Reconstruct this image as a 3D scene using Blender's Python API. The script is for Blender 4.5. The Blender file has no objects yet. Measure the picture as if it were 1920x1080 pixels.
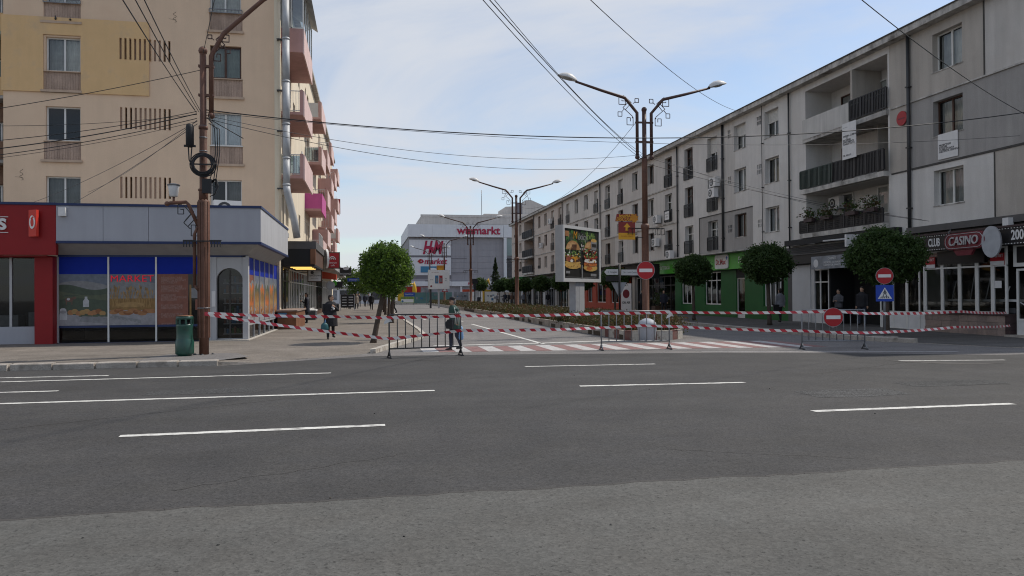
import bpy, math, random
import numpy as np
from mathutils import Vector, Matrix, kdtree
R = math.radians
S = bpy.context.scene
C = S.collection
rnd = random.Random(7)

# ------------------------------------------------------------------ camera
YAW, PITCH, ROLL = math.atan(270/1400.0), R(0.48), R(0.40)
cd = bpy.data.cameras.new('camera'); cam = bpy.data.objects.new('camera', cd); C.objects.link(cam)
cd.sensor_width = 36.0; cd.lens = 1400/1920*36; cd.clip_start = 0.1; cd.clip_end = 3000
fwd = Vector((math.sin(YAW)*math.cos(PITCH), math.cos(YAW)*math.cos(PITCH), math.sin(PITCH)))
rgt = Vector((math.cos(YAW), -math.sin(YAW), 0)); upv = rgt.cross(fwd)
cr = rgt*math.cos(ROLL) - upv*math.sin(ROLL); cu = upv*math.cos(ROLL) + rgt*math.sin(ROLL)
m3 = Matrix((cr, cu, -fwd)).transposed()
cam.matrix_world = Matrix.Translation((0, 0, 1.6)) @ m3.to_4x4()
S.camera = cam
# ------------------------------------------------------------------ sky and sun
SUN_EL, SUN_AZ = R(51), R(75)          # azimuth clockwise from +Y
w = bpy.data.worlds.new('World'); S.world = w; w.use_nodes = True
nt = w.node_tree; nt.nodes.clear(); N = nt.nodes.new; L = nt.links.new
out = N('ShaderNodeOutputWorld'); bg = N('ShaderNodeBackground'); bg.inputs['Strength'].default_value = 0.135
sky = N('ShaderNodeTexSky'); sky.sky_type = 'NISHITA'; sky.sun_disc = False
sky.sun_elevation = SUN_EL; sky.sun_rotation = SUN_AZ; sky.air_density = 1.0; sky.dust_density = 0.7; sky.ozone_density = 1.6
tc = N('ShaderNodeTexCoord'); sep = N('ShaderNodeSeparateXYZ'); L(tc.outputs['Generated'], sep.inputs[0])
def mth(op, a, b=None, clamp=False):
    n = N('ShaderNodeMath'); n.operation = op; n.use_clamp = clamp
    for i, v in enumerate((a, b)):
        if v is None: continue
        if isinstance(v, (int, float)): n.inputs[i].default_value = v
        else: L(v, n.inputs[i])
    return n.outputs[0]
zz = mth('ADD', mth('MAXIMUM', sep.outputs[2], 0.0), 0.16)
cmb = N('ShaderNodeCombineXYZ'); L(mth('DIVIDE', sep.outputs[0], zz), cmb.inputs[0]); L(mth('DIVIDE', sep.outputs[1], zz), cmb.inputs[1])
mp = N('ShaderNodeMapping'); L(cmb.outputs[0], mp.inputs[0]); mp.inputs['Scale'].default_value = (0.75, 0.95, 1); mp.inputs['Rotation'].default_value = (0, 0, R(24)); mp.inputs['Location'].default_value = (0.8, 1.9, 0)
n1 = N('ShaderNodeTexNoise'); L(mp.outputs[0], n1.inputs['Vector']); n1.inputs['Scale'].default_value = 0.8; n1.inputs['Detail'].default_value = 8; n1.inputs['Roughness'].default_value = 0.58; n1.inputs['Distortion'].default_value = 0.6
cr1 = N('ShaderNodeMapRange'); cr1.interpolation_type = 'SMOOTHSTEP'; L(n1.outputs[0], cr1.inputs[0])
cr1.inputs[1].default_value = 0.36; cr1.inputs[2].default_value = 0.61; cr1.inputs[3].default_value = 0.17; cr1.inputs[4].default_value = 0.95
mixc = N('ShaderNodeMix'); mixc.data_type = 'RGBA'; hz = mth('MULTIPLY', mth('POWER', mth('SUBTRACT', 1.0, mth('MINIMUM', mth('MAXIMUM', sep.outputs[2], 0.0), 1.0)), 9.0), 0.50); L(mth('MAXIMUM', cr1.outputs[0], hz), mixc.inputs[0]); L(sky.outputs[0], mixc.inputs[6])
mixc.inputs[7].default_value = (4.6, 4.82, 5.25, 1)
# below the horizon the sky keeps the colour of the ground haze
L(mixc.outputs[2], bg.inputs['Color']); L(bg.outputs[0], out.inputs['Surface'])
sd = bpy.data.lights.new('sun', 'SUN'); sd.energy = 3.2; sd.angle = R(1.2); sd.color = (1.0, 0.93, 0.83)
sun = bpy.data.objects.new('sun', sd); C.objects.link(sun)
sdir = Vector((math.sin(SUN_AZ)*math.cos(SUN_EL), math.cos(SUN_AZ)*math.cos(SUN_EL), math.sin(SUN_EL)))
sun.rotation_euler = sdir.to_track_quat('Z', 'Y').to_euler(); sun.location = (20, 10, 40)
vs = S.view_settings; vs.view_transform = 'Standard'; vs.look = 'None'; vs.exposure = 0.13; vs.gamma = 1.0; vs.use_curve_mapping = False
S.cycles.max_bounces = 8; S.cycles.transparent_max_bounces = 16
S.cycles.use_denoising = True; S.cycles.filter_width = 1.1

# ------------------------------------------------------------------ materials
MATS = {}
def M(name): return MATS[name]
def mat(name, col, rough=0.7, var=0.0, vs=3.0, fine=0.0, fs=60.0, bump=0.0, bs=40.0, metal=0.0, spec=0.4, stain=None, ss=0.5, streak=0.0, emit=0.0):
    m = bpy.data.materials.new(name); m.use_nodes = True; t = m.node_tree; b = t.nodes['Principled BSDF']
    b.inputs['Roughness'].default_value = rough; b.inputs['Metallic'].default_value = metal; b.inputs['Specular IOR Level'].default_value = spec
    c4 = (*col, 1)
    b.inputs['Base Color'].default_value = c4
    if emit: b.inputs['Emission Color'].default_value = c4; b.inputs['Emission Strength'].default_value = emit
    nn, ln = t.nodes.new, t.links.new
    co = nn('ShaderNodeTexCoord').outputs['Object']
    cur = None
    def noise(scale, det=4, sc3=None, rg=0.6):
        v = co
        if sc3:
            mp = nn('ShaderNodeMapping'); mp.inputs['Scale'].default_value = sc3; ln(co, mp.inputs[0]); v = mp.outputs[0]
        n = nn('ShaderNodeTexNoise'); n.inputs['Scale'].default_value = scale; n.inputs['Detail'].default_value = det; n.inputs['Roughness'].default_value = rg
        ln(v, n.inputs['Vector']); return n.outputs[0]
    def mul(cur, fac, lo, hi, a=0.3, bb=0.7):
        mr = nn('ShaderNodeMapRange'); ln(fac, mr.inputs[0]); mr.inputs[1].default_value = a; mr.inputs[2].default_value = bb; mr.inputs[3].default_value = lo; mr.inputs[4].default_value = hi
        mx = nn('ShaderNodeMix'); mx.data_type = 'RGBA'; mx.blend_type = 'MULTIPLY'; mx.inputs[0].default_value = 1
        if cur is None: mx.inputs[6].default_value = c4
        else: ln(cur, mx.inputs[6])
        cb = nn('ShaderNodeCombineColor')
        for i in range(3): ln(mr.outputs[0], cb.inputs[i])
        ln(cb.outputs[0], mx.inputs[7]); return mx.outputs[2]
    if var: cur = mul(cur, noise(vs, 5), 1-var, 1+var*0.6)
    if fine: cur = mul(cur, noise(fs, 3), 1-fine, 1+fine)
    if streak: cur = mul(cur, noise(1.0, 4, (3.0, 3.0, 0.25)), 1-streak, 1.0, 0.35, 0.6)
    if stain:
        mr = nn('ShaderNodeMapRange'); ln(noise(ss, 8, None, 0.68), mr.inputs[0]); mr.inputs[1].default_value = 0.52; mr.inputs[2].default_value = 0.68
        mx = nn('ShaderNodeMix'); mx.data_type = 'RGBA'; ln(mr.outputs[0], mx.inputs[0])
        if cur is None: mx.inputs[6].default_value = c4
        else: ln(cur, mx.inputs[6])
        mx.inputs[7].default_value = (*stain, 1); cur = mx.outputs[2]
    if cur is not None: ln(cur, b.inputs['Base Color'])
    if bump:
        bp = nn('ShaderNodeBump'); bp.inputs['Strength'].default_value = bump; bp.inputs['Distance'].default_value = 0.02
        ln(noise(bs, 4), bp.inputs['Height']); ln(bp.outputs[0], b.inputs['Normal'])
    MATS[name] = m; return m
def glass(name, tint, refl=0.10, gc=0.9):
    m = bpy.data.materials.new(name); m.use_nodes = True; t = m.node_tree; t.nodes.clear(); nn, ln = t.nodes.new, t.links.new
    o = nn('ShaderNodeOutputMaterial'); tr = nn('ShaderNodeBsdfTransparent'); tr.inputs[0].default_value = (*tint, 1)
    gl = nn('ShaderNodeBsdfGlossy'); gl.inputs['Roughness'].default_value = 0.03; gl.inputs[0].default_value = (gc, gc*1.02, gc*1.04, 1)
    lw = nn('ShaderNodeLayerWeight'); lw.inputs[0].default_value = 0.28
    mr = nn('ShaderNodeMapRange'); ln(lw.outputs['Fresnel'], mr.inputs[0]); mr.inputs[3].default_value = refl; mr.inputs[4].default_value = 0.9
    mx = nn('ShaderNodeMixShader'); ln(mr.outputs[0], mx.inputs[0]); ln(tr.outputs[0], mx.inputs[1]); ln(gl.outputs[0], mx.inputs[2]); ln(mx.outputs[0], o.inputs[0])
    MATS[name] = m
def leafmat(name, ca, cb):
    m = bpy.data.materials.new(name); m.use_nodes = True; t = m.node_tree; t.nodes.clear(); nn, ln = t.nodes.new, t.links.new
    o = nn('ShaderNodeOutputMaterial'); gi = nn('ShaderNodeNewGeometry')
    rp = nn('ShaderNodeMix'); rp.data_type = 'RGBA'; ln(gi.outputs['Random Per Island'], rp.inputs[0]); rp.inputs[6].default_value = (*ca, 1); rp.inputs[7].default_value = (*cb, 1)
    d = nn('ShaderNodeBsdfPrincipled'); d.inputs['Roughness'].default_value = 0.55; d.inputs['Specular IOR Level'].default_value = 0.3; ln(rp.outputs[2], d.inputs['Base Color'])
    tl = nn('ShaderNodeBsdfTranslucent'); ln(rp.outputs[2], tl.inputs[0])
    mx = nn('ShaderNodeMixShader'); mx.inputs[0].default_value = 0.45; ln(d.outputs[0], mx.inputs[1]); ln(tl.outputs[0], mx.inputs[2]); ln(mx.outputs[0], o.inputs[0])
    MATS[name] = m
def asphalt(name, base, warm, sp, patch, aggregate=1.0):
    m = bpy.data.materials.new(name); m.use_nodes = True; t = m.node_tree; b = t.nodes['Principled BSDF']; nn, ln = t.nodes.new, t.links.new
    co = nn('ShaderNodeTexCoord').outputs['Object']
    def noise(scale, det, rg=0.6, sc3=None):
        v = co
        if sc3:
            mp = nn('ShaderNodeMapping'); mp.inputs['Scale'].default_value = sc3; ln(co, mp.inputs[0]); v = mp.outputs[0]
        n = nn('ShaderNodeTexNoise'); n.inputs['Scale'].default_value = scale; n.inputs['Detail'].default_value = det; n.inputs['Roughness'].default_value = rg; ln(v, n.inputs['Vector']); return n.outputs[0]
    def rng(f, a, bb, lo, hi):
        mr = nn('ShaderNodeMapRange'); ln(f, mr.inputs[0])
        for i, v in enumerate((a, bb, lo, hi)): mr.inputs[i+1].default_value = v
        return mr.outputs[0]
    def mu(a, bb):
        n = nn('ShaderNodeMath'); n.operation = 'MULTIPLY'; ln(a, n.inputs[0]); ln(bb, n.inputs[1]); return n.outputs[0]
    vo = nn('ShaderNodeTexVoronoi'); vo.inputs['Scale'].default_value = 55; ln(co, vo.inputs['Vector'])
    sepc = nn('ShaderNodeSeparateColor'); ln(vo.outputs['Color'], sepc.inputs[0])
    f = rng(sepc.outputs[0], 0, 1, 1-0.42*aggregate, 1+0.42*aggregate)
    f = mu(f, rng(noise(140, 2), 0.3, 0.7, 1-0.3*aggregate, 1+0.3*aggregate))
    f = mu(f, rng(noise(14, 6, 0.7), 0.3, 0.7, 0.86, 1.12))
    f = mu(f, rng(noise(0.9, 6, 0.65), 0.3, 0.7, 1-patch, 1+patch))
    f = mu(f, rng(noise(0.35, 4, 0.6, (0.3, 1.6, 1)), 0.3, 0.7, 1-patch*0.9, 1+patch*0.7))
    pit = rng(noise(26, 3, 0.8), 0.59, 0.66, 1.0, 0.48)
    f = mu(f, pit)
    mx = nn('ShaderNodeMix'); mx.data_type = 'RGBA'; ln(rng(noise(1.7, 5), 0.35, 0.65, 0, 1), mx.inputs[0]); mx.inputs[6].default_value = (*base, 1); mx.inputs[7].default_value = (*warm, 1)
    m2 = nn('ShaderNodeMix'); m2.data_type = 'RGBA'; m2.blend_type = 'MULTIPLY'; m2.inputs[0].default_value = 1; ln(mx.outputs[2], m2.inputs[6])
    cb = nn('ShaderNodeCombineColor')
    for i in range(3): ln(f, cb.inputs[i])
    ln(cb.outputs[0], m2.inputs[7]); ln(m2.outputs[2], b.inputs['Base Color'])
    b.inputs['Roughness'].default_value = 0.85; b.inputs['Specular IOR Level'].default_value = sp
    bp = nn('ShaderNodeBump'); bp.inputs['Strength'].default_value = 0.6*aggregate; bp.inputs['Distance'].default_value = 0.006; ln(vo.outputs['Distance'], bp.inputs['Height']); ln(bp.outputs[0], b.inputs['Normal'])
    MATS[name] = m

asphalt('asphalt_new', (0.052, 0.0505, 0.0495), (0.056, 0.0535, 0.0505), 0.3, 0.16, 0.5)
asphalt('asphalt_old', (0.101, 0.100, 0.093), (0.097, 0.094, 0.086), 0.25, 0.14, 0.36)
asphalt('asphalt_street', (0.172, 0.163, 0.158), (0.182, 0.170, 0.160), 0.2, 0.14, 0.6)
asphalt('paving_left', (0.195, 0.172, 0.148), (0.178, 0.156, 0.132), 0.2, 0.18, 0.6)
asphalt('paving_right', (0.115, 0.108, 0.102), (0.10, 0.094, 0.088), 0.2, 0.14, 0.6)
asphalt('asphalt_repair', (0.066, 0.066, 0.065), (0.055, 0.055, 0.054), 0.25, 0.22, 1.3)
asphalt('paving_far', (0.15, 0.14, 0.13), (0.14, 0.13, 0.12), 0.2, 0.12, 0.5)
mat('soil', (0.06, 0.045, 0.03), 0.95, 0.3, 6, 0.3, 50, 0.6, 30)
mat('paint_white', (0.62, 0.61, 0.57), 0.7, 0.18, 4, 0.22, 40, stain=(0.26, 0.25, 0.24), ss=5.0)
mat('paint_faded', (0.47, 0.455, 0.44), 0.75, 0.2, 3, 0.25, 40, stain=(0.18, 0.17, 0.16), ss=3.0)
mat('paint_red', (0.235, 0.125, 0.115), 0.75, 0.2, 3, 0.25, 40, stain=(0.19, 0.14, 0.13), ss=3.0)
mat('kerb_stone', (0.36, 0.325, 0.285), 0.85, 0.25, 3, 0.25, 40, 0.5, 25, stain=(0.2, 0.175, 0.15), ss=2.5)
mat('kerb_white', (0.46, 0.43, 0.38), 0.85, 0.2, 4, 0.2, 40, 0.4, 25, stain=(0.20, 0.16, 0.13), ss=3.0)
mat('kerb_red', (0.17, 0.075, 0.065), 0.85, 0.25, 4, 0.2, 40, 0.4, 25, stain=(0.14, 0.11, 0.095), ss=3.0)
mat('beige', (0.70, 0.515, 0.36), 0.9, 0.06, 0.8, 0.06, 30, 0.25, 60, stain=(0.66, 0.475, 0.33), ss=0.6, streak=0.04)
mat('spandrel', (0.44, 0.32, 0.25), 0.9, 0.14, 2, 0.15, 30, 0.3, 40, streak=0.25)
mat('beige_trim', (0.50, 0.37, 0.27), 0.9, 0.12, 2, 0.1, 30, streak=0.12)
mat('ochre', (0.68, 0.45, 0.225), 0.9, 0.08, 0.9, 0.06, 30, 0.25, 60, stain=(0.55, 0.385, 0.225), ss=0.9, streak=0.05)
mat('cream', (0.70, 0.61, 0.47), 0.9, 0.08, 0.7, 0.06, 30, streak=0.10)
mat('pink', (0.46, 0.275, 0.255), 0.85, 0.12, 1, 0.06, 30, streak=0.10)
mat('pink_light', (0.66, 0.48, 0.45), 0.85, 0.1, 1, 0.06, 30, streak=0.1)
mat('magenta', (0.48, 0.09, 0.27), 0.8, 0.08)
mat('brown_wall', (0.20, 0.12, 0.08), 0.9, 0.2, 2)
mat('panel_grey', (0.34, 0.345, 0.38), 0.38, 0.06, 0.6, 0.03, 40, spec=0.5, streak=0.06)
mat('panel_light', (0.42, 0.42, 0.43), 0.5, 0.08, 0.8, streak=0.08)
mat('soffit_grey', (0.33, 0.325, 0.32), 0.7, 0.1)
mat('blue_trim', (0.012, 0.025, 0.09), 0.45)
mat('blue_film', (0.005, 0.022, 0.27), 0.6, 0.08, spec=0.15)
mat('red_shop', (0.24, 0.009, 0.011), 0.5, 0.05, spec=0.3)
mat('red_bright', (0.55, 0.035, 0.02), 0.4)
mat('white_plain', (0.72, 0.72, 0.70), 0.6, 0.06, 3)
mat('grey_light', (0.50, 0.50, 0.50), 0.6, 0.06, 2)
mat('dark', (0.012, 0.012, 0.013), 0.7)
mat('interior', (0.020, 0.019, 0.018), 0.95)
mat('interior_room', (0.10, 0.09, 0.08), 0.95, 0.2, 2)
mat('frame_white', (0.66, 0.65, 0.62), 0.5, 0.06)
mat('frame_brown', (0.075, 0.035, 0.022), 0.55, 0.2)
mat('frame_dark', (0.04, 0.035, 0.03), 0.5)
mat('frame_grey', (0.42, 0.42, 0.43), 0.4, metal=0.3)
mat('curtain', (0.72, 0.70, 0.66), 0.9, 0.2, 3, streak=0.25)
mat('curtain_grey', (0.42, 0.42, 0.41), 0.9, 0.2, 3, streak=0.3)
mat('curtain_pale', (0.80, 0.83, 0.86), 0.9, 0.1, 3, streak=0.15); mat('curtain_green', (0.30, 0.34, 0.30), 0.9, 0.15, 3, streak=0.2)
mat('shutter', (0.52, 0.51, 0.48), 0.6, 0.1)
mat('rust_paint', (0.150, 0.070, 0.045), 0.6, 0.25, 5, 0.15, 50, 0.3, 30, stain=(0.11, 0.045, 0.028), ss=6.0, streak=0.2)
mat('dark_brown_paint', (0.072, 0.036, 0.028), 0.55, 0.2, 5)
mat('black_iron', (0.016, 0.016, 0.018), 0.5, 0.15, 5)
mat('green_iron', (0.018, 0.034, 0.028), 0.5, 0.2, 5)
mat('lamp_shell', (0.58, 0.57, 0.55), 0.45, 0.1)
mat('lamp_lens', (0.30, 0.30, 0.28), 0.25)
mat('bin_green', (0.010, 0.062, 0.045), 0.33, 0.15, 3, spec=0.6, stain=(0.02, 0.045, 0.035), ss=5)
mat('steel_dark', (0.045, 0.045, 0.047), 0.45, 0.15, 8, metal=0.2)
mat('steel_grey', (0.20, 0.205, 0.215), 0.45, 0.15, 8, metal=0.4)
mat('zinc', (0.42, 0.43, 0.44), 0.55, 0.18, 2, metal=0.15, streak=0.15)
mat('cable', (0.018, 0.018, 0.02), 0.6)
mat('cable_grey', (0.06, 0.06, 0.065), 0.6)
RW = dict(rough=0.92, var=0.10, vs=0.5, fine=0.07, fs=25, bump=0.35, bs=45)
mat('wall_white', (0.55, 0.52, 0.485), **RW, stain=(0.47, 0.435, 0.40), ss=0.35, streak=0.14)
mat('wall_light', (0.61, 0.585, 0.555), **RW, stain=(0.54, 0.51, 0.475), ss=0.35, streak=0.10)
mat('wall_taupe', (0.44, 0.40, 0.355), **RW, stain=(0.37, 0.335, 0.295), ss=0.4, streak=0.14)
mat('wall_dark', (0.34, 0.322, 0.305), **RW, stain=(0.28, 0.265, 0.25), ss=0.4, streak=0.14)
mat('wall_far', (0.53, 0.455, 0.40), **RW, stain=(0.46, 0.39, 0.34), ss=0.35, streak=0.14)
mat('wall_pinkish', (0.37, 0.27, 0.24), **RW)
mat('concrete_edge', (0.50, 0.475, 0.44), 0.9, 0.2, 1.5, 0.1, 30, 0.3, 40, stain=(0.14, 0.125, 0.11), ss=1.1, streak=0.35)
mat('parapet_white', (0.55, 0.53, 0.50), 0.9, 0.1, 1, streak=0.22)
mat('roof_dark', (0.06, 0.055, 0.05), 0.8, 0.2, 1)
mat('joint_dark', (0.07, 0.065, 0.06), 0.9, 0.3, 3)
mat('pharm_green', (0.012, 0.105, 0.020), 0.55, 0.12, 1, streak=0.08)
mat('pharm_lime', (0.07, 0.36, 0.03), 0.45, 0.05)
mat('orange_shop', (0.40, 0.048, 0.014), 0.55, 0.08)
mat('black_fascia', (0.016, 0.014, 0.014), 0.5, 0.1)
mat('grey_fascia', (0.09, 0.085, 0.082), 0.7, 0.15, 2)
mat('stone_pink', (0.30, 0.225, 0.19), 0.75, 0.25, 2, 0.15, 30, 0.2, 30, streak=0.1)
mat('stone_pink2', (0.25, 0.19, 0.165), 0.75, 0.25, 2, 0.15, 30, 0.2, 30)
mat('stone_dark', (0.05, 0.03, 0.03), 0.6)
mat('casino_red', (0.15, 0.012, 0.022), 0.5, 0.15, 4)
mat('tube_grey', (0.42, 0.40, 0.40), 0.4)
mat('sign_red', (0.34, 0.007, 0.013), 0.45, 0.06, 4)
mat('sign_white', (0.64, 0.63, 0.62), 0.5, 0.08, 4)
mat('sign_blue', (0.006, 0.045, 0.33), 0.45, 0.06, 4)
mat('sign_back', (0.34, 0.345, 0.36), 0.55, 0.15, 4)
mat('sign_yellow', (0.62, 0.31, 0.015), 0.5)
mat('sign_orange', (0.50, 0.20, 0.012), 0.5, 0.15, 5)
mat('sign_maroon', (0.21, 0.02, 0.016), 0.5, 0.1)
mat('mall_white', (0.66, 0.675, 0.70), 0.6, 0.05, 0.3, streak=0.06)
mat('mall_concrete', (0.50, 0.475, 0.45), 0.85, 0.12, 0.4, streak=0.12)
mat('mall_grey', (0.31, 0.305, 0.33), 0.6, 0.06, 0.3, streak=0.08)
mat('mall_stripe', (0.16, 0.155, 0.175), 0.6)
mat('mall_glass', (0.22, 0.30, 0.30), 0.15, 0.1, 0.4, spec=0.7)
mat('mall_red', (0.36, 0.008, 0.05), 0.5)
mat('mall_blue', (0.045, 0.19, 0.33), 0.5)
mat('bark', (0.070, 0.052, 0.040), 0.9, 0.3, 6, 0.3, 40, 0.8, 25)
mat('wood', (0.20, 0.085, 0.04), 0.6, 0.2, 3, streak=0.2)
mat('wood_dark', (0.10, 0.05, 0.03), 0.6, 0.2, 3, streak=0.2)
mat('pot_white', (0.36, 0.38, 0.42), 0.6, 0.12, 4, stain=(0.3, 0.3, 0.31), ss=4)
mat('yellow_plain', (0.55, 0.33, 0.02), 0.5); mat('red_plain', (0.34, 0.015, 0.015), 0.5); mat('teal', (0.10, 0.20, 0.19), 0.5, 0.2, 0.8)
mat('blue_plain', (0.02, 0.07, 0.30), 0.5); mat('green_plain', (0.03, 0.19, 0.05), 0.5); mat('lime_plain', (0.25, 0.36, 0.05), 0.6)
mat('photo_grey', (0.24, 0.25, 0.27), 0.6, 0.6, 1.2); mat('photo_dark', (0.07, 0.07, 0.075), 0.6, 0.5, 2)
mat('tube_lit', (1.0, 0.60, 0.14), 0.4, emit=1.1)
mat('neon_red', (0.62, 0.01, 0.03), 0.4, emit=0.25)
glass('glass_clear', (0.80, 0.83, 0.82), 0.035); glass('glass_dark', (0.58, 0.60, 0.60), 0.03, 0.75); glass('glass_shop', (0.55, 0.57, 0.57), 0.025, 0.7); glass('glass_balcony', (0.45, 0.55, 0.60), 0.16)
leafmat('leaf_bright', (0.155, 0.245, 0.036), (0.080, 0.155, 0.022)); leafmat('leaf_dark', (0.070, 0.115, 0.032), (0.034, 0.068, 0.018))
leafmat('leaf_shrub', (0.125, 0.065, 0.036), (0.040, 0.058, 0.016)); leafmat('leaf_shrub_green', (0.055, 0.075, 0.02), (0.075, 0.050, 0.025)); leafmat('leaf_far', (0.12, 0.17, 0.03), (0.055, 0.10, 0.02)); leafmat('leaf_conifer', (0.035, 0.055, 0.022), (0.02, 0.035, 0.015))
# poster print colours
for nm, c in dict(p_black=(0.016, 0.015, 0.014), p_dgreen=(0.018, 0.045, 0.014), p_green=(0.05, 0.14, 0.03), p_lgreen=(0.17, 0.28, 0.07), p_bun=(0.36, 0.19, 0.075), p_bun2=(0.24, 0.105, 0.04), p_bun3=(0.46, 0.28, 0.13), p_cheese=(0.55, 0.25, 0.02), p_yellow=(0.50, 0.31, 0.085), p_patty=(0.07, 0.025, 0.015), p_tomato=(0.32, 0.03, 0.018), p_white=(0.62, 0.60, 0.55), p_bacon=(0.25, 0.06, 0.035), p_hill=(0.055, 0.075, 0.05), p_hill2=(0.085, 0.10, 0.06), p_sky=(0.13, 0.15, 0.19), p_wheat=(0.23, 0.13, 0.04), p_wheat2=(0.33, 0.20, 0.075), p_bread=(0.22, 0.085, 0.03), p_bread2=(0.32, 0.15, 0.06), p_cloth=(0.27, 0.26, 0.27), p_milk=(0.42, 0.42, 0.43), p_brown=(0.20, 0.075, 0.05), p_cow=(0.13, 0.07, 0.05), p_text=(0.30, 0.20, 0.17), p_blue=(0.04, 0.16, 0.30), p_grey=(0.20, 0.20, 0.205), p_orange=(0.45, 0.13, 0.03)).items(): mat(nm, c, 0.5, 0.22, 7.0)
# striped tape: red and white slanted bars along the ribbon's own UV
m = bpy.data.materials.new('tape'); m.use_nodes = True; t = m.node_tree; b = t.nodes['Principled BSDF']; nn, ln = t.nodes.new, t.links.new
uv = nn('ShaderNodeUVMap'); sx = nn('ShaderNodeSeparateXYZ'); ln(uv.outputs[0], sx.inputs[0])
a = nn('ShaderNodeMath'); a.operation = 'ADD'; ln(sx.outputs[0], a.inputs[0]); ln(sx.outputs[1], a.inputs[1])
f = nn('ShaderNodeMath'); f.operation = 'FRACT'; ln(a.outputs[0], f.inputs[0]); g_ = nn('ShaderNodeMath'); g_.operation = 'GREATER_THAN'; ln(f.outputs[0], g_.inputs[0]); g_.inputs[1].default_value = 0.5
mx = nn('ShaderNodeMix'); mx.data_type = 'RGBA'; ln(g_.outputs[0], mx.inputs[0]); mx.inputs[6].default_value = (0.44, 0.015, 0.03, 1); mx.inputs[7].default_value = (0.66, 0.63, 0.60, 1)
ln(mx.outputs[2], b.inputs['Base Color']); b.inputs['Roughness'].default_value = 0.35; MATS['tape'] = m

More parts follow.
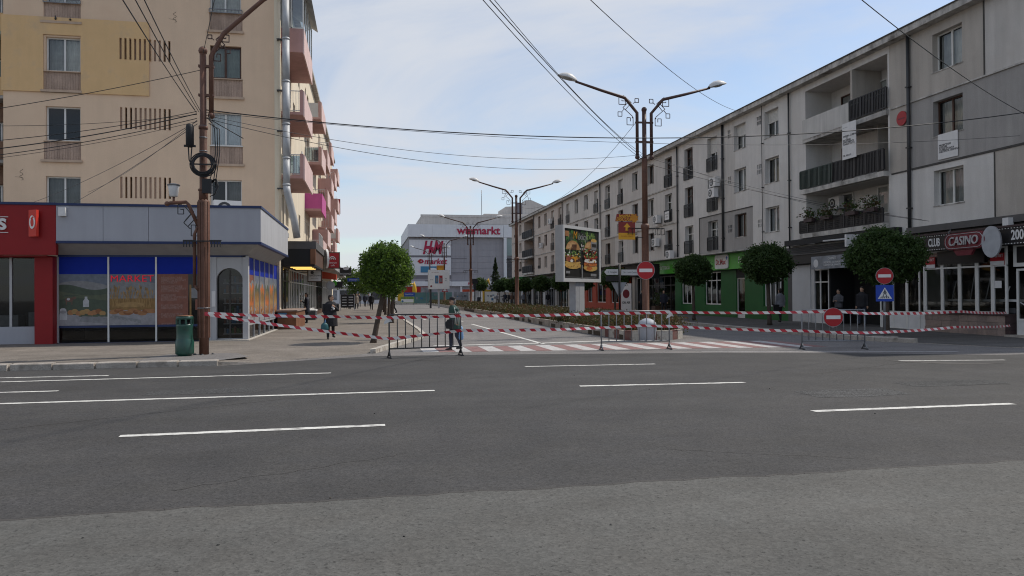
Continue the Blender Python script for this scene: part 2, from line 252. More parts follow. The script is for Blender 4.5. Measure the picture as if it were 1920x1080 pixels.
# ------------------------------------------------------------------ mesh helpers
class MB:
    def __init__(s, T=None): s.v = []; s.f = []; s.m = []; s.names = []; s.T = T; s.sm = []
    def mi(s, m):
        if m not in s.names: s.names.append(m)
        return s.names.index(m)
    def add(s, vs, fs, m, smooth=False):
        o = len(s.v); i = s.mi(m)
        for p in vs: s.v.append(tuple(s.T @ Vector(p)) if s.T is not None else tuple(p))
        for f in fs: s.f.append(tuple(o+k for k in f)); s.m.append(i); s.sm.append(smooth)
        return s
    def box(s, x0, x1, y0, y1, z0, z1, m):
        return s.add([(x0,y0,z0),(x1,y0,z0),(x1,y1,z0),(x0,y1,z0),(x0,y0,z1),(x1,y0,z1),(x1,y1,z1),(x0,y1,z1)],
                     [(0,3,2,1),(4,5,6,7),(0,1,5,4),(1,2,6,5),(2,3,7,6),(3,0,4,7)], m)
    def poly(s, pts, m): return s.add(pts, [tuple(range(len(pts)))], m)
    def prism(s, pts, z0, z1, m):                      # polygon in xy
        n = len(pts); v = [(x,y,z0) for x,y in pts]+[(x,y,z1) for x,y in pts]
        return s.add(v, [tuple(range(n-1,-1,-1)), tuple(range(n,2*n))]+[(i,(i+1)%n,n+(i+1)%n,n+i) for i in range(n)], m)
    def prism_xz(s, pts, y0, y1, m):
        n = len(pts); v = [(x,y0,z) for x,z in pts]+[(x,y1,z) for x,z in pts]
        return s.add(v, [tuple(range(n)), tuple(range(2*n-1,n-1,-1))]+[(i,n+i,n+(i+1)%n,(i+1)%n) for i in range(n)], m)
    def tube(s, pts, r, m, n=8, cap=True, smooth=True):
        P = [Vector(p) for p in pts]; rr = r if isinstance(r, (list, tuple)) else [r]*len(P)
        vs, fs = [], []; up = None
        for i, p in enumerate(P):
            d = (P[min(i+1,len(P)-1)]-P[max(i-1,0)])
            d = d.normalized() if d.length > 1e-9 else Vector((0,0,1))
            if up is None:
                up = d.orthogonal().normalized()
            else:
                up = (up-d*up.dot(d)); up = up.normalized() if up.length > 1e-6 else d.orthogonal().normalized()
            q = d.cross(up)
            for k in range(n):
                a = 2*math.pi*k/n; vs.append(tuple(p+(up*math.cos(a)+q*math.sin(a))*rr[i]))
        for i in range(len(P)-1):
            for k in range(n): fs.append((i*n+k, i*n+(k+1)%n, (i+1)*n+(k+1)%n, (i+1)*n+k))
        s.add(vs, fs, m, smooth)
        if cap: 
            o = len(s.v)-len(vs); i = s.mi(m); s.f += [tuple(o+k for k in range(n-1,-1,-1)), tuple(o+(len(P)-1)*n+k for k in range(n))]; s.m += [i,i]; s.sm += [False,False]
        return s
    def lathe(s, prof, m, n=20, c=(0,0), smooth=True, wob=0, a0=0):
        vs, fs = [], []
        for r, z in prof:
            for k in range(n):
                a = a0+2*math.pi*k/n; q = r*(1+(wob if k%2 else 0)); vs.append((c[0]+q*math.cos(a), c[1]+q*math.sin(a), z))
        for i in range(len(prof)-1):
            for k in range(n): fs.append((i*n+k, i*n+(k+1)%n, (i+1)*n+(k+1)%n, (i+1)*n+k))
        fs += [tuple(range(n-1,-1,-1)), tuple((len(prof)-1)*n+k for k in range(n))]
        return s.add(vs, fs, m, smooth)
    def loft(s, rings, m, n=14, smooth=True):            # rings: (cx,cy,cz,rx,ry)
        vs, fs = [], []
        for cx,cy,cz,rx,ry in rings:
            for k in range(n): a = 2*math.pi*k/n; vs.append((cx+rx*math.cos(a), cy+ry*math.sin(a), cz))
        for i in range(len(rings)-1):
            for k in range(n): fs.append((i*n+k, i*n+(k+1)%n, (i+1)*n+(k+1)%n, (i+1)*n+k))
        fs += [tuple(range(n-1,-1,-1)), tuple((len(rings)-1)*n+k for k in range(n))]
        return s.add(vs, fs, m, smooth)
    def ball(s, c, r, m, n=10, k=6, sc=(1,1,1)):
        pr = [(max(1e-3, math.sin(math.pi*i/k)), -math.cos(math.pi*i/k)) for i in range(k+1)]
        return s.loft([(c[0],c[1],c[2]+r*sc[2]*z, r*sc[0]*q, r*sc[1]*q) for q,z in pr], m, n)
    def disc_xz(s, cx, cz, r, y0, y1, m, n=28, rz=None): return s.prism_xz([(cx+r*math.cos(2*math.pi*i/n), cz+(rz or r)*math.sin(2*math.pi*i/n)) for i in range(n)], y0, y1, m)
    def mesh(s, name):
        me = bpy.data.meshes.new(name); me.from_pydata(s.v, [], s.f)
        for nme in s.names: me.materials.append(MATS[nme])
        me.polygons.foreach_set('material_index', s.m); me.polygons.foreach_set('use_smooth', s.sm); me.update(); return me
    def build(s, name, parent=None, loc=(0,0,0), rz=0.0): return link(name, s.mesh(name), parent, loc, rz)
def link(name, data, parent=None, loc=(0,0,0), rz=0.0):
    o = bpy.data.objects.new(name, data); C.objects.link(o); o.parent = parent; o.location = loc; o.rotation_euler = (0,0,rz); return o
def tag(o, label=None, cat=None, group=None, kind=None):
    if label: o['label'] = label
    if cat: o['category'] = cat
    if group: o['group'] = group
    if kind: o['kind'] = kind
    return o
def thing(name, label, cat, loc=(0,0,0), rz=0.0, group=None): return tag(link(name, None, None, loc, rz), label, cat, group)
def dup(root, loc=None, rz=None, label=None, group=None, parent=None):
    c = root.copy(); C.objects.link(c); c.parent = parent
    if loc is not None: c.location = loc
    if rz is not None: c.rotation_euler = (0,0,rz)
    if label: c['label'] = label
    if group: c['group'] = group
    for ch in root.children:
        k = ch.copy(); C.objects.link(k); k.parent = c
        for g in ch.children:
            q = g.copy(); C.objects.link(q); q.parent = k
    return c
def text(parent, name, s, size, m, loc, sx=1.0, shear=0.0, ext=0.004, bold=0.0, align='CENTER', rz=0.0, spacing=1.0, line=1.0):
    cu = bpy.data.curves.new(name, 'FONT'); cu.body = s; cu.size = size; cu.extrude = ext; cu.offset = bold; cu.shear = shear; cu.align_x = align; cu.align_y = 'CENTER'; cu.space_character = spacing; cu.space_line = line; cu.resolution_u = 3
    cu.materials.append(MATS[m]); o = bpy.data.objects.new(name, cu); C.objects.link(o); o.parent = parent; o.location = loc; o.rotation_euler = (R(90), 0, rz); o.scale = (sx, 1, 1); return o
def rotT(x, y, z, deg): return Matrix.Translation((x,y,z)) @ Matrix.Rotation(R(deg), 4, 'Z')
def wall(mb, u0, u1, v0, v1, ops, depth, m, y=0.0, matfn=None, eu=(), ev=(), rev=None):
    cl = lambda a, lo, hi: min(max(a, lo), hi)
    us = sorted({round(cl(a,u0,u1),4) for o in ops for a in o[:2]} | {u0,u1} | set(eu)); vs = sorted({round(cl(a,v0,v1),4) for o in ops for a in o[2:4]} | {v0,v1} | set(ev))
    for i in range(len(us)-1):
        for j in range(len(vs)-1):
            cx, cz = (us[i]+us[i+1])/2, (vs[j]+vs[j+1])/2
            if any(o[0] < cx < o[1] and o[2] < cz < o[3] for o in ops): continue
            mb.poly([(us[i],y,vs[j]),(us[i+1],y,vs[j]),(us[i+1],y,vs[j+1]),(us[i],y,vs[j+1])], matfn(cx,cz) if matfn else m)
    for o in ops:
        a, b_, c, d = o[:4]; dp = o[4] if len(o) > 4 else depth
        rm = rev or (matfn((a+b_)/2, d+0.05) if matfn else m)
        for q in ([(a,y,c),(a,y+dp,c),(a,y+dp,d),(a,y,d)], [(b_,y,c),(b_,y,d),(b_,y+dp,d),(b_,y+dp,c)], [(a,y,d),(a,y+dp,d),(b_,y+dp,d),(b_,y,d)], [(a,y,c),(b_,y,c),(b_,y+dp,c),(a,y+dp,c)]): mb.poly(q, rm)
WC = {}
def window(parent, u0, u1, v0, v1, y, fm='frame_white', split=(0.5,), sill=True, curtain=None, gl='glass_clear', transom=None, rz=0.0, loc=None, shutter=0.0, cdepth=0.10, bar=0.06):
    w_, h_ = round(u1-u0, 3), round(v1-v0, 3); key = (w_, h_, fm, split, transom, bar)
    L0 = loc or (u0, y, v0)
    if key not in WC:
        mb = MB(); b0 = bar
        mb.box(0, w_, 0, .06, 0, b0, fm); mb.box(0, w_, 0, .06, h_-b0, h_, fm); mb.box(0, b0, 0, .06, b0, h_-b0, fm); mb.box(w_-b0, w_, 0, .06, b0, h_-b0, fm)
        for q in split: mb.box(q*w_-b0*.6, q*w_+b0*.6, -.004, .056, b0, h_-b0, fm)
        if transom: mb.box(b0, w_-b0, .002, .054, transom*h_-b0*.5, transom*h_+b0*.5, fm)
        WC[key] = mb.mesh('window')
    o = link('window', WC[key], parent, L0, rz)
    xs = [bar] + [q*w_ for q in split] + [w_-bar]
    for i in range(len(xs)-1):
        k2 = ('p', round(xs[i+1]-xs[i],3), h_, gl)
        if k2 not in WC:
            a = xs[i+1]-xs[i]; WC[k2] = MB().poly([(0,0,bar),(a,0,bar),(a,0,h_-bar),(0,0,h_-bar)], gl).mesh('pane')
        link('pane', WC[k2], o, (xs[i], .03, 0))
        cm = curtain[i % len(curtain)] if isinstance(curtain, tuple) else curtain
        if cm:
            k3 = ('c', k2[1], h_, cm)
            if k3 not in WC:
                mb = MB(); n = 14; a = xs[i+1]-xs[i]
                pts = [(a*j/n, .03*math.sin(j*1.9)+.012*math.sin(j*4.3)) for j in range(n+1)]
                for j in range(n): mb.poly([(pts[j][0],pts[j][1],.05),(pts[j+1][0],pts[j+1][1],.05),(pts[j+1][0],pts[j+1][1],h_-.05),(pts[j][0],pts[j][1],h_-.05)], cm)
                WC[k3] = mb.mesh('curtain')
            link('curtain', WC[k3], o, (xs[i], cdepth+.05, 0))
    if shutter:
        hs = h_*shutter; mb = MB(); n = max(3, int(hs/.07))
        for j in range(n): z1 = h_-j*hs/n; mb.add([(.03,-.012,z1-hs/n),(w_-.03,-.012,z1-hs/n),(w_-.03,-.024,z1-hs/n*.5),(.03,-.024,z1-hs/n*.5),(.03,-.012,z1),(w_-.03,-.012,z1)], [(0,1,2,3),(3,2,5,4)], 'shutter')
        mb.build('roller_shutter', o)
    if sill:
        k4 = ('s', w_, sill)
        if k4 not in WC: WC[k4] = MB().box(-.05, w_+.05, -.30 if sill is True else -sill, .0, -.05, -.003, 'beige_trim' if sill is True else 'concrete_edge').mesh('sill')
        link('sill', WC[k4], o)
    return o
def railing(u0, u1, z0, z1, y, m, step=0.11, r=0.012, T=None, deco=True):
    mb = MB(T); mb.box(u0, u1, y-.025, y+.025, z1-.04, z1, m); mb.box(u0, u1, y-.02, y+.02, z0, z0+.03, m)
    n = max(2, int((u1-u0)/step))
    for i in range(n+1):
        u = u0+(u1-u0)*i/n; q = r*(1.8 if i % 8 == 0 or i == n else 1); mb.box(u-q, u+q, y-q, y+q, z0+.03, z1-.04, m)
    if deco: mb.box(u0, u1, y-.013, y+.013, z0+(z1-z0)*.72, z0+(z1-z0)*.72+.03, m)
    return mb
# ================================================================== SETTING
def sheet(name, pts, z, m, kind='structure', parent=None):
    mb = MB(); mb.poly([(x,y,z) for x,y in pts], m); o = mb.build(name, parent)
    return tag(o, kind=kind) if parent is None else o
sheet('ground', [(-900,-300),(900,-300),(900,1500),(-900,1500)], 0.0, 'paving_far')
# the old asphalt at the near side has a ragged edge against the newer carriageway
edge = [(-70+ i*0.125, 5.97+0.018*math.sin(i*0.37)+.012*math.sin(i*1.1)+rnd.uniform(-.022,.022)) for i in range(1120)]
sheet('old_asphalt', [(-70,-60),(70,-60)]+edge[::-1], 0.010, 'asphalt_old')
north = [(60,15.9),(19.6,16.0),(15.5,16.0),(12.0,17.6),(8.5,18.62),(4.0,19.45),(0.13,19.95),(-3.3,18.15),(-60,17.75)]
road = sheet('road', [(-70,5.9),(70,5.9)]+[(70,15.9)]+north+[(-70,17.7)], 0.005, 'asphalt_new')
street = sheet('side_street', [(-3.3,18.1),(0.13,19.9),(4,19.4),(8.5,18.6),(12,17.5),(15.5,15.95),(19.0,16),(16.0,21.5),(15.6,60),(15.6,130),(1.5,130),(1.5,30),(-1,21)], 0.003, 'asphalt_street')
def mark(parent, name, pts, z, m='paint_white'): return MB().poly([(x,y,z) for x,y in pts], m).build(name, parent)
def dash(x0, x1, y0, y1, wd=.13):
    n_ = max(6, int((x1-x0)/.07)); J = lambda: rnd.uniform(-.010,.006)
    lo_ = [(x0+(x1-x0)*i/n_+rnd.uniform(-.01,.01), y0+(y1-y0)*i/n_-wd/2-J()) for i in range(n_+1)]; hi_ = [(x0+(x1-x0)*i/n_+rnd.uniform(-.01,.01), y0+(y1-y0)*i/n_+wd/2+J()) for i in range(n_+1)]
    mb = MB()
    for i in range(n_): mb.poly([(*lo_[i],.009),(*lo_[i+1],.009),(*hi_[i+1],.009),(*hi_[i],.009)], 'paint_white')
    return mb.build('lane_line', road)
dash(-5.5,1.08,12.5,12.46); dash(-14.5,-8.2,12.52,12.5); dash(-2.8,.19,9.26,9.30,.14); dash(5.84,8.92,9.06,9.02,.14); dash(3.58,6.55,12.44,12.24); dash(3.38,6.34,16.08,15.92,.11)
dash(-16,-.76,15.62,15.80,.12); dash(-14,-5.18,16.75,16.45,.11); dash(-14,-5.2,14.06,13.97,.12); dash(12.0,14.4,15.2,14.75,.11); dash(-11.6,-8.6,9.2,9.24,.14); dash(14.7,17.7,8.95,8.9,.14); dash(12.4,15.4,12.0,11.9)
# pedestrian crossing: white and faded red bars, stop line, lane line, arrows
x = 1.5; k = 0
while x < 13.0:
    mark(street, 'crosswalk_bar', [(x,20.75-.095*(x-2)),(x+.44,20.71-.095*(x-2)),(x+.44,22.7),(x,22.7)], .0075, 'paint_red' if k % 2 else 'paint_faded'); x += .45; k += 1
mark(street, 'stop_line', [(2.0,23.25),(5.4,23.5),(8.6,24.2),(8.6,24.48),(5.4,23.75),(2.0,23.5)], .0075)
mark(street, 'edge_line', [(8.9,18.95),(15.2,17.0),(15.2,17.12),(8.9,19.08)], .0105, 'paint_faded')
mark(street, 'lane_line', [(5.42,23.2),(5.56,23.2),(5.56,40),(5.42,40)], .0075)
mark(street, 'lane_line', [(5.45,44),(5.57,44),(5.57,50),(5.45,50)], .0075)
for ax, ay in ((3.6,29.0),(7.3,31.0),(3.6,48)):
    mark(street, 'turn_arrow', [(ax-.09,ay),(ax+.09,ay),(ax+.09,ay+2.6),(ax+.75,ay+2.6),(ax+.75,ay+2.2),(ax+1.25,ay+2.85),(ax+.75,ay+3.5),(ax+.75,ay+3.1),(ax-.09,ay+3.1)], .0075, 'paint_faded')
# cracks and patches
def crack(name, parent, pts, wd, z, m='roof_dark'):
    mb = MB()
    for (x0,y0),(x1,y1) in zip(pts, pts[1:]):
        d = Vector((x1-x0,y1-y0)).normalized(); nx, ny = -d.y*wd/2, d.x*wd/2
        mb.poly([(x0-nx,y0-ny,z),(x1-nx,y1-ny,z),(x1+nx,y1+ny,z),(x0+nx,y0+ny,z)], m)
    return mb.build(name, parent)
def wander(p, q, n, j): return [(p[0]+(q[0]-p[0])*i/n+rnd.uniform(-j,j), p[1]+(q[1]-p[1])*i/n+rnd.uniform(-j,j)) for i in range(n+1)]
crack('crack', road, wander((-7.5,8.0),(2.5,14.5),46,.035), .014, .0088)
crack('crack', road, wander((-3.2,18.2),(8.0,18.3),40,.03), .03, .0088)
crack('crack', road, wander((6.5,14.2),(12.0,13.6),26,.03), .012, .0088)
crack('crack', road, [(x_,y_+.012) for x_,y_ in edge[440:700]], .034, .0112)
for p_, q_, n_, j_, w_ in (((6.6,10.6),(8.0,10.3),16,.05,.012),((6.9,10.9),(8.4,10.75),18,.05,.010),((9.2,11.2),(10.8,10.9),14,.05,.014),((3.0,7.2),(4.6,6.4),20,.04,.008),((-1.6,6.6),(.4,7.6),22,.04,.008),((-4,15.1),(4,14.9),40,.025,.008),((8.6,13.2),(13,15.4),30,.04,.012)): crack('crack', road, wander(p_,q_,n_,j_), w_, .0088, 'joint_dark')
for x0,x1,y0,y1 in ((6.7,8.3,10.2,10.95),(9.0,10.9,11.0,11.6),(-3.6,-1.9,13.0,13.6)): mark(road, 'asphalt_repair', [(x0,y0),((x0+x1)/2,y0-.06),(x1,y0+.05),(x1+.05,(y0+y1)/2),(x1,y1),((x0+x1)/2,y1+.05),(x0,y1-.03)], .0075, 'asphalt_repair')
mark(road, 'tar_patch', [(11.8,15.35),(12.3,15.2),(12.9,14.4),(13.9,14.15),(13.2,14.05),(12.5,14.15),(11.9,14.9)], .0086, 'joint_dark')
for i in range(26):        # bits of litter and loose stones on the asphalt
    x_, y_ = rnd.uniform(-6,9), rnd.uniform(3.3,17); r_ = rnd.uniform(.006,.014)
    if i == 0: lit = MB()
    lit.ball((x_, y_, .012), r_, rnd.choice(['kerb_stone','asphalt_repair','soil']), 5, 3, (1,.8,.5))
tag(lit.build('loose_stones'), kind='stuff')

# ---- left pavement: slab with dropped corner, kerb stones
lp_out = [(-60,17.85,.10),(-12,18.0,.10),(-3.5,18.22,.10),(-2.6,18.6,.012),(0.05,20.95,.012),(.62,23.3,.07),(1.25,25.4,.10),(1.75,27.4,.10),(2.0,29.5,.10),(2.05,32,.10),(2.1,60,.10),(2.15,140,.10)]
lp_in = [(-60,19.3,.10),(-12,19.4,.10),(-4.4,19.5,.10),(-3.6,20.0,.10),(-1.2,22.3,.10),(-.5,24.0,.10),(.1,25.9,.10),(.6,27.6,.10),(.9,29.5,.10),(1,32,.10),(1,60,.10),(1,140,.10)]
mb = MB(); n = len(lp_out)
for i in range(n-1): mb.poly([lp_out[i], lp_out[i+1], lp_in[i+1], lp_in[i]], 'paving_left')
mb.poly(lp_in+[(-60,140,.10)], 'paving_left')
for i in range(n-1): mb.poly([(*lp_out[i][:2],-.05),(*lp_out[i+1][:2],-.05),lp_out[i+1],lp_out[i]], 'kerb_stone')
lpav = tag(mb.build('pavement'), kind='structure')
def kerb(parent, pts, wd, h, z0, seg, mats, gap=.012, name='kerb_stone', jit=.006):
    k = 0
    for (x0,y0),(x1,y1) in zip(pts, pts[1:]):
        ln_ = math.hypot(x1-x0,y1-y0); m_ = max(1, round(ln_/seg)); a = math.atan2(y1-y0, x1-x0)
        for i in range(m_):
            l0, l1 = ln_*i/m_+gap/2, ln_*(i+1)/m_-gap/2; hh = h+rnd.uniform(-jit,jit); b_ = .018
            o = MB(); o.add([(l0,0,z0),(l1,0,z0),(l1,wd,z0),(l0,wd,z0),(l0,0,hh-b_),(l1,0,hh-b_),(l1,wd,hh),(l0,wd,hh),(l0+b_,b_,hh),(l1-b_,b_,hh)],
                [(0,3,2,1),(0,1,5,4),(1,2,6,9,5),(2,3,7,6),(3,0,4,8,7),(4,5,9,8),(8,9,6,7)], mats[k % len(mats)])
            o.build(name, parent, (x0, y0+rnd.uniform(-jit,jit), 0), a+rnd.uniform(-.006,.006)); k += 1
kerb(lpav, [(-14,17.9),(-12,17.96),(-3.4,18.17)], .26, .142, -.02, .82, ['kerb_stone'], .045, jit=.016)
kerb(lpav, [(0.05,20.9),(.66,23.25),(1.29,25.4),(1.79,27.4),(2.04,29.5),(2.09,32)], -.15, .125, -.02, .8, ['kerb_white'])
kerb(lpav, [(2.1,32),(2.14,60)], -.15, .125, -.02, 4.0, ['kerb_white']); kerb(lpav, [(2.14,60),(2.19,140)], -.15, .125, -.02, 20, ['kerb_white'])
for i in range(14):        # expansion joints and stains of the asphalt pavement
    pass
crack('crack', lpav, wander((-4.3,19.9),(-9.8,19.0),26,.05), .05, .1035, 'joint_dark')
crack('crack', lpav, wander((-6,18.9),(-13,18.75),30,.03), .04, .1035, 'joint_dark')
crack('crack', lpav, wander((-4,20.2),(-1.6,19.2),14,.02), .015, .1035, 'joint_dark')
sheet('pavement_patch', [(-5.4,18.6),(-3.4,18.55),(-2.9,19.4),(-3.4,20.7),(-5.1,20.75)], .1045, 'asphalt_street', parent=lpav)
# ---- right pavement
rp_out = [(15.75,130,.12),(15.75,60,.12),(15.75,24,.12),(16.1,21.2,.10),(16.7,20.2,.015),(17.6,17.9,.015),(19.0,16.9,.10),(60,16.4,.12)]
mb = MB(); mb.poly(rp_out+[(60,130,.12)], 'paving_right')
for i in range(len(rp_out)-1): mb.poly([(*rp_out[i][:2],-.05),(*rp_out[i+1][:2],-.05),rp_out[i+1],rp_out[i]], 'kerb_stone')
rpav = tag(mb.build('pavement'), kind='structure')
kerb(rpav, [(15.7,50),(15.7,24.2),(16.0,21.4),(16.6,20.3)], .16, .15, -.02, 1.0, ['kerb_stone'])
kerb(rpav, [(18.2,17.35),(19.1,16.85),(26,16.6)], .16, .14, -.02, 1.0, ['kerb_stone'])
# ---- planted island in the middle of the street
isl_L = [(8.95,23.75),(8.68,24.6),(8.62,28),(8.67,32.4),(9.12,47.5),(9.5,75),(9.8,122)]
isl_R = [(10.9,24.75),(11.9,27.6),(12.5,30),(12.7,36),(12.9,60),(12.9,122)]
isl = isl_L+isl_R[::-1]
mb = MB(); mb.prism([(x,y) for x,y in isl[::-1]], 0.0, .17, 'soil'); bed = tag(mb.build('planting_bed'), kind='structure')
kerb(bed, [(10.9,24.75),(10.2,24.0),(8.95,23.75),(8.68,24.6)], -.16, .33, -.02, .52, ['kerb_white','kerb_red'], .006, jit=.004)
kerb(bed, [(8.68,24.6),(8.64,26.6)], -.16, .32, -.02, .5, ['kerb_white','kerb_red'], .006, jit=.004); kerb(bed, [(8.64,26.6),(8.62,28),(8.67,32.4)], -.16, .32, -.02, .8, ['kerb_stone'], .006, jit=.004)
kerb(bed, [(8.67,32.4),(9.12,47.5)], -.16, .31, -.02, 1.0, ['kerb_stone'], .008); kerb(bed, [(9.12,47.5),(9.5,75),(9.8,122)], -.16, .31, -.02, 9, ['kerb_stone'])
kerb(bed, [(12.9,122),(12.9,60),(12.7,36)], -.16, .31, -.02, 9, ['kerb_stone']); kerb(bed, [(12.7,36),(12.5,30),(11.9,27.6),(10.9,24.75)], -.16, .32, -.02, .8, ['kerb_stone'], .008)

# ---- leaf meshes
def leaves(name, P, size, mats, seed=1, flat=0.0, mi=None, aspect=.55):
    rg = np.random.default_rng(seed); n = len(P); P = np.asarray(P, np.float32)
    a = rg.normal(size=(n,3)); a[:,2] *= (1-flat); a /= np.linalg.norm(a,axis=1,keepdims=True)
    b_ = rg.normal(size=(n,3)); b_ -= a*np.sum(a*b_,1,keepdims=True); b_ /= np.linalg.norm(b_,axis=1,keepdims=True)
    s_ = (size*rg.uniform(.6,1.3,(n,1))).astype(np.float32); nrm = np.cross(a,b_)
    V = np.stack([P-a*s_, P+b_*s_*aspect+nrm*s_*.15, P+a*s_, P-b_*s_*aspect+nrm*s_*.15],1).reshape(-1,3)
    me = bpy.data.meshes.new(name); me.vertices.add(4*n); me.vertices.foreach_set('co', V.astype(np.float32).ravel()); me.loops.add(4*n); me.loops.foreach_set('vertex_index', np.arange(4*n,dtype=np.int32))
    me.polygons.add(n); me.polygons.foreach_set('loop_start', np.arange(0,4*n,4,dtype=np.int32)); 
    for m_ in mats: me.materials.append(MATS[m_])
    if len(mats) > 1: me.polygons.foreach_set('material_index', (mi if mi is not None else rg.integers(0,len(mats),n)).astype(np.int32))
    me.update(calc_edges=True); return me
def inside(poly, X, Y):
    r_ = np.zeros(len(X), bool); j = len(poly)-1
    for i in range(len(poly)):
        xi, yi = poly[i]; xj, yj = poly[j]; r_ ^= ((yi > Y) != (yj > Y)) & (X < (xj-xi)*(Y-yi)/(yj-yi+1e-12)+xi); j = i
    return r_
rg = np.random.default_rng(5)
def bedpoints(y0, y1, nb, per, h):
    X = rg.uniform(8.6,13,nb*3); Y_ = rg.uniform(y0,y1,nb*3); core = [(x_*.93+10.75*.07, y_) for x_, y_ in isl]
    k_ = inside(core, X, Y_); X, Y_ = X[k_][:nb], Y_[k_][:nb]; n_ = len(X); H_ = rg.uniform(.6,1.15,n_)*h
    t_ = rg.uniform(.05,1,(n_,per)); sp_ = .10+.16*t_
    px_ = X[:,None]+rg.normal(size=(n_,per))*sp_; py_ = Y_[:,None]+rg.normal(size=(n_,per))*sp_; pz_ = .17+H_[:,None]*t_
    return np.stack([px_,py_,pz_],2).reshape(-1,3)
me = leaves('shrubs', bedpoints(24.6,45,900,52,.60), .045, ['leaf_shrub','leaf_shrub','leaf_shrub_green'], 3); tag(link('bedding_shrubs', me), kind='stuff')
me = leaves('shrubs', bedpoints(45,121,1900,28,.62), .075, ['leaf_shrub','leaf_shrub','leaf_shrub_green'], 4); tag(link('bedding_shrubs', me), kind='stuff')

# ================================================================== LEFT: BEIGE APARTMENT BLOCK
AX, AY = -15.75, 36.5
ab = thing('apartment_building', 'tall beige apartment block with pink balconies down its sunlit side, behind the corner market', 'building', (AX,AY,0))
U = lambda X: X-AX
FL = [(5.55,7.0),(8.6,10.13),(11.72,13.24),(14.80,16.30)]
ops = []; H_A = 17.2; W_A = 11.68
for z0,z1 in FL:
    for u0,u1 in ((1.70,3.12),(8.62,10.0)): ops.append((u0,u1,z0,z1,.24))
    for u0,u1 in ((1.62,3.14),(8.60,10.06)): ops.append((u0,u1,z0-.86,z0-.001,.07))
for z0,z1 in ((6.08,7.05),(9.22,10.2),(12.36,13.33)):
    for k in range(11): ops.append((4.76+k*.205,4.76+k*.205+.095,z0,z1,.24 if k in (1,2,9,10) else .10))
mb = MB(); wall(mb, 0, W_A, 0, H_A, ops, .2, 'beige')
sideT = rotT(W_A, 0, 0, 90)
ms = MB(sideT); sops = []
STK = [37.0,50.9,64.3,77.6]
for s0 in STK:
    for z in (4.4,7.4,10.4,13.45):
        b0 = s0-AY
        sops += [(b0+.7,b0+1.5,z,z+2.15,.25),(b0+2.2,b0+3.6,z+.8,z+2.1,.25),(b0+6.4,b0+7.5,z+.8,z+2.1,.25),(b0+9.4,b0+10.5,z+.8,z+2.1,.25)]
sops = [o for o in sops if o[1] < 51]
wall(ms, 0, 54, 0, H_A, sops, .25, 'cream')
for z0,z1 in ((6.08,7.05),(9.22,10.2),(12.36,13.33)):
    for k in (0,3,4,5,6,7,8): mb.box(4.76+k*.205,4.76+k*.205+.095,.09,.12,z0,z1,'spandrel')
mb.build('front_wall', ab); ms.build('street_wall', ab)
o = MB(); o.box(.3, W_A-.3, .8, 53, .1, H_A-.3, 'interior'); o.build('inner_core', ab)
o = MB(); o.box(-.1, W_A+.35, -.12, 54, H_A+.002, H_A+.25, 'concrete_edge'); o.build('roof', ab)
MB().box(0, .02, .3, 54, 0, H_A-.02, 'beige').build('back_wall', ab)
o = MB(); o.box(W_A-.20, W_A+.025, -.03, .22, 4.0, H_A-.01, 'cream'); o.build('corner_strip', ab)
FS = [('frame_white','curtain_grey','glass_dark'),('frame_white',None,'glass_dark'),('frame_white','curtain','glass_clear'),('frame_white','curtain','glass_clear')]
for i,(z0,z1) in enumerate(FL):
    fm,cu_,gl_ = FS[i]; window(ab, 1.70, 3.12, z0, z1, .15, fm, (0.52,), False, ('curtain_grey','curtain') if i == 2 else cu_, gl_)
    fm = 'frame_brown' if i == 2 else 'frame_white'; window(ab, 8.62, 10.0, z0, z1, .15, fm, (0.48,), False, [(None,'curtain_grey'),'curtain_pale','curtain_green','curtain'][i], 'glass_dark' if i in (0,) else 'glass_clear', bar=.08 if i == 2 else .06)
    for u0,u1 in ((1.62,3.14),(8.60,10.06)):
        o = MB(); o.box(u0+.002, u1-.002, .05, .075, z0-.858, z0-.003, 'spandrel'); a = u0+.08
        while a < u1-.05:
            o.tube([(a,.047,z0-.82),(a+rnd.uniform(-.03,.03),.043,z0-.45),(a+rnd.uniform(-.02,.02),.047,z0-.04)], .006, 'spandrel', 4); a += .11
        o.build('spandrel', ab)
        MB().box(u0-.10, u1+.06, -.10, .002, z0-.97, z0-.865, 'beige_trim').build('ledge', ab)
        MB().box(u0, u1, -.04, .04, z0-.045, z0-.004, 'frame_white' if (i==1 and u0>5) else 'beige_trim').build('sill', ab)
    if i == 3:
        for u0,u1 in ((1.62,3.14),(8.60,10.06)): railing(u0, u1, z0-.05, z0+.14, -.06, 'steel_grey', .16, .008, deco=False).build('guard_rail', ab)
for sc_u, sc_z in ((.72,7.05),(7.1,14.45)):            # scribbles on the render
    o = MB(); o.tube([(sc_u+.09*math.sin(k*1.3)*(1-k*.03), -.004, sc_z-.25+k*.045) for k in range(12)], .008, 'joint_dark', 4); o.tube([(sc_u-.25,-.004,sc_z-.1),(sc_u+.06,-.004,sc_z-.13)], .006, 'joint_dark', 4); o.build('scribble', ab)
# ochre insulation panel with its own window hole
pops = [(1.62,3.16,10.86,13.32,.06)]+[(o_[0],o_[1],o_[2],o_[3],.06) for o_ in ops if abs(o_[2]-12.36) < .01 and o_[0] < 6]
mp_ = MB(); wall(mp_, -.06, 6.0, 10.75, 14.1, pops, .065, 'ochre', y=-.07); mp_.box(-.06, 6.0, -.069, -.002, 14.085, 14.10, 'beige_trim'); mp_.box(-.06, 6.0, -.069, -.002, 10.75, 10.765, 'ochre'); mp_.box(5.985, 6.001, -.0685, -.002, 10.77, 14.08, 'ochre'); mp_.build('insulation_panel', ab)
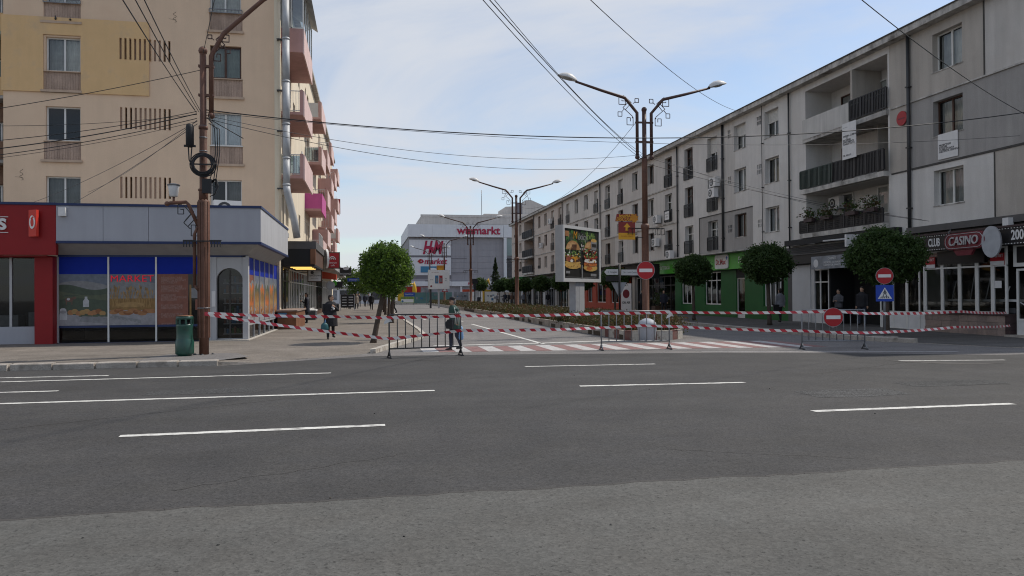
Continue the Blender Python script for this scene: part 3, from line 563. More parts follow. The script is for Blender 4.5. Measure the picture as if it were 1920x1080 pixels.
# side windows
for o_ in sops:
    window(ab, 0, o_[1]-o_[0], 0, o_[3]-o_[2], 0, 'frame_white', (0.5,) if o_[1]-o_[0] > 1 else (), False, rnd.choice(['curtain',None,'curtain_grey']), 'glass_dark', rz=R(90), loc=(W_A-.16, o_[0], o_[2]))
# balconies
def balcony(s0, z, ln_, style, pm='pink', out='pink_light', enc=False):
    T_ = rotT(W_A, s0-AY, 0, 90); d = 1.06
    o = MB(T_); o.box(0, ln_, -d, -.002, z-.14, z, pm); o.box(.0, ln_, -d-.06, -d, z-.22, z+1.0, out); o.box(ln_-.06, ln_, -d+.001, -.002, z+.001, z+.95, pm)
    if style in ('pink','magenta'): o.box(0, .06, -d+.001, -.002, z+.001, z+1.0, 'magenta' if style == 'magenta' else pm)
    else: o.box(0, .06, -d+.001, -d+.16, z+.001, z+1.05, pm)
    b = o.build('balcony', ab)
    T2 = rotT(0,0,0,0)
    if style in ('rail','glass'):
        q = MB(T_)
        for i in range(7): y_ = -d+.2+i*(d-.25)/6; q.box(.02,.04,y_-.01,y_+.01,z+.02,z+.98,'grey_light' if style == 'rail' else 'steel_grey')
        q.box(.015,.045,-d+.16,-.01,z+.98,z+1.02,'grey_light'); q.box(.015,.045,-d+.16,-.01,z+.05,z+.08,'grey_light'); q.build('railing', b)
    if style == 'glass': MB(T_).box(.05,.056,-d+.17,-.02,z+.1,z+.96,'glass_balcony').build('glass_panel', b)
    if style == 'corr':
        q = MB(T_); n_ = 12
        for i in range(n_): y0 = -d+.17+i*(d-.2)/n_; q.box(.03-.008*(i%2),.05,y0,y0+(d-.2)/n_-.002,z+.02,z+.95,'grey_light')
        q.build('sheet_panel', b)
    if enc:
        q = MB(T_)
        for i in range(5): u_ = i*(ln_-.06)/4; q.box(u_,u_+.06,-d-.05,-d+.01,z+1.0,z+2.75,'frame_white')
        q.box(0,ln_,-d-.052,-d+.012,z+2.75,z+2.82,'frame_white'); q.box(0,.05,-d*.5-.03,-d*.5+.03,z+1.0,z+2.75,'frame_white'); q.box(0,.05,-d+.02,-.01,z+2.752,z+2.82,'frame_white'); q.box(0,.05,-.07,-.01,z+1.0,z+2.75,'frame_white'); q.box(0,.05,-d+.02,-.01,z+1.0,z+1.05,'frame_white')
        q.build('glazing_bars', b); g = MB(T_); g.poly([(0.02,-d,z+1),(0.02,-.02,z+1),(0.02,-.02,z+2.75),(0.02,-d,z+2.75)],'glass_balcony'); g.poly([(0,-d-.02,z+1),(ln_,-d-.02,z+1),(ln_,-d-.02,z+2.75),(0,-d-.02,z+2.75)],'glass_balcony'); g.build('pane', b)
        r_ = MB(T_); r_.add([(-.4,-.002,z+3.7),(ln_+.3,-.002,z+3.7),(ln_+.3,-d-.35,z+2.85),(-.4,-d-.35,z+2.85),(-.4,-.002,z+3.66),(ln_+.3,-.002,z+3.66),(ln_+.3,-d-.35,z+2.81),(-.4,-d-.35,z+2.81)],[(0,1,2,3),(7,6,5,4),(0,3,7,4),(1,5,6,2),(2,6,7,3)],'zinc'); r_.build('tin_roof', b)
    if style in ('rail','glass','pink') and rnd.random() < .8:          # washing and clutter
        q = MB(T_)
        for i in range(4): u_ = rnd.uniform(.3,ln_-.5); q.box(u_,u_+rnd.uniform(.2,.5),-d+.12,-d+.15,z+.9,z+1.0+rnd.uniform(.05,.35),rnd.choice(['white_plain','casino_red','grey_light','steel_dark']))
        q.build('laundry', b)
    return b
balcony(37.0,13.42,5.4,'pink',enc=True); balcony(37.0,10.42,5.3,'rail'); balcony(37.0,7.36,5.3,'glass')
for s0, row in zip(STK[1:], ((('corr','pink'),('glass','pink'),('magenta','magenta')),(('rail','pink'),('pink','pink'),('rail','pink')),(('pink','pink'),('red','pink'),('corr','pink')))):
    for z, (st, pm) in zip((13.42,10.42,7.36), row): balcony(s0, z, 4.6, 'magenta' if st == 'magenta' else 'pink' if st == 'red' else st, pm if pm != 'magenta' else 'pink', 'magenta' if st=='magenta' else 'pink_light')
for s0, z, st in ((58.0,11.6,'pink'),(58.0,8.6,'rail'),(58,5.6,'pink'),(71,12.0,'rail'),(71,8.6,'pink'),(71,5.6,'rail'),(52,4.35,'rail'),(65,4.35,'pink')): balcony(s0, z, 4.2, st)
o = MB(sideT); o.box(50.5-.1,50.5,-1.3,-.0,5,12.6,'red_bright') if False else o.box(46.0,46.1,-1.18,-.02,10.4,12.0,'red_plain'); tag(o.build('balcony_screen', ab))
# metal flue climbing the corner in riveted lengths, and its elbow onto the canopy
px, py = U(-3.72), -.24
zs = [17.6,15.6,13.6,11.6,9.6,8.0,6.75]
for i in range(len(zs)-1):
    o = MB(); o.tube([(px,py,zs[i]),(px,py,zs[i+1]+.02)], .165, 'zinc', 18); o.tube([(px,py,zs[i+1]),(px,py,zs[i+1]+.09)], .178, 'zinc', 18); o.build('flue_length', ab)
o = MB(); o.tube([(px,py,6.75),(px+.03,py,6.45),(px+.30,py+.35,5.2),(px+.42,py+.5,4.35)], .165, 'zinc', 18); o.build('flue_elbow', ab)
o = MB()
for z in (6.6,9.3,11.2,13.6,15.6): o.box(px-.42,px-.15,py-.02,py+.24,z,z+.05,'steel_dark')
o.tube([(W_A+.05,-.06,4.1),(W_A+.05,-.06,17.1)],.05,'cream',8); o.build('flue_bracket', ab)
# ---- shops on the street side of the block: canopy, glazing, stall risers
cT = rotT(W_A, 0, 0, 90)
o = MB(cT); o.box(.6,8.0,-1.62,-.02,3.85,4.22,'grey_fascia'); o.box(.62,7.9,-1.55,-.02,3.02,3.10,'dark'); o.box(.60,.66,-1.5,-.05,3.1,3.84,'dark'); o.box(.6,7.9,-1.56,-1.50,3.1,3.84,'wood_dark'); o.box(.55,.80,-1.60,-1.36,3.11,3.84,'wood'); o.build('shop_canopy', ab)
o = MB(cT); o.box(8.02,50.5,-1.55,-.02,3.55,3.78,'concrete_edge'); o.box(8.02,50.5,-1.6,-1.551,3.6,4.25,'soffit_grey'); o.build('shop_canopy', ab)
railing(6.5,9.6,4.25,5.1,-1.4,'grey_light',.2,.012,cT,False).build('terrace_railing', ab)
for k in range(2): MB(cT).box(1.4+k*1.3,1.65+k*1.3,-1.35,-.35,2.97,3.015,'tube_lit').build('tube_light', ab)
MB(cT).box(2.75+1.3,3.0+1.3,-1.35,-.35,2.97,3.015,'tube_lit').build('tube_light', ab)
o = MB(cT); o.box(.3,53,-.05,-.001,0,.42,'wood_dark'); o.box(9,22,-.06,-.051,.45,.72,'white_plain'); o.build('stall_riser', ab)
sh = MB(cT); u_ = .6
while u_ < 50:
    wdt = rnd.choice([1.1,1.3,1.5,1.8]); fr = 'frame_white' if 3 < u_ < 24 or u_ > 32 else 'frame_dark'
    q = MB(cT)
    q.box(u_,u_+.07,-.08,-.002,.44,3.0,fr); q.box(u_+.07,u_+wdt,-.075,-.003,2.93,3.0,fr); q.box(u_+.07,u_+wdt,-.075,-.003,2.3,2.36,fr); q.box(u_+.07,u_+wdt,-.075,-.003,.44,.52,fr)
    f_ = q.build('shop_window', ab); MB(cT).poly([(u_+.07,-.04,.5),(u_+wdt,-.04,.5),(u_+wdt,-.04,2.95),(u_+.07,-.04,2.95)],'glass_shop').build('pane', f_)
    if rnd.random() < .6:
        q = MB(cT)
        for r_ in range(3):
            for c_ in range(2): q.box(u_+.15+c_*.4,u_+.45+c_*.4,-.032,-.030,.9+r_*.48,1.25+r_*.48,rnd.choice(['white_plain','grey_light','p_bread2']))
        q.build('notice', f_)
    u_ += wdt
# brown block at the far left edge
bb = thing('apartment_building', 'brown apartment block glimpsed at the left edge behind the beige one', 'building', (-30,39.5,0))
o = MB(); bops = [(12.0,13.6,z,z+1.4,.3) for z in (5.6,8.6,11.6,14.6)]; wall(o, 0, 14.1, 0, 18.5, bops, .3, 'brown_wall'); o.box(0,14.1,.35,10,0,18.4,'interior'); o.build('wall', bb)
for z in (4.9,7.9,10.9,13.9): 
    q = MB(); q.box(11.6,14.1,-.9,-.002,z,z+.15,'concrete_edge'); q.box(11.6,14.1,-.92,-.84,z+.15,z+1.0,'brown_wall' if z < 10 else 'ochre'); q.build('balcony', bb)
for b_ in bops: window(bb, b_[0], b_[1], b_[2], b_[3], .2, 'frame_white', (0.5,), False, None, 'glass_dark')

# ================================================================== LEFT: CORNER MARKET AND RED SHOP
mk = thing('market_building', 'low grey panelled corner market with blue trim and food pictures in its windows', 'building', (-10.0,26.8,0))
V = lambda X: X+10.0
fx1 = V(-3.5)
pj = [0.28,1.66,3.02,4.62,fx1-.001]
for a, b_ in zip(pj, pj[1:]):
    MB().box(a+.006, b_-.006, -.80, -.74, 3.40, 4.52, 'panel_grey').build('fascia_panel', mk)
sT = rotT(fx1, -.80, 0, 90)
for a, b_ in ((.06,2.9),(2.9,5.8),(5.8,8.6)): MB(sT).box(a+.004, b_-.006, 0, .06, 3.40, 4.52, 'panel_light').build('fascia_panel', mk)
o = MB(); o.box(.29,fx1-.06,-.735,-.70,3.35,4.5,'dark'); o.box(fx1-.10,fx1-.062,-.70,7.8,3.35,4.5,'dark'); o.build('fascia_frame', mk)
o = MB(); o.box(.283,fx1+.03,-.84,-.66,4.522,4.60,'blue_trim'); o.box(fx1-.14,fx1+.032,-.655,7.82,4.522,4.598,'blue_trim'); o.box(.283,fx1+.02,-.83,-.70,3.32,3.398,'blue_trim'); o.box(fx1-.12,fx1+.022,-.695,7.81,3.322,3.396,'blue_trim'); o.build('blue_trim', mk)
o = MB(); o.box(.0,fx1-.1,-.66,9.3,4.30,4.50,'soffit_grey'); o.build('roof', mk)
o = MB(); o.add([(.0,-.70,3.32),(fx1-.12,-.70,3.32),(V(-4.1),-.02,2.98),(0,-.02,2.98)],[(0,1,2,3)],'soffit_grey'); o.add([(fx1-.12,-.70,3.32),(fx1-.12,7.8,3.32),(V(-4.1),7.8,2.98),(V(-4.1),-.02,2.98)],[(0,1,2,3)],'soffit_grey'); o.build('soffit', mk)
o = MB(); o.box(.05,V(-4.1),-.05,-.001,2.93,2.99,'blue_trim'); o.box(.05,4.75,-.05,.0,.595,.665,'blue_trim'); o.box(.05,4.75,-.06,.0,.04,.11,'blue_trim'); o.build('blue_trim', mk)
o = MB(); o.box(0,4.8,-.10,.1,-.02,.04,'soffit_grey'); o.box(4.75,V(-4.0),-.35,-.001,-.02,.13,'kerb_white'); o.box(V(-4.09),V(-3.95),-.34,9.2,-.02,.12,'kerb_white'); o.build('plinth', mk)
o = MB(); o.box(.1,5.7,2.2,2.25,0,3,'interior_room'); o.box(.1,5.7,.1,2.2,2.985,3.0,'dark'); o.box(.1,5.7,.1,2.2,.03,.05,'interior'); o.build('inner_wall', mk)
BAY = [(.08,1.55),(1.60,3.02),(3.07,4.72)]
for i,(a,b_) in enumerate(BAY):
    f = MB(); f.box(a-.05,a,-.06,0,.112,2.928,'frame_white' if i else 'frame_grey')
    if i == 2: f.box(b_,b_+.05,-.06,0,.112,2.928,'frame_grey')
    w_ = f.build('shop_window', mk)
    MB().poly([(a,-.02,.67),(b_,-.02,.67),(b_,-.02,2.93),(a,-.02,2.93)],'glass_shop').build('pane', w_)
    MB().poly([(a,-.02,.11),(b_,-.02,.11),(b_,-.02,.595),(a,-.02,.595)],'glass_shop').build('pane', w_)
    MB().poly([(a,-.024,2.36),(b_,-.024,2.36),(b_,-.024,2.928),(a,-.024,2.928)],'blue_film').build('blue_band', w_)
class Poster:
    def __init__(s, y): s.mb = MB(); s.y = y; s.k = 0
    def P(s, pts, m): s.mb.poly([(x, s.y-s.k*.00012, z) for x,z in pts], m); s.k += 1
    def E(s, cx, cz, rx, rz, m, n=16, a0=0, a1=360, jit=0): s.P([(cx+rx*(1+rnd.uniform(-jit,jit))*math.cos(R(a0+(a1-a0)*i/n)), cz+rz*(1+rnd.uniform(-jit,jit))*math.sin(R(a0+(a1-a0)*i/n))) for i in range(n+(0 if a1-a0 >= 360 else 1))], m)
    def B(s, x0,x1,z0,z1,m): s.P([(x0,z0),(x1,z0),(x1,z1),(x0,z1)], m)
    def H(s, x0,x1,z0,zf,m,n=24): s.P([(x0,z0),(x1,z0)]+[(x1-(x1-x0)*i/n, zf((x1-(x1-x0)*i/n-x0)/(x1-x0))) for i in range(n+1)], m)
ga, gb = .67, 2.36
# countryside and milk
p = Poster(-.0235); a, b_ = BAY[0]
p.B(a,b_,ga,gb,'p_sky'); p.H(a,b_,ga,lambda t: 2.02+.12*math.sin(t*3+.4),'p_grey'); p.H(a,b_,ga,lambda t: 1.93+.09*math.sin(t*5+1),'p_hill'); p.H(a,b_,ga,lambda t: 1.75+.09*math.sin(t*3.4+2.5),'p_hill2')
for k in range(9): p.E(a+rnd.uniform(.1,1.35),rnd.uniform(1.62,1.84),rnd.uniform(.06,.16),.018,'p_hill',10)
p.H(a,b_,ga,lambda t: 1.52+.05*math.sin(t*4),'p_hill'); p.H(a,b_,ga,lambda t: 1.05-.1*t,'p_cloth')
p.E(a+.30,1.52,.13,.07,'p_cow'); p.B(a+.20,a+.235,1.36,1.5,'p_cow'); p.B(a+.37,a+.40,1.36,1.5,'p_cow'); p.E(a+.45,1.58,.06,.045,'p_cow'); p.E(a+.28,1.54,.05,.04,'p_milk')
p.P([(a+.72,1.28),(a+.9,1.28),(a+.9,1.48),(a+.85,1.55),(a+.85,1.62),(a+.77,1.62),(a+.77,1.55),(a+.72,1.48)],'p_milk'); p.E(a+.12,1.17,.10,.08,'p_milk'); p.B(a+.02,a+.24,.86,1.14,'p_milk'); p.E(a+.12,1.12,.11,.05,'p_cloth')
for k in range(9): p.E(a+.35+k*.12,1.10+.04*math.sin(k*2.1),.10,.085,rnd.choice(['p_bread2','p_wheat2','p_bread2','p_cloth','p_bread','p_wheat']),12)
for k in range(5): p.E(a+.5+k*.2,.98,.12,.03,rnd.choice(['p_cloth','p_grey','p_hill2']),12)
p.P([(a+.6,.80),(b_,.72),(b_,.92),(a+.7,.98)],'p_grey'); p.P([(a,ga),(a+.5,ga),(a+.3,.8),(a,.84)],'p_cloth')
p.mb.build('window_picture', mk)
# wheat and bread
p = Poster(-.0235); a, b_ = BAY[1]
p.B(a,b_,ga,gb,'p_sky'); p.H(a,b_,ga,lambda t: 2.1+.06*math.sin(t*4),'p_grey'); p.B(a,b_,ga,1.55,'p_wheat')
for k in range(46):
    x0 = rnd.uniform(a+.03,b_-.03); x1 = min(max(x0+rnd.uniform(-.16,.16),a+.02),b_-.02); h_ = rnd.uniform(1.6,1.95); p.P([(x0-.008,1.25),(x0+.008,1.25),(x1+.006,h_),(x1-.006,h_)],'p_wheat2'); p.E(x1,h_,.017,.06,rnd.choice(['p_wheat2','p_wheat']),8)
p.E((a+b_)/2-.05,1.34,.42,.09,'p_wheat2'); p.B(a,b_,ga,1.16,'p_cloth')
for k in range(9): p.E(a+.14+k*.145,1.10+.05*math.sin(k*1.9),.15,.075,'p_bread' if k%2 else 'p_bread2',14,jit=.05); p.E(a+.14+k*.145,1.13+.05*math.sin(k*1.9),.09,.025,'p_bread2',10)
p.P([(a,.92),(a+.75,.78),(a+1.0,.70),(a+.95,.84),(a+.1,1.0)],'p_grey')
for k in range(7): p.E(a+.12+k*.12,.93-.028*k,.03,.03,'p_cloth',8)
p.mb.build('window_picture', mk)
# price list
p = Poster(-.0235); a, b_ = BAY[2]; p.B(a,a+.98,ga,2.355,'p_brown'); p.mb.build('window_picture', mk)
p = Poster(-.0235); p.B(a+1.05,b_-.05,1.55,1.88,'p_grey'); p.B(a+1.2,b_-.06,1.15,1.5,'p_brown'); p.B(a+1.02,a+1.08,ga,2.0,'p_wheat'); p.mb.build('notice', mk)
for k, s_ in enumerate(['- REINCARCARE\n  DIRECTA PREPAY\n  CU CREDIT','- REINCARCARE\n  DIRECTA PREPAY\n  CU OPTIUNI','- ACTIVARE\n  OFERTE, OPTIUNI\n  BONUSURI','- PLATI FACTURI\n  ABONAMENTE','- PLATI FACTURI\n  UTILITATI','- ASTAREZELOR']):
    text(mk, 'lettering', s_, .105, 'p_text', (a+.06, -.027, 2.15-k*.29-(0 if k < 3 else .02)), .98, align='LEFT', ext=.0005, line=.72)
text(mk, 'neon_lettering', 'MARKET', .30, 'neon_red', (2.30,-.04,2.20), 1.14, ext=.006, bold=-.001, spacing=1.06)
# arched doorway
ops = []; o = MB(); o.box(4.77,4.95,-.04,.1,.10,2.93,'panel_light'); o.box(5.80,V(-4.02),-.05,.22,.10,2.97,'panel_light'); o.build('wall', mk)
arc = [(5.37-.43*math.cos(math.pi*i/18), 2.13+.43*math.sin(math.pi*i/18)) for i in range(19)]
o = MB(); lo = [(4.95,.1),(4.95,2.93)]; 
for i in range(18):
    (x0,z0),(x1,z1) = arc[i], arc[i+1]; o.poly([(x0,-.01,z0),(x1,-.01,z1),(4.95+.85*(i+1)/18,-.01,2.93),(4.95+.85*i/18,-.01,2.93)],'panel_light'); o.poly([(x0,-.01,z0),(x1,-.01,z1),(x1,.18,z1),(x0,.18,z0)],'panel_light')
o.poly([(4.95,-.01,.1),(4.94,-.01,.1),(4.94,-.01,2.13),(4.95,-.01,2.13)],'panel_light'); o.poly([(4.94,-.01,.1),(4.94,.18,.1),(4.94,.18,2.13),(4.94,-.01,2.13)],'panel_light'); o.poly([(5.80,-.01,.1),(5.80,.18,.1),(5.80,.18,2.13),(5.80,-.01,2.13)],'panel_light'); o.build('door_arch', mk)
o = MB(); o.box(4.94,5.80,.17,.20,.1,.16,'frame_grey'); o.box(5.33,5.38,.165,.2,.16,2.5,'frame_dark'); d_ = o.build('door', mk)
MB().poly([(4.94,.19,.16),(5.80,.19,.16),(5.80,.19,2.55),(4.94,.19,2.55)],'glass_dark').build('pane', d_)
o = MB()
for r_ in range(6):
    o.box(4.98,5.76,1.0,1.35,.25+r_*.36,.28+r_*.36,'frame_grey')
    for c_ in range(9): o.box(5.0+c_*.085,5.07+c_*.085,1.02,1.2,.28+r_*.36,.28+r_*.36+rnd.uniform(.12,.28),rnd.choice(['p_grey','p_brown','p_blue','p_green','p_cloth','p_bread']))
o.build('shelf_goods', mk)
MB().box(4.80,4.92,-.055,-.042,1.25,1.78,'sign_white').build('notice', mk)
# side wall along the pavement
wT = rotT(V(-4.1), .2, 0, 90)
o = MB(wT); o.box(-.2,.06,-.02,.06,.1,2.99,'panel_light'); o.box(8.5,9.4,-.02,.06,.0,2.99,'blue_trim'); o.build('side_wall', mk)
sb = [.10+i*1.4 for i in range(7)]
for i in range(6):
    a, b_ = sb[i], sb[i+1]; f = MB(wT); f.box(a,a+.06,-.04,.02,.12,2.97,'frame_grey'); f.box(a+.06,b_,-.03,.01,.58,.64,'frame_grey'); w_ = f.build('shop_window', mk)
    MB(wT).poly([(a+.06,0,.12),(b_,0,.12),(b_,0,2.97),(a+.06,0,2.97)],'glass_shop').build('pane', w_)
    MB(wT).poly([(a+.06,-.004,2.36),(b_,-.004,2.36),(b_,-.004,2.96),(a+.06,-.004,2.96)],'blue_film').build('blue_band', w_)
    q = MB(wT); q.poly([(a+.06,-.004,.66),(b_,-.004,.66),(b_,-.004,2.358),(a+.06,-.004,2.358)],['p_brown','p_sky','p_sky','p_grey','p_sky','p_sky'][i])
    for k, (h_, am, m_) in enumerate(((2.12,.05,'p_grey'),(1.98,.10,'p_hill2' if i % 2 else 'p_orange'),(1.74,.12,'p_wheat'),(1.50,.14,'p_wheat2' if i % 3 else 'p_orange'),(1.22,.08,'p_bread2'),(1.02,.07,'p_bread'),(.86,.05,'p_cloth'))):
        n_ = 16; tp = [(b_-(b_-a-.06)*t_/n_, -.0045-k*.0003, h_+am*math.sin(t_*(.5+.23*k)+i*1.7)+rnd.uniform(-.02,.02)) for t_ in range(n_+1)]; q.poly([(a+.06,-.0045-k*.0003,.66),(b_,-.0045-k*.0003,.66)]+tp, m_)
    for k in range(14): u_ = rnd.uniform(a+.2,b_-.2); z_ = rnd.uniform(.85,1.25); r_ = rnd.uniform(.05,.12); q.poly([(u_+r_*math.cos(t_*.7), -.0075-k*.0002, z_+r_*.55*math.sin(t_*.7)) for t_ in range(9)], rnd.choice(['p_bread2','p_bread','p_wheat2','p_cloth']))
    for k in range(18): u_ = rnd.uniform(a+.15,b_-.1); z_ = rnd.uniform(1.3,1.5); q.poly([(u_-.008,-.0105-k*.0002,z_),(u_+.008,-.0105-k*.0002,z_),(u_+rnd.uniform(-.05,.05),-.0105-k*.0002,z_+.4)], rnd.choice(['p_wheat2','p_orange','p_wheat']))
    q.build('window_picture', mk)
# things on the market roof
MB().box(V(-9.60),V(-9.40),-.95,-.805,4.18,4.45,'sign_white').build('alarm_box', mk)
# red shop
rs = thing('shop_building', 'low red fronted phone shop left of the grey market', 'building', (-16.0,26.8,0))
Wr = lambda X: X+16.0
for a, b_ in ((0,2.1),(2.1,4.2),(4.2,6.28)): MB().box(a+.003,b_-.003,-.80,-.6,2.95,4.53,'red_shop').build('fascia_panel', rs)
o = MB(); o.box(0,6.28,-.84,-.62,4.533,4.61,'blue_trim'); o.box(0,6.0,-.598,9,4.3,4.5,'soffit_grey'); o.box(0,5.95,-.6,.3,2.90,2.945,'red_shop'); o.build('roof', rs)
MB().box(Wr(-10.5),Wr(-9.97),-.40,.1,0,2.9,'red_shop').build('pillar', rs)
MB().box(0,Wr(-10.5),-.05,.15,-.02,.66,'panel_grey').build('stall_riser', rs)
for a, b_ in ((1.6,3.1),(3.1,4.62),(4.62,5.5)):
    f = MB().box(a,a+.07,-.03,.05,.662,2.9,'frame_grey').build('shop_window', rs); MB().poly([(a+.07,.02,.662),(b_,.02,.662),(b_,.02,2.9),(a+.07,.02,2.9)],'glass_dark').build('pane', f)
o = MB(); o.box(0,6,2.5,2.55,0,3,'interior'); o.box(4.6,5.3,1.4,1.9,.3,1.1,'p_grey'); o.box(3.2,4.2,1.6,2.1,.3,1.0,'p_grey'); o.box(0,6,.2,2.5,2.86,2.89,'interior'); o.build('inner_wall', rs)
text(rs, 'lettering', 'S', .47, 'sign_white', (Wr(-11.24),-.83,3.89), 1.05, ext=.02, bold=.02)
text(rs, 'lettering', 'PLU', .47, 'sign_white', (Wr(-11.95),-.83,3.89), 1.05, ext=.02, bold=.02)
o = MB(); o.box(2.2,Wr(-11.08),-.82,-.802,4.13,4.15,'sign_white'); o.box(2.2,Wr(-11.08),-.82,-.802,3.64,3.66,'sign_white'); o.build('stripe', rs)
# projecting logo sign
ls = thing('logo_sign', 'bright red projecting sign with white ring emblem on the red shop front', 'sign', (-10.30,25.94,0), R(-28))
MB().box(-.155,.155,-.09,.0,3.52,4.36,'red_bright').build('panel', ls)
o = MB(); o.disc_xz(0,3.97,.115,-.105,-.092,'white_plain',28,.21); b1 = o.build('emblem', ls)
o = MB(); o.disc_xz(.008,3.96,.062,-.112,-.106,'red_bright',24,.13); o.prism_xz([(.0,4.05),(.08,4.13),(.03,4.15),(-.05,4.09)],-.112,-.106,'red_bright'); o.build('emblem_drop', b1)
MB().box(-.05,.05,0,.2,3.8,3.9,'steel_dark').build('bracket', ls)
# ================================================================== RIGHT: LONG APARTMENT BUILDING
rb = thing('apartment_building', 'long four storey grey white apartment building with shops below along the right of the street', 'building', (22,0,0), R(-90))
Y0, Y1, HR = 19.0, 114.0, 12.25
def fl(k): return (4.05, 6.78, 9.42)[k]
WZ = [(4.97,6.35),(7.70,9.08),(10.25,11.74)]
FZ = [(4.32,6.28),(6.88,8.98),(9.50,11.70)]
stacks = [(24.3,25.8,'W'),(37.1,38.55,'W'),(40.7,42.15,'W'),(44.38,45.78,'F'),(48.05,49.42,'F'),(51.65,52.98,'F'),(55.2,56.55,'W'),(58.72,60.05,'W'),(62.4,63.66,'F'),(66.0,67.35,'F'),(69.58,70.88,'F'),(73.05,74.45,'W'),(76.7,78.0,'W'),(80.1,81.45,'F'),(83.66,85.0,'F'),(87.15,88.6,'F'),(90.8,92.2,'W'),(94.35,95.75,'W'),(106.6,108.2,'W'),(110.4,111.6,'W')]
ops = []; wins = []
for ya, yb, t_ in stacks:
    for k in range(3):
        z0, z1 = (WZ if t_ == 'W' else FZ)[k]; o_ = (-yb,-ya,z0,z1,.34); ops.append(o_); wins.append((ya,yb,t_,k,z0,z1))
for ya, yb, z0, z1 in ((42.55,42.95,11.14,11.69),(42.55,42.95,8.3,8.8),(38.9,39.42,11.16,11.7),(38.9,39.42,8.35,8.95),(38.95,39.4,5.3,5.8),(42.45,43.0,5.3,5.8)):
    for i in range(3 if z0 < 6 or yb < 40 and z0 < 9 else 2):
        for j in range(2): w_ = (yb-ya)/(3 if z0 < 6 or yb < 40 and z0 < 9 else 2); ops.append((-yb+i*w_+.02,-yb+(i+1)*w_-.03,z0+j*(z1-z0)/2+.02,z0+(j+1)*(z1-z0)/2-.03,.12))
LG = [(28.4,34.55),(98.4,104.6)]
for ya, yb in LG: ops += [(-yb,-ya,4.55,6.55,1.5),(-yb,-ya,6.78,9.22,1.5),(-yb,-ya,9.42,11.85,1.5)]
def rmat(u, z):
    y = -u
    if y < 27.05:
        if z > 9.4: return 'wall_taupe' if y > 23.27 else 'wall_white'
        if z > 6.62: return 'wall_dark'
        return 'wall_light' if y > 22.87 else 'wall_taupe'
    if y < 28.3: return 'wall_taupe' if z > 6.62 else 'wall_light'
    if 39.93 < y < 47.05 and 4.1 < z < 6.62: return 'wall_dark'
    if 64.6 < y < 68.6 and 4.05 < z < 6.75: return 'wall_taupe'
    if y > 82.9: return 'wall_far'
    return 'wall_white' if y > 50.5 or y > 36 and int(y*.31) % 3 == 1 else 'wall_light'
mb = MB(); wall(mb, -Y1, -Y0, 3.95, HR-.001, ops, .34, 'wall_white', matfn=rmat, eu=[-27.05,-28.3,-23.27,-22.87,-39.93,-47.05,-50.5,-64.6,-68.6,-82.9,-36,-33,-39,-42], ev=[6.62,9.4,4.1,6.75])
mb.build('wall', rb)
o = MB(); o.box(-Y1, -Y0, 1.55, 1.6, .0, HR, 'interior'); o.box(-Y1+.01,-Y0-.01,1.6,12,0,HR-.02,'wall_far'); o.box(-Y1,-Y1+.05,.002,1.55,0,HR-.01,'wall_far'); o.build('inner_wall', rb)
for ya, yb in LG:                                     # the loggias have pale back walls
    q = MB()
    m_ = 'wall_light' if ya < 50 else 'wall_pinkish'
    for k,(z0,z1) in enumerate(((4.55,6.55),(6.78,9.22),(9.42,11.85))): q.poly([(-yb,1.49,z0),(-ya,1.49,z0),(-ya,1.49,z1),(-yb,1.49,z1)], m_ if ya > 50 or k != 1 else 'wall_light')
    q.build('loggia_back', rb)
o = MB()                                              # roof edge: slab, fascia with weathered front, dark flashing
for i in range(32):
    a = -Y1-.3+i*2.98; o.box(a, a+2.975, -.42-rnd.uniform(0,.012), .5, HR-.10+rnd.uniform(-.008,.008), HR+.15, 'concrete_edge')
o.box(-Y1-.32,-Y0,-.47,.6,HR+.152,HR+.20,'roof_dark'); o.box(-Y1,-Y0,.0,12,HR+.19,HR+.3,'roof_dark'); o.build('roof', rb)
o = MB()
for z in (6.70,9.35):
    o.box(-97.9,-50.55,-.07,-.002,z,z+.09,'concrete_edge'); o.box(-Y1,-104.8,-.07,-.002,z,z+.09,'concrete_edge')
o.box(-27.0,-19,-.03,-.002,6.58,6.66,'joint_dark'); o.box(-27.0,-19,-.06,-.002,9.36,9.42,'concrete_edge'); o.box(-28.2,-27.1,-.05,-.002,9.36,9.42,'concrete_edge'); o.box(-47.05,-39.93,-.035,-.002,6.60,6.65,'joint_dark'); o.box(-47.08,-47.02,-.03,-.003,4.1,6.6,'joint_dark'); o.box(-28.2,-27.1,-.03,-.002,6.58,6.64,'joint_dark')
o.box(-23.3,-23.24,-.02,-.002,9.43,12.2,'joint_dark'); o.box(-22.9,-22.85,-.02,-.002,4.2,6.57,'joint_dark'); o.build('string_course', rb)
for y_, r_, z0 in ((27.05,.07,3.95),(35.95,.045,3.9),(43.5,.075,3.95),(50.5,.055,3.95),(68.7,.055,3.95),(82.9,.055,3.95),(97.9,.05,3.95),(38.7,.02,4.0)):
    q = MB(); q.tube([(-y_,-.1,z0),(-y_,-.1,HR-.05)], r_, 'steel_dark' if r_ > .03 else 'cable_grey', 8)
    for z in (5,7.5,10): q.box(-y_-r_-.02,-y_+r_+.02,-.1-r_-.015,-.003,z,z+.05,'steel_dark')
    q.build('downpipe', rb)
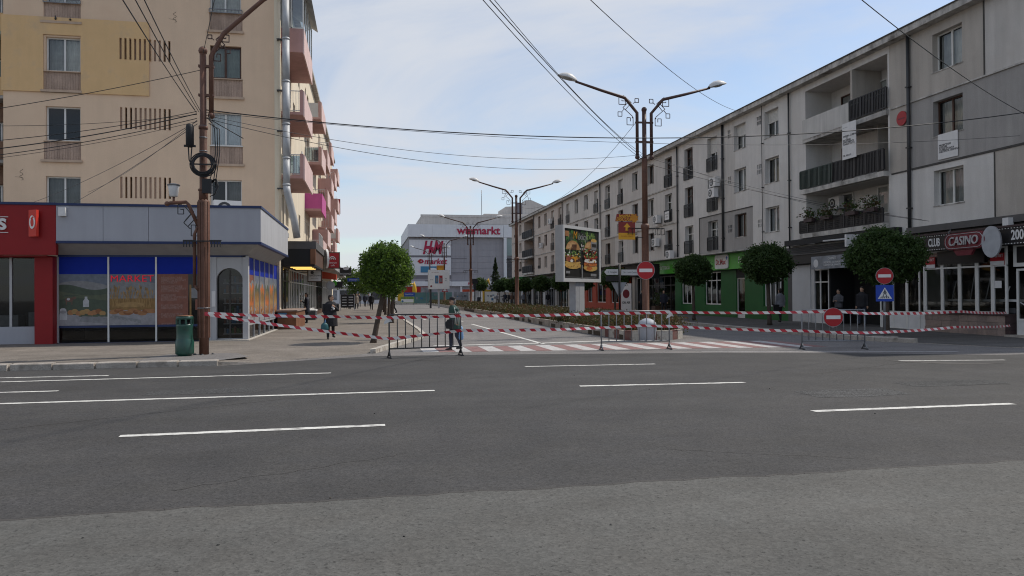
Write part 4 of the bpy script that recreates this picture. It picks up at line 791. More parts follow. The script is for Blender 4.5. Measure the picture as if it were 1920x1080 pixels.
# windows
for n_,(ya,yb,t_,k,z0,z1) in enumerate(wins):
    fm, cu_, sp_, shut, gl_ = 'frame_white', rnd.choice(['curtain_grey',('curtain',None),('curtain_grey','curtain'),'curtain','curtain_pale']), (0.5,), 0.0, 'glass_dark'
    if ya < 26: fm, cu_, gl_ = ('frame_brown','curtain_grey','glass_clear') if k == 1 and 24 < ya < 26 else ('frame_white',('curtain_grey','curtain') if k == 2 else 'curtain_grey','glass_clear')
    elif abs(ya-55.2) < .1 and k == 2: fm, shut = 'frame_brown', 0.0
    elif rnd.random() < .3: fm = 'frame_brown'
    if k == 2 and (37 < ya < 45): shut = .45
    if t_ == 'F' and ya > 47 and k == 2 and rnd.random() < .3: shut = .35
    a, b_ = -yb, -ya
    if t_ == 'F': sp_ = (0.5,)
    window(rb, a, b_, z0, z1, .24, fm, sp_, (.26 if t_ == 'W' else False), cu_, gl_, None if t_ == 'W' else .72, shutter=shut, bar=.055)
    if t_ == 'F': railing(a-.02, b_+.02, z0+.03, z0+.92, -.05, 'black_iron', .13 if ya < 60 else .2, .013).build('railing', rb)
    elif ya > 57 and rnd.random() < .2: railing(a, b_, z0-.02, z0+.35, -.04, 'black_iron', .16, .012, deco=False).build('railing', rb)
# loggia details
for ya, yb in LG:
    o = MB()
    for z0, z1, pr in ((4.33,4.55,.36),(6.56,6.78,.30),(9.2,9.42,.14)): o.box(-yb-.06,-ya+.06,-pr,1.48,z0,z1,'concrete_edge')
    o.build('loggia_slab', rb)
    for z0, z1 in ((4.6,6.5),(6.82,8.8),(9.46,11.4)):
        window(rb, -yb+.9, -yb+1.75, z0, z1, 1.40, 'frame_white' if z0 < 6 else 'frame_brown', (), False, 'curtain_grey', 'glass_dark')
        window(rb, -ya-2.6, -ya-1.1, z0+.6, z1, 1.40, 'frame_white', (.5,), False, 'curtain', 'glass_clear' if ya < 40 else 'glass_dark')
ya, yb = LG[0]
q = MB(); q.box(-yb-.04,-30.86,-.16,-.06,9.36,10.36,'parapet_white'); q.build('parapet', rb)
MB().box(-30.86,-30.72,-.05,1.47,9.421,11.84,'wall_taupe').build('partition', rb); MB().box(-30.2,-30.12,.8,1.47,6.781,9.2,'wall_taupe').build('partition', rb)
railing(-30.82,-ya+.05,9.5,10.42,-.12,'black_iron',.10,.02).build('railing', rb)
railing(-yb-.04,-31.9,6.82,7.76,-.28,'green_iron',.10,.027).build('railing', rb); railing(-31.86,-ya+.05,6.82,7.76,-.28,'black_iron',.10,.027).build('railing', rb)
r_ = railing(-yb-.04,-ya+.05,4.56,5.22,-.34,'black_iron',.09,.022); 
for i in range(6): r_.box(-yb,-ya,-.355,-.325,4.62+i*.09,4.65+i*.09,'black_iron')
r_.build('railing', rb)
for z in (4.58,6.82,9.46): railing(-104.6,-98.4,z,z+.95,-.25,'black_iron',.16,.04).build('railing', rb)
# balcony plants standing on the lowest railing
for i, (y_, lab) in enumerate(((33.6,'potted balcony plant at the far end of the lowest black railing'),(32.2,'bushy balcony plant beside the middle of the lowest black railing'),(30.3,'tall balcony plant next to the lit loggia window'),(29.0,'balcony plant at the near end of the lowest black railing'))):
    t_ = thing('balcony_plant', lab, 'plant', (21.55,y_,5.24), 0, 'plants on the lowest loggia railing')
    MB().box(-.1,.1,-.35,.35,-.16,.02,'stone_dark').build('planter', t_)
    P = rg.normal(size=(170,3))*[.13,.30,.16]+[0,0,.2]; link('foliage', leaves('foliage', P, .07, ['leaf_dark','leaf_shrub'], 20+i), t_)
# banners on the loggia, below the brown window, red disc
def sheet_sign(label, cat, y_, x_, z0, z1, w_, lines, size=.1, hd=None):
    t_ = thing('sale_banner', label, cat, (x_,y_,0), R(-90)); MB().box(-w_/2,w_/2,-.015,0,z0,z1,'sign_white').build('sheet', t_)
    for k,(s_,sz,z) in enumerate(lines): text(t_, 'lettering', s_, sz, 'photo_dark', (-w_/2+.06,-.017,z), 1.0, align='LEFT', ext=.001, line=.8, bold=.004)
    return t_
sheet_sign('tall white lettered banner hung on the dark green loggia railing', 'banner', 30.45, 21.58, 7.68, 9.34, 1.0, [('- - - - - -',.10,9.15),('VINDEM - CUMPARAM\n        SI\nINCHIRIEM\nAPARTAMENTE\nCONSULTANTA',.115,8.55),('TEL. 0233 213',.10,7.85)])
sheet_sign('small white lettered banner under the brown framed window', 'banner', 25.02, 21.975, 6.74, 7.72, 1.0, [('PROIECTARE\nAVIZARE\nCONSULTANTA\nASISTENTA TEHNICA',.105,7.15)])
dc = thing('round_sign', 'red disc sign fixed beside the dark downpipe', 'sign', (21.95,27.46,8.83), R(-90)); MB().disc_xz(0,0,.30,-.05,-.01,'sign_red').build('disc', dc); MB().box(-.2,.2,-.052,-.0505,-.04,.02,'casino_red').build('bar', dc)
# air conditioners
acp = None
def ac(label, loc, rz, w_=.85, h_=.6, d_=.3, group='air conditioners on the right facade'):
    t_ = thing('air_conditioner', label, 'air conditioner', loc, rz, group)
    MB().box(-w_/2,w_/2,-d_,0,0,h_,'sign_white').build('casing', t_)
    o = MB(); o.disc_xz(-w_*.13,h_/2,h_*.40,-d_-.012,-d_-.002,'steel_dark',20)
    for k in range(3): o.disc_xz(-w_*.13,h_/2,h_*(.36-.11*k),-d_-.016-.002*k,-d_-.012,'grey_light' if k % 2 else 'steel_dark',20)
    o.build('fan_grille', t_); o = MB(); o.box(-w_*.35,-w_*.3,-d_,.1,-.04,-.002,'steel_grey'); o.box(w_*.3,w_*.35,-d_,.1,-.04,-.002,'steel_grey'); o.build('bracket', t_)
    return t_
for lab, x_, y_, z_ in (('white air conditioner unit, the upper of two on the facade by the dark downpipe',21.75,44.0,8.32),('white air conditioner unit, the lower of two on the facade by the dark downpipe',21.75,44.2,7.66),
    ('white air conditioner unit beside the french door with a paper in its railing',21.85,53.9,6.95),('white air conditioner unit above the pharmacy end of the canopy, under the french doors',21.85,54.2,5.2),('large white air conditioner unit standing on the canopy left of the pharmacy sign',21.7,51.1,4.1),
    ('white air conditioner unit hanging inside the lowest open loggia',23.2,33.6,5.75),('slim white air conditioner unit between door and window of the lowest loggia',23.4,31.4,5.75),('small white air conditioner unit behind the advertising billboard top corner',21.85,87.9,10.1),('small white air conditioner unit on the pinkish far facade between two windows',21.85,92.9,7.5),('white air conditioner unit under the wide window left of the near lamp post',21.85,60.6,6.9)):
    ac(lab, (x_,y_,z_), R(-90), .85 if 'slim' not in lab else .8, .6 if 'slim' not in lab else .35)
ac('white air conditioner unit on the market roof under the corner window', (-5.15,29.2,4.5), R(20), .95, .62, .35, 'air conditioners on the market roof')
ac('low white air conditioner box on the market roof behind the rusty pole', (-5.95,29.0,4.5), R(5), .6, .30, .35, 'air conditioners on the market roof'); ac('low white vent box at the far left of the roof units on the market', (-6.5,29.4,4.5), R(-5), .55, .27, .35, 'air conditioners on the market roof')

# ---- shops of the right building (local x = -Y)
def shopfront(name_, ya, yb, z0, z1, fr, cols, y=.0, gl_='glass_dark', low=None, trans=None, lowm='sign_white'):
    f = MB(); w_ = yb-ya
    f.box(-yb,-ya,y-.03,y+.03,z1-.07,z1,fr); f.box(-yb,-ya,y-.03,y+.03,z0,z0+.07,fr)
    for i in range(cols+1): u = -yb+(w_-.07)*i/cols; f.box(u,u+.07,y-.035,y+.032,z0+.07,z1-.07,fr)
    if low: f.box(-yb,-ya,y-.032,y+.031,low-.04,low+.03,fr)
    if trans: f.box(-yb,-ya,y-.031,y+.029,trans-.03,trans+.03,fr)
    o = f.build(name_, rb)
    if low: MB().box(-yb+.02,-ya-.02,y-.018,y+.018,z0+.07,low-.04,lowm).build('panel', o)
    for i in range(cols):
        u = -yb+(w_-.07)*i/cols; zb = (low or z0)+.03; MB().poly([(u+.07,y,zb),(u+(w_-.07)/cols,y,zb),(u+(w_-.07)/cols,y,z1-.05),(u+.07,y,z1-.05)], gl_).build('pane', o)
    return o
# wall strip behind the fascias and the columns between shops
o = MB(); o.box(-Y1,-Y0,-.02,1.54,3.0,3.949,'grey_fascia'); o.build('fascia_back', rb)
for ya, yb, m_ in ((19,19.1,'wall_dark'),(33.9,35.9,'grey_light'),(35.9,36.3,'grey_fascia'),(36.3,36.7,'pharm_green'),(38.85,40.95,'pharm_green'),(42.0,44.0,'pharm_green'),(46.35,47.85,'pharm_green'),(50.1,51.2,'pharm_green'),(57.2,57.8,'wall_taupe'),(59.6,60.2,'wall_taupe'),(61.3,63.8,'orange_shop'),(66.0,67.4,'orange_shop'),(70.3,71.7,'orange_shop'),(73.4,75.8,'orange_shop'),(80,81,'wall_taupe'),(86,87,'wall_dark'),(92,93,'grey_light'),(99,100,'wall_dark'),(106,107,'grey_light')):
    MB().box(-yb,-ya,-.012,.3,0.0,2.998,m_).build('pillar', rb)
for ya, yb in ((36.7,38.85),(44.0,46.35),(47.85,50.1)): MB().box(-yb,-ya,-.008,.25,0,.82,'pharm_green').build('stall_riser', rb)
shopfront('shop_window', 36.7, 38.85, .82, 2.95, 'frame_white', 4, .15, 'glass_shop')
q = MB(); 
for i in range(3): q.poly([(-38.75+i*.55,.19,.95),(-38.35+i*.55,.19,.95),(-38.35+i*.55,.19,2.5),(-38.75+i*.55,.19,2.5)],'grey_light')
q.build('window_poster', rb)
shopfront('shop_door', 40.95, 42.0, .05, 2.5, 'frame_white', 1, .1, 'glass_dark', .45); MB().box(-42.0,-40.95,.0,.3,2.502,2.99,'dark').build('lintel', rb)
shopfront('shop_window', 44.0, 46.35, .84, 2.96, 'frame_white', 3, .12, 'glass_dark', None, 2.4); shopfront('shop_window', 47.85, 50.1, .84, 2.96, 'frame_white', 3, .12, 'glass_dark', None, 2.4)
MB().box(-47.6,-46.6,1.0,1.3,.9,2.2,'photo_grey').build('display', rb); MB().box(-45.5,-44.3,.9,1.0,.9,2.0,'photo_grey').build('display', rb)
MB().box(-41.2,-36.2,-.95,-.9,.15,.16,'pharm_green') if False else None
# pharmacy sign
ps = thing('shop_sign', 'long lime green pharmacy sign with a white rounded badge', 'sign', (22,0,0), R(-90))
for a, b_ in ((39.3,43.2),(43.2,47.1),(47.1,51.0),(51.0,54.3)): MB().box(-b_+.004,-a-.004,-.42,-.03,3.03,3.99,'pharm_lime').build('sign_panel', ps)
text(ps,'lettering','Farmacia',.56,'sign_white',(-52.2,-.43,3.52),1.0); text(ps,'lettering','Farmacia',.56,'sign_white',(-39.95,-.43,3.52),1.0); text(ps,'lettering','Farmacia',.56,'sign_white',(-47.25,-.43,3.52),1.0)
o = MB(); o.prism_xz([(-42.97+(.72 if c > 0 else -.72)+.16*math.cos(R(a)),3.52+(.27 if s_ > 0 else -.27)+.16*math.sin(R(a))) for c,s_,a0 in ((1,1,0),(-1,1,90),(-1,-1,180),(1,-1,270)) for a in range(a0,a0+91,30)],-.50,-.425,'sign_white'); bdg = o.build('badge', ps)
text(bdg,'lettering','Dr.Max',.47,'sign_red',(-43.05,-.503,3.49),.92,bold=.012); text(bdg,'lettering','+',.40,'sign_blue',(-42.25,-.503,3.72),.9,bold=.02)
# door side of the cafe and its dark opening
shopfront('shop_door', 32.75, 34.15, .02, 2.75, 'frame_white', 2, .05, 'glass_dark', .7, 2.1, 'sign_white')
MB().box(-35.75,-34.2,-.05,.0,.1,2.98,'grey_light').build('wall_panel', rb)
o = MB(); o.box(-32.7,-29.0,1.3,1.35,0,2.9,'interior'); o.box(-32.7,-32.6,.0,1.3,0,2.9,'dark'); o.build('cafe_wall', rb)
shopfront('shop_door', 27.35, 29.0, .02, 2.75, 'frame_white', 2, .0, 'glass_dark', .75, 2.2); shopfront('shop_window', 25.85, 27.3, .02, 2.75, 'frame_white', 2, -.05, 'glass_dark', .75, None)
o = MB(); o.box(-36,-27.0,-.30,-.03,3.05,3.5,'black_fascia'); o.box(-36,-27,-.35,-.02,3.5,3.6,'grey_fascia'); o.box(-36.0,-27.6,-.38,-.02,4.02,4.30,'dark'); o.build('fascia', rb)
o = MB()
for k in range(4): z = 3.62+.07*k; o.tube([(-36,-.33-.02*k,z),(-33.5,-.36,z-.05+.03*k),(-31,-.34,z+.05),(-28.3,-.36,z-.02),(-27.1,-.2,z+.06)],.018,'cable',5)
o.tube([(-35.5,-.3,4.02),(-34.2,-.3,4.06),(-33.4,-.3,4.02)],.05,'grey_light',6); o.tube([(-32.5,-.42,4.06),(-30.5,-.42,4.03)],.045,'grey_light',6); o.build('cable_bundle', rb)
t_ = thing('shop_sign', 'grey lettered sign board above the dark cafe doorway', 'sign', (21.6,32.0,0), R(-90)); MB().box(-1.5,1.3,-.04,0,2.72,3.34,'photo_grey').build('panel', t_); text(t_,'lettering','CABINET',.16,'sign_white',(0.2,-.045,3.2)); text(t_,'lettering','MEDICINA DE FAMILIE\nLABORATOR ANALIZE',.13,'sign_white',(.2,-.045,2.95)); MB().disc_xz(-1.1,3.0,.2,-.045,-.041,'sign_white',16).build('emblem', t_)
t_ = thing('shop_sign', 'white light box jutting out above the cafe behind the nearest right tree', 'sign', (21.3,29.9,3.62)); MB().box(-.35,.4,-.06,.06,0,.55,'sign_white').build('light_box', t_)
# casino front: tiled plinth, glazing, fascia, oval sign
csx = -.45
o = MB(); o.box(-25.84,-22.05,csx+.03,1.2,-.02,.735,'joint_dark'); o.box(-25.9,-21.9,csx-.05,.1,.74,.80,'stone_dark'); o.build('plinth', rb)
for r_ in range(3):
    n_ = 9; off = .2 if r_ % 2 else 0
    for i in range(n_+1):
        u0 = max(-25.84, -25.84-off*2+i*.43); u1 = min(-22.05, -25.84-off*2+(i+1)*.43)
        if u1-u0 > .05: MB().box(u0+.006,u1-.006,csx-.004+rnd.uniform(-.004,.004),csx+.05,r_*.245+.004,(r_+1)*.245-.006,rnd.choice(['stone_pink','stone_pink','stone_pink2'])).build('stone_tile', rb)
for r_ in range(3): MB().box(-22.03,-21.86,csx-.02,csx+.3,r_*.245+.004,(r_+1)*.245-.004,'stone_dark').build('stone_tile', rb)
for ya, yb, gl_ in ((24.95,25.84,'glass_dark'),(24.1,24.95,'glass_dark'),(23.3,24.1,'glass_dark'),(22.6,23.3,'glass_dark'),(22.0,22.6,'glass_dark')): shopfront('shop_window', ya, yb, .80, 3.15, 'frame_white', 1, csx+.06, gl_, None, 2.48)
o = MB(); o.box(-25.9,-21.9,.6,.65,.8,3.1,'interior'); o.box(-25.9,-25.84,csx,.6,.8,3.1,'frame_white'); o.box(-25.8,-21.9,-.2,.0,.82,1.0,'photo_dark'); o.build('inner_wall', rb)
q = MB()
for u,h_ in ((-24.9,.75),(-24.0,1.1),(-23.3,.9),(-22.5,.5)): q.tube([(u,-.05,1.25),(u+.25,-.05,1.25+h_)],.02,'grey_light',5); q.box(u-.1,u+.75,-.2,.1,1.22,1.30,'sign_white')
q.build('tables', rb)
MB().box(-25.1,-22.9,csx-.04,csx+.02,2.62,3.1,'black_fascia').build('dark_board', rb)
for u in (-25.55,-22.35):
    t_ = MB().box(u-.3,u+.28,csx-.0,csx+.02,2.5,2.92,'sign_red').build('window_poster', rb); text(t_,'lettering','Total BET',.15,'sign_white',(u,csx-.003,2.82),.8,ext=.001); MB().box(u-.3,u+.28,csx-.004,csx-.001,2.5,2.64,'sign_white').build('poster_strip', t_)
MB().box(-22.5,-22.2,csx+.01,csx+.02,1.7,1.95,'sign_white').build('notice', rb)
o = MB(); o.box(-26.9,-19,csx-.25,-.03,3.16,3.75,'black_fascia'); o.box(-26.9,-19,csx-.3,-.03,3.752,3.82,'stone_dark'); o.box(-27,-19,-.3,-.025,3.95,4.20,'grey_fascia'); o.build('fascia', rb)
o = MB(); u = -26.8
while u < -19.1: o.box(u,u+.05,csx-.262,csx-.251,3.70,3.73,'sign_white'); o.box(u,u+.05,csx-.262,csx-.251,3.18,3.21,'sign_white'); u += .12
o.build('bulb_row', rb)
text(rb,'lettering','CLUB',.42,'sign_white',(-25.0,csx-.26,3.45),.58,bold=.012); text(rb,'lettering','2006',.46,'sign_white',(-21.18,csx-.26,3.46),.72,bold=.012); text(rb,'lettering','SRL',.24,'sign_white',(-20.35,csx-.26,3.42),.8)
cs = thing('casino_sign', 'red oval casino sign with tube lettering jutting from the black fascia', 'sign', (21.05,23.1,3.40), R(-90-5))
pl = [(-.72+.30*math.cos(R(a)),.30*math.sin(R(a))) for a in range(90,271,20)]+[(.72+.30*math.cos(R(a)),.30*math.sin(R(a))) for a in range(-90,91,20)]
MB().prism_xz(pl,-.16,-.02,'casino_red').build('sign_box', cs); 
pts = [(x_*.93,-.17,z_*.84) for x_,z_ in pl]; MB().tube(pts+[pts[0]],.012,'tube_grey',5).build('tube_rim', cs)
text(cs,'lettering','CASINO',.44,'tube_grey',(0,-.19,-.01),.92,ext=.02,shear=.1,bold=.004)
o = MB(); o.prism_xz([(-.6,-.31),(.45,-.31),(.3,-.52),(-.4,-.52)],-.12,-.03,'casino_red'); o.build('skirt', cs)
o = MB(); o.tube([(-.9,-.05,.1),(-1.3,.3,.5)],.02,'steel_grey',5); o.tube([(-.9,-.05,.4),(-1.25,.2,.0)],.02,'steel_grey',5); o.tube([(-1.0,-.03,.25),(-1.0,-.03,-.3)],.018,'steel_grey',5); o.build('bracket', cs)
od = thing('blank_sign', 'blank pale grey oval disc at the end of the red casino sign', 'sign', (20.95,21.95,3.28), R(-66))
MB().disc_xz(0,0,.30,-.06,.06,'sign_back',32,.54).build('disc', od); MB().box(-.03,.03,.05,.5,-.03,.03,'steel_dark').build('bracket', od)
# last door at the frame edge
shopfront('shop_door', 20.75, 21.75, .06, 2.35, 'frame_white', 1, -.25, 'glass_dark', .62); MB().box(-21.85,-19,-.3,-.25,2.42,3.15,'frame_white').build('lintel', rb); MB().box(-21.7,-20.8,-.31,-.301,2.55,3.1,'black_fascia').build('transom', rb)
shopfront('shop_window', 19.1, 20.7, .4, 2.4, 'frame_white', 1, -.2, 'glass_dark'); MB().box(-21.9,-19,-.65,-.24,-.02,.10,'kerb_stone').build('doorstep', rb)
MB().tube([(-21.55,-.33,1.2),(-21.05,-.33,.95)],.02,'grey_light',6).build('handle', rb)
t_ = thing('floodlight', 'small white floodlight on the wall above the black casino fascia', 'light', (21.6,21.95,3.95)); MB().box(-.1,.12,-.12,.12,-.16,.16,'sign_white').build('housing', t_); MB().box(.12,.35,-.02,.02,-.02,.02,'steel_dark').build('bracket', t_)
# middle and far shops
shopfront('shop_window', 51.2, 57.2, .1, 2.9, 'frame_dark', 5, .2, 'glass_dark', None, 2.2); shopfront('shop_window', 57.8, 59.6, .1, 2.9, 'frame_white', 2, .2, 'glass_dark')
for ya, yb in ((63.8,66.0),(67.4,70.3),(71.7,73.4)): shopfront('shop_window', ya, yb, .75, 2.7, 'frame_white', 2, .15, 'glass_shop'); MB().box(-yb,-ya,-.005,.25,0,.75,'orange_shop').build('stall_riser', rb); MB().box(-yb+.4,-ya-.6,.8,.9,.8,2.0,'photo_grey').build('display', rb)
MB().box(-75.8,-61.3,-.01,.25,2.70,3.0,'orange_shop').build('lintel', rb)
for ya, yb in ((75.8,80),(81,86),(87,92),(93,99),(100,106),(107,114)): shopfront('shop_window', ya, yb, .1, 2.9, rnd.choice(['frame_white','frame_grey','frame_dark']), 4, .2, 'glass_dark', None, 2.3)
o = MB(); o.box(-61,-54.4,-.35,-.03,3.05,3.9,'grey_fascia'); o.box(-78,-61,-.30,-.03,3.05,3.85,'black_fascia'); o.box(-90,-80,-.32,-.03,3.0,3.8,'grey_fascia'); o.box(-97,-91,-.3,-.03,3.05,3.9,'wood_dark'); o.box(-113,-98.5,-.3,-.03,3.05,3.85,'sign_back'); o.box(-83.5,-81.5,-.4,-.325,3.0,4.15,'sign_white'); o.build('fascia', rb)
o = MB(); o.box(-114,-39,-1.1,-.02,3.996,4.06,'concrete_edge'); o.build('canopy_slab', rb)
t_ = thing('shop_sign', 'small orange lettered sign seen past the near lamp post', 'sign', (21.6,62.4,3.55), R(-90)); text(t_,'lettering','FOCUS',.75,'sign_orange',(0,0,0),1.0,bold=.02,ext=.03)
t_ = thing('shop_sign', 'green wall sign with white mark far down the right side', 'sign', (21.2,101,3.0)); MB().box(-1.5,.2,-.06,.06,0,1.0,'green_plain').build('panel', t_); MB().box(-.9,-.4,-.07,-.062,.35,.7,'sign_white').build('mark', t_)
t_ = thing('shop_sign', 'dark projecting board with white ring beside the no entry sign', 'sign', (20.6,52.6,3.25)); MB().box(-.75,.75,-.06,.06,-.55,.55,'black_fascia').build('panel', t_); o = MB(); o.tube([(.30*math.cos(a*.35),-.07,.32*math.sin(a*.35)) for a in range(19)],.035,'sign_white',5,cap=False); o.build('ring', t_)
t_ = thing('poster_board', 'white standing poster board with a round no parking print', 'poster', (20.9,58.6,.12), R(-60)); MB().box(-.55,.55,-.04,.0,.1,2.3,'sign_white').build('board', t_); MB().disc_xz(.0,1.45,.36,-.046,-.042,'casino_red',24).build('print', t_); text(t_,'lettering','ON AIR',.26,'photo_dark',(.0,-.045,.72),.95,ext=.001,bold=.01); MB().box(-.5,-.4,-.3,.3,0,.1,'steel_dark').build('foot', t_); MB().box(.4,.5,-.3,.3,0,.1,'steel_dark').build('foot', t_)
pb = thing('planter', 'brown planter box with shrub beside the green pharmacy corner', 'planter', (20.9,51.6,.12)); MB().box(-.45,.45,-.35,.35,0,.55,'wood_dark').build('box', pb); link('foliage', leaves('foliage', rg.normal(size=(300,3))*[.28,.22,.28]+[0,0,1.0], .08, ['leaf_dark','leaf_shrub_green'], 44), pb)

# ================================================================== FAR: SHOPPING MALL
ml = thing('shopping_mall', 'large white and grey shopping mall closing the far end of the street', 'building', (7.36,140,0))
LX = lambda X: X-7.36
o = MB(); o.box(.25,38,.9,38,0,12.6,'mall_grey'); o.box(.2,.26,.9,38,3.3,12.5,'mall_stripe'); o.build('body', ml)
for a, b_ in ((0,4.5),(4.5,9),(9,13.5),(13.5,LX(25.4))): MB().box(a+.01,b_-.01,.0,.5,12.46,14.8,'mall_white').build('band_panel', ml)
o = MB(); o.box(.0,.5,.51,30,12.46,14.79,'mall_white'); o.box(.5,LX(25.4),.51,.9,12.46,14.7,'mall_white'); o.box(.4,18,.6,30,12.40,12.46,'mall_stripe'); o.box(LX(25.45),40,.05,.6,12.46,14.85,'mall_white'); o.build('band_return', ml)
o = MB(); o.box(2.9,40,5.2,36,14.6,17.05,'mall_concrete'); o.box(2.7,40,5.1,5.19,16.75,17.2,'mall_concrete'); o.box(10,40,5.05,5.19,14.75,15.3,'photo_dark'); o.box(15.6,26,8,20,17.06,17.8,'mall_concrete'); o.build('upper_storey', ml)
o = MB(); o.prism_xz([(20.2,17.06),(32,17.06),(32,18.2),(27.5,20.0),(25.6,20.8),(24.4,20.8),(24.2,19.6),(20.2,19.4)],9,18,'mall_concrete'); o.box(22.2,23.6,8.95,8.99,17.8,20.2,'mall_stripe'); o.build('stair_tower', ml)
MB().tube([(15.1,8,17.2),(15.1,8,22.5)],.06,'steel_grey',5).build('antenna', ml)
for z0, z1 in ((9.0,11.95),(5.28,8.62),(3.26,4.14)): MB().box(LX(7.62),LX(15.42),.55,.88,z0,z1,'mall_white').build('sign_panel', ml)
o = MB(); o.box(LX(7.6),LX(15.45),.65,.89,8.62,9.0,'mall_stripe'); o.box(LX(7.6),LX(15.45),.66,.89,4.6,5.28,'mall_stripe'); o.box(LX(7.6),LX(15.45),.62,.89,4.14,4.6,'mall_grey'); o.build('dark_band', ml)
nn_ = 7
for r_ in range(nn_):
    for c_ in range(4): z0 = 4.2+r_*1.17; u0 = LX(15.46)+c_*2.49; MB().box(u0+.012,u0+2.478,.80,.86,z0+.012,z0+1.158,'mall_grey').build('cladding_panel', ml)
o = MB(); o.box(LX(15.45),LX(25.5),.78,.799,8.25,8.31,'mall_stripe') if False else o.box(LX(15.5),LX(18.5),.74,.80,8.4,8.5,'mall_stripe'); o.box(LX(15.5),LX(18.5),.74,.80,5.7,5.8,'mall_stripe'); o.box(LX(15.44),LX(40),.4,.88,3.2,4.1,'mall_white'); o.build('ledge', ml)
MB().box(LX(25.5),LX(25.95),-.1,.85,0,12.4,'mall_white').build('column', ml)
for k in range(4):
    f = MB().box(LX(26.0)+k*3,LX(26.1)+k*3,.3,.85,3.5,12.4,'mall_white').build('window', ml); MB().box(LX(26.1)+k*3,LX(29.0)+k*3,.6,.7,9.0,12.3,'mall_glass').build('pane', f); MB().box(LX(26.1)+k*3,LX(29.0)+k*3,.6,.7,4.5,8.6,'photo_dark').build('pane', f)
o = MB(); o.box(.5,36,1.2,1.3,0,3.2,'interior'); o.build('ground_wall', ml)
for k in range(11):
    u = .8+k*3.0; f = MB().box(u,u+.35,.6,1.1,0,3.2,'mall_white').build('pillar', ml); MB().box(u+.4,u+2.95,1.0,1.05,.3,2.8,'photo_grey' if k % 3 else 'orange_shop').build('display', f)
text(ml,'lettering','winmarkt',2.05,'mall_red',(LX(20.64),-.06,13.66),1.04,ext=.05,bold=.045)
for s_, x_, sz in (('H',10.85,3.3),('&',11.75,1.5),('M',12.80,3.3)): text(ml,'lettering',s_,sz,'mall_red',(LX(x_),.50,10.38 if sz > 2 else 10.0),.62 if sz > 2 else .8,shear=.32,ext=.05,bold=.13 if sz > 2 else .06)
text(ml,'lettering','market',1.45,'mall_red',(LX(12.45),.50,7.85),1.0,shear=.22,ext=.04,bold=.03)
o = MB(); o.prism_xz([(LX(9.1),7.9),(LX(9.6),8.35),(LX(9.9),8.2),(LX(9.65),7.9),(LX(9.9),7.6),(LX(9.6),7.45)],.46,.54,'red_plain'); o.prism_xz([(LX(10.35),7.9),(LX(9.95),8.3),(LX(9.75),8.15),(LX(9.95),7.9),(LX(9.75),7.65),(LX(9.95),7.5)],.46,.54,'mall_red'); o.build('emblem', ml)
MB().box(LX(9.7),LX(13.9),.45,.54,5.8,6.95,'mall_blue').build('sign_panel', ml); o = MB(); o.disc_xz(LX(12.0),6.3,.8,.42,.45,'mall_white',20,.35); o.build('emblem', ml)
for s_, x_ in (('H&M',19.3),('H&M',21.3)): text(ml,'lettering',s_,.9,'mall_red',(LX(x_),.36,3.65),.8,shear=.3,ext=.03,bold=.02)
# ================================================================== PEOPLE
from mathutils.bvhtree import BVHTree
mat('skin', (0.42, 0.25, 0.17), 0.6, 0.06, 10); mat('hair_dark', (0.022, 0.016, 0.013), 0.6, 0.2, 20); mat('hair_grey', (0.14, 0.13, 0.125), 0.7, 0.2, 20)
mat('coat_black', (0.014, 0.014, 0.018), 0.8, 0.15, 8, bump=0.3, bs=20); mat('coat_navy', (0.016, 0.018, 0.030), 0.8, 0.15, 8, bump=0.3, bs=20); mat('jacket_green', (0.024, 0.062, 0.050), 0.7, 0.15, 8, bump=0.3, bs=20); mat('jacket_grey', (0.21, 0.215, 0.24), 0.8, 0.15, 8, bump=0.3, bs=20)
mat('jeans', (0.030, 0.036, 0.055), 0.8, 0.2, 10); mat('trousers', (0.015, 0.015, 0.018), 0.85, 0.15, 10); mat('shoe', (0.018, 0.016, 0.015), 0.5); mat('beige_coat', (0.30, 0.25, 0.20), 0.8, 0.1, 8); mat('coat_red', (0.24, 0.015, 0.03), 0.8, 0.1, 8); mat('cloth_grey', (0.09, 0.09, 0.10), 0.8, 0.1, 8); mat('stripe_pale', (0.42, 0.44, 0.40), 0.7); mat('bag_teal', (0.022, 0.10, 0.12), 0.5, 0.2, 8); mat('bag_black', (0.012, 0.012, 0.013), 0.5); mat('bag_white', (0.55, 0.55, 0.55), 0.5, 0.1, 6); mat('cap_dark', (0.012, 0.012, 0.016), 0.7); mat('bag_blue', (0.16, 0.30, 0.50), 0.5)
def hand(mb, w_, d, m, curl=.5):
    w_ = Vector(w_); d = Vector(d).normalized(); s_ = d.orthogonal().normalized(); q = d.cross(s_)
    mb.tube([w_, w_+d*.035, w_+d*.085], [.024,.036,.030], m, 8)
    for i, l_ in enumerate((.055,.066,.062,.048)):
        o_ = w_+d*.078+s_*(-.027+.018*i); k1 = o_+d*l_*.55+q*.006; k2 = k1+(d*(1-curl)+q*curl).normalized()*l_*.55; mb.tube([o_-d*.01,k1,k2],[.0105,.010,.008],m,6)
    t0 = w_+d*.025-s_*.03; mb.tube([t0, t0-s_*.025+d*.03+q*.01, t0-s_*.022+d*.062+q*.02],[.012,.011,.009],m,6)
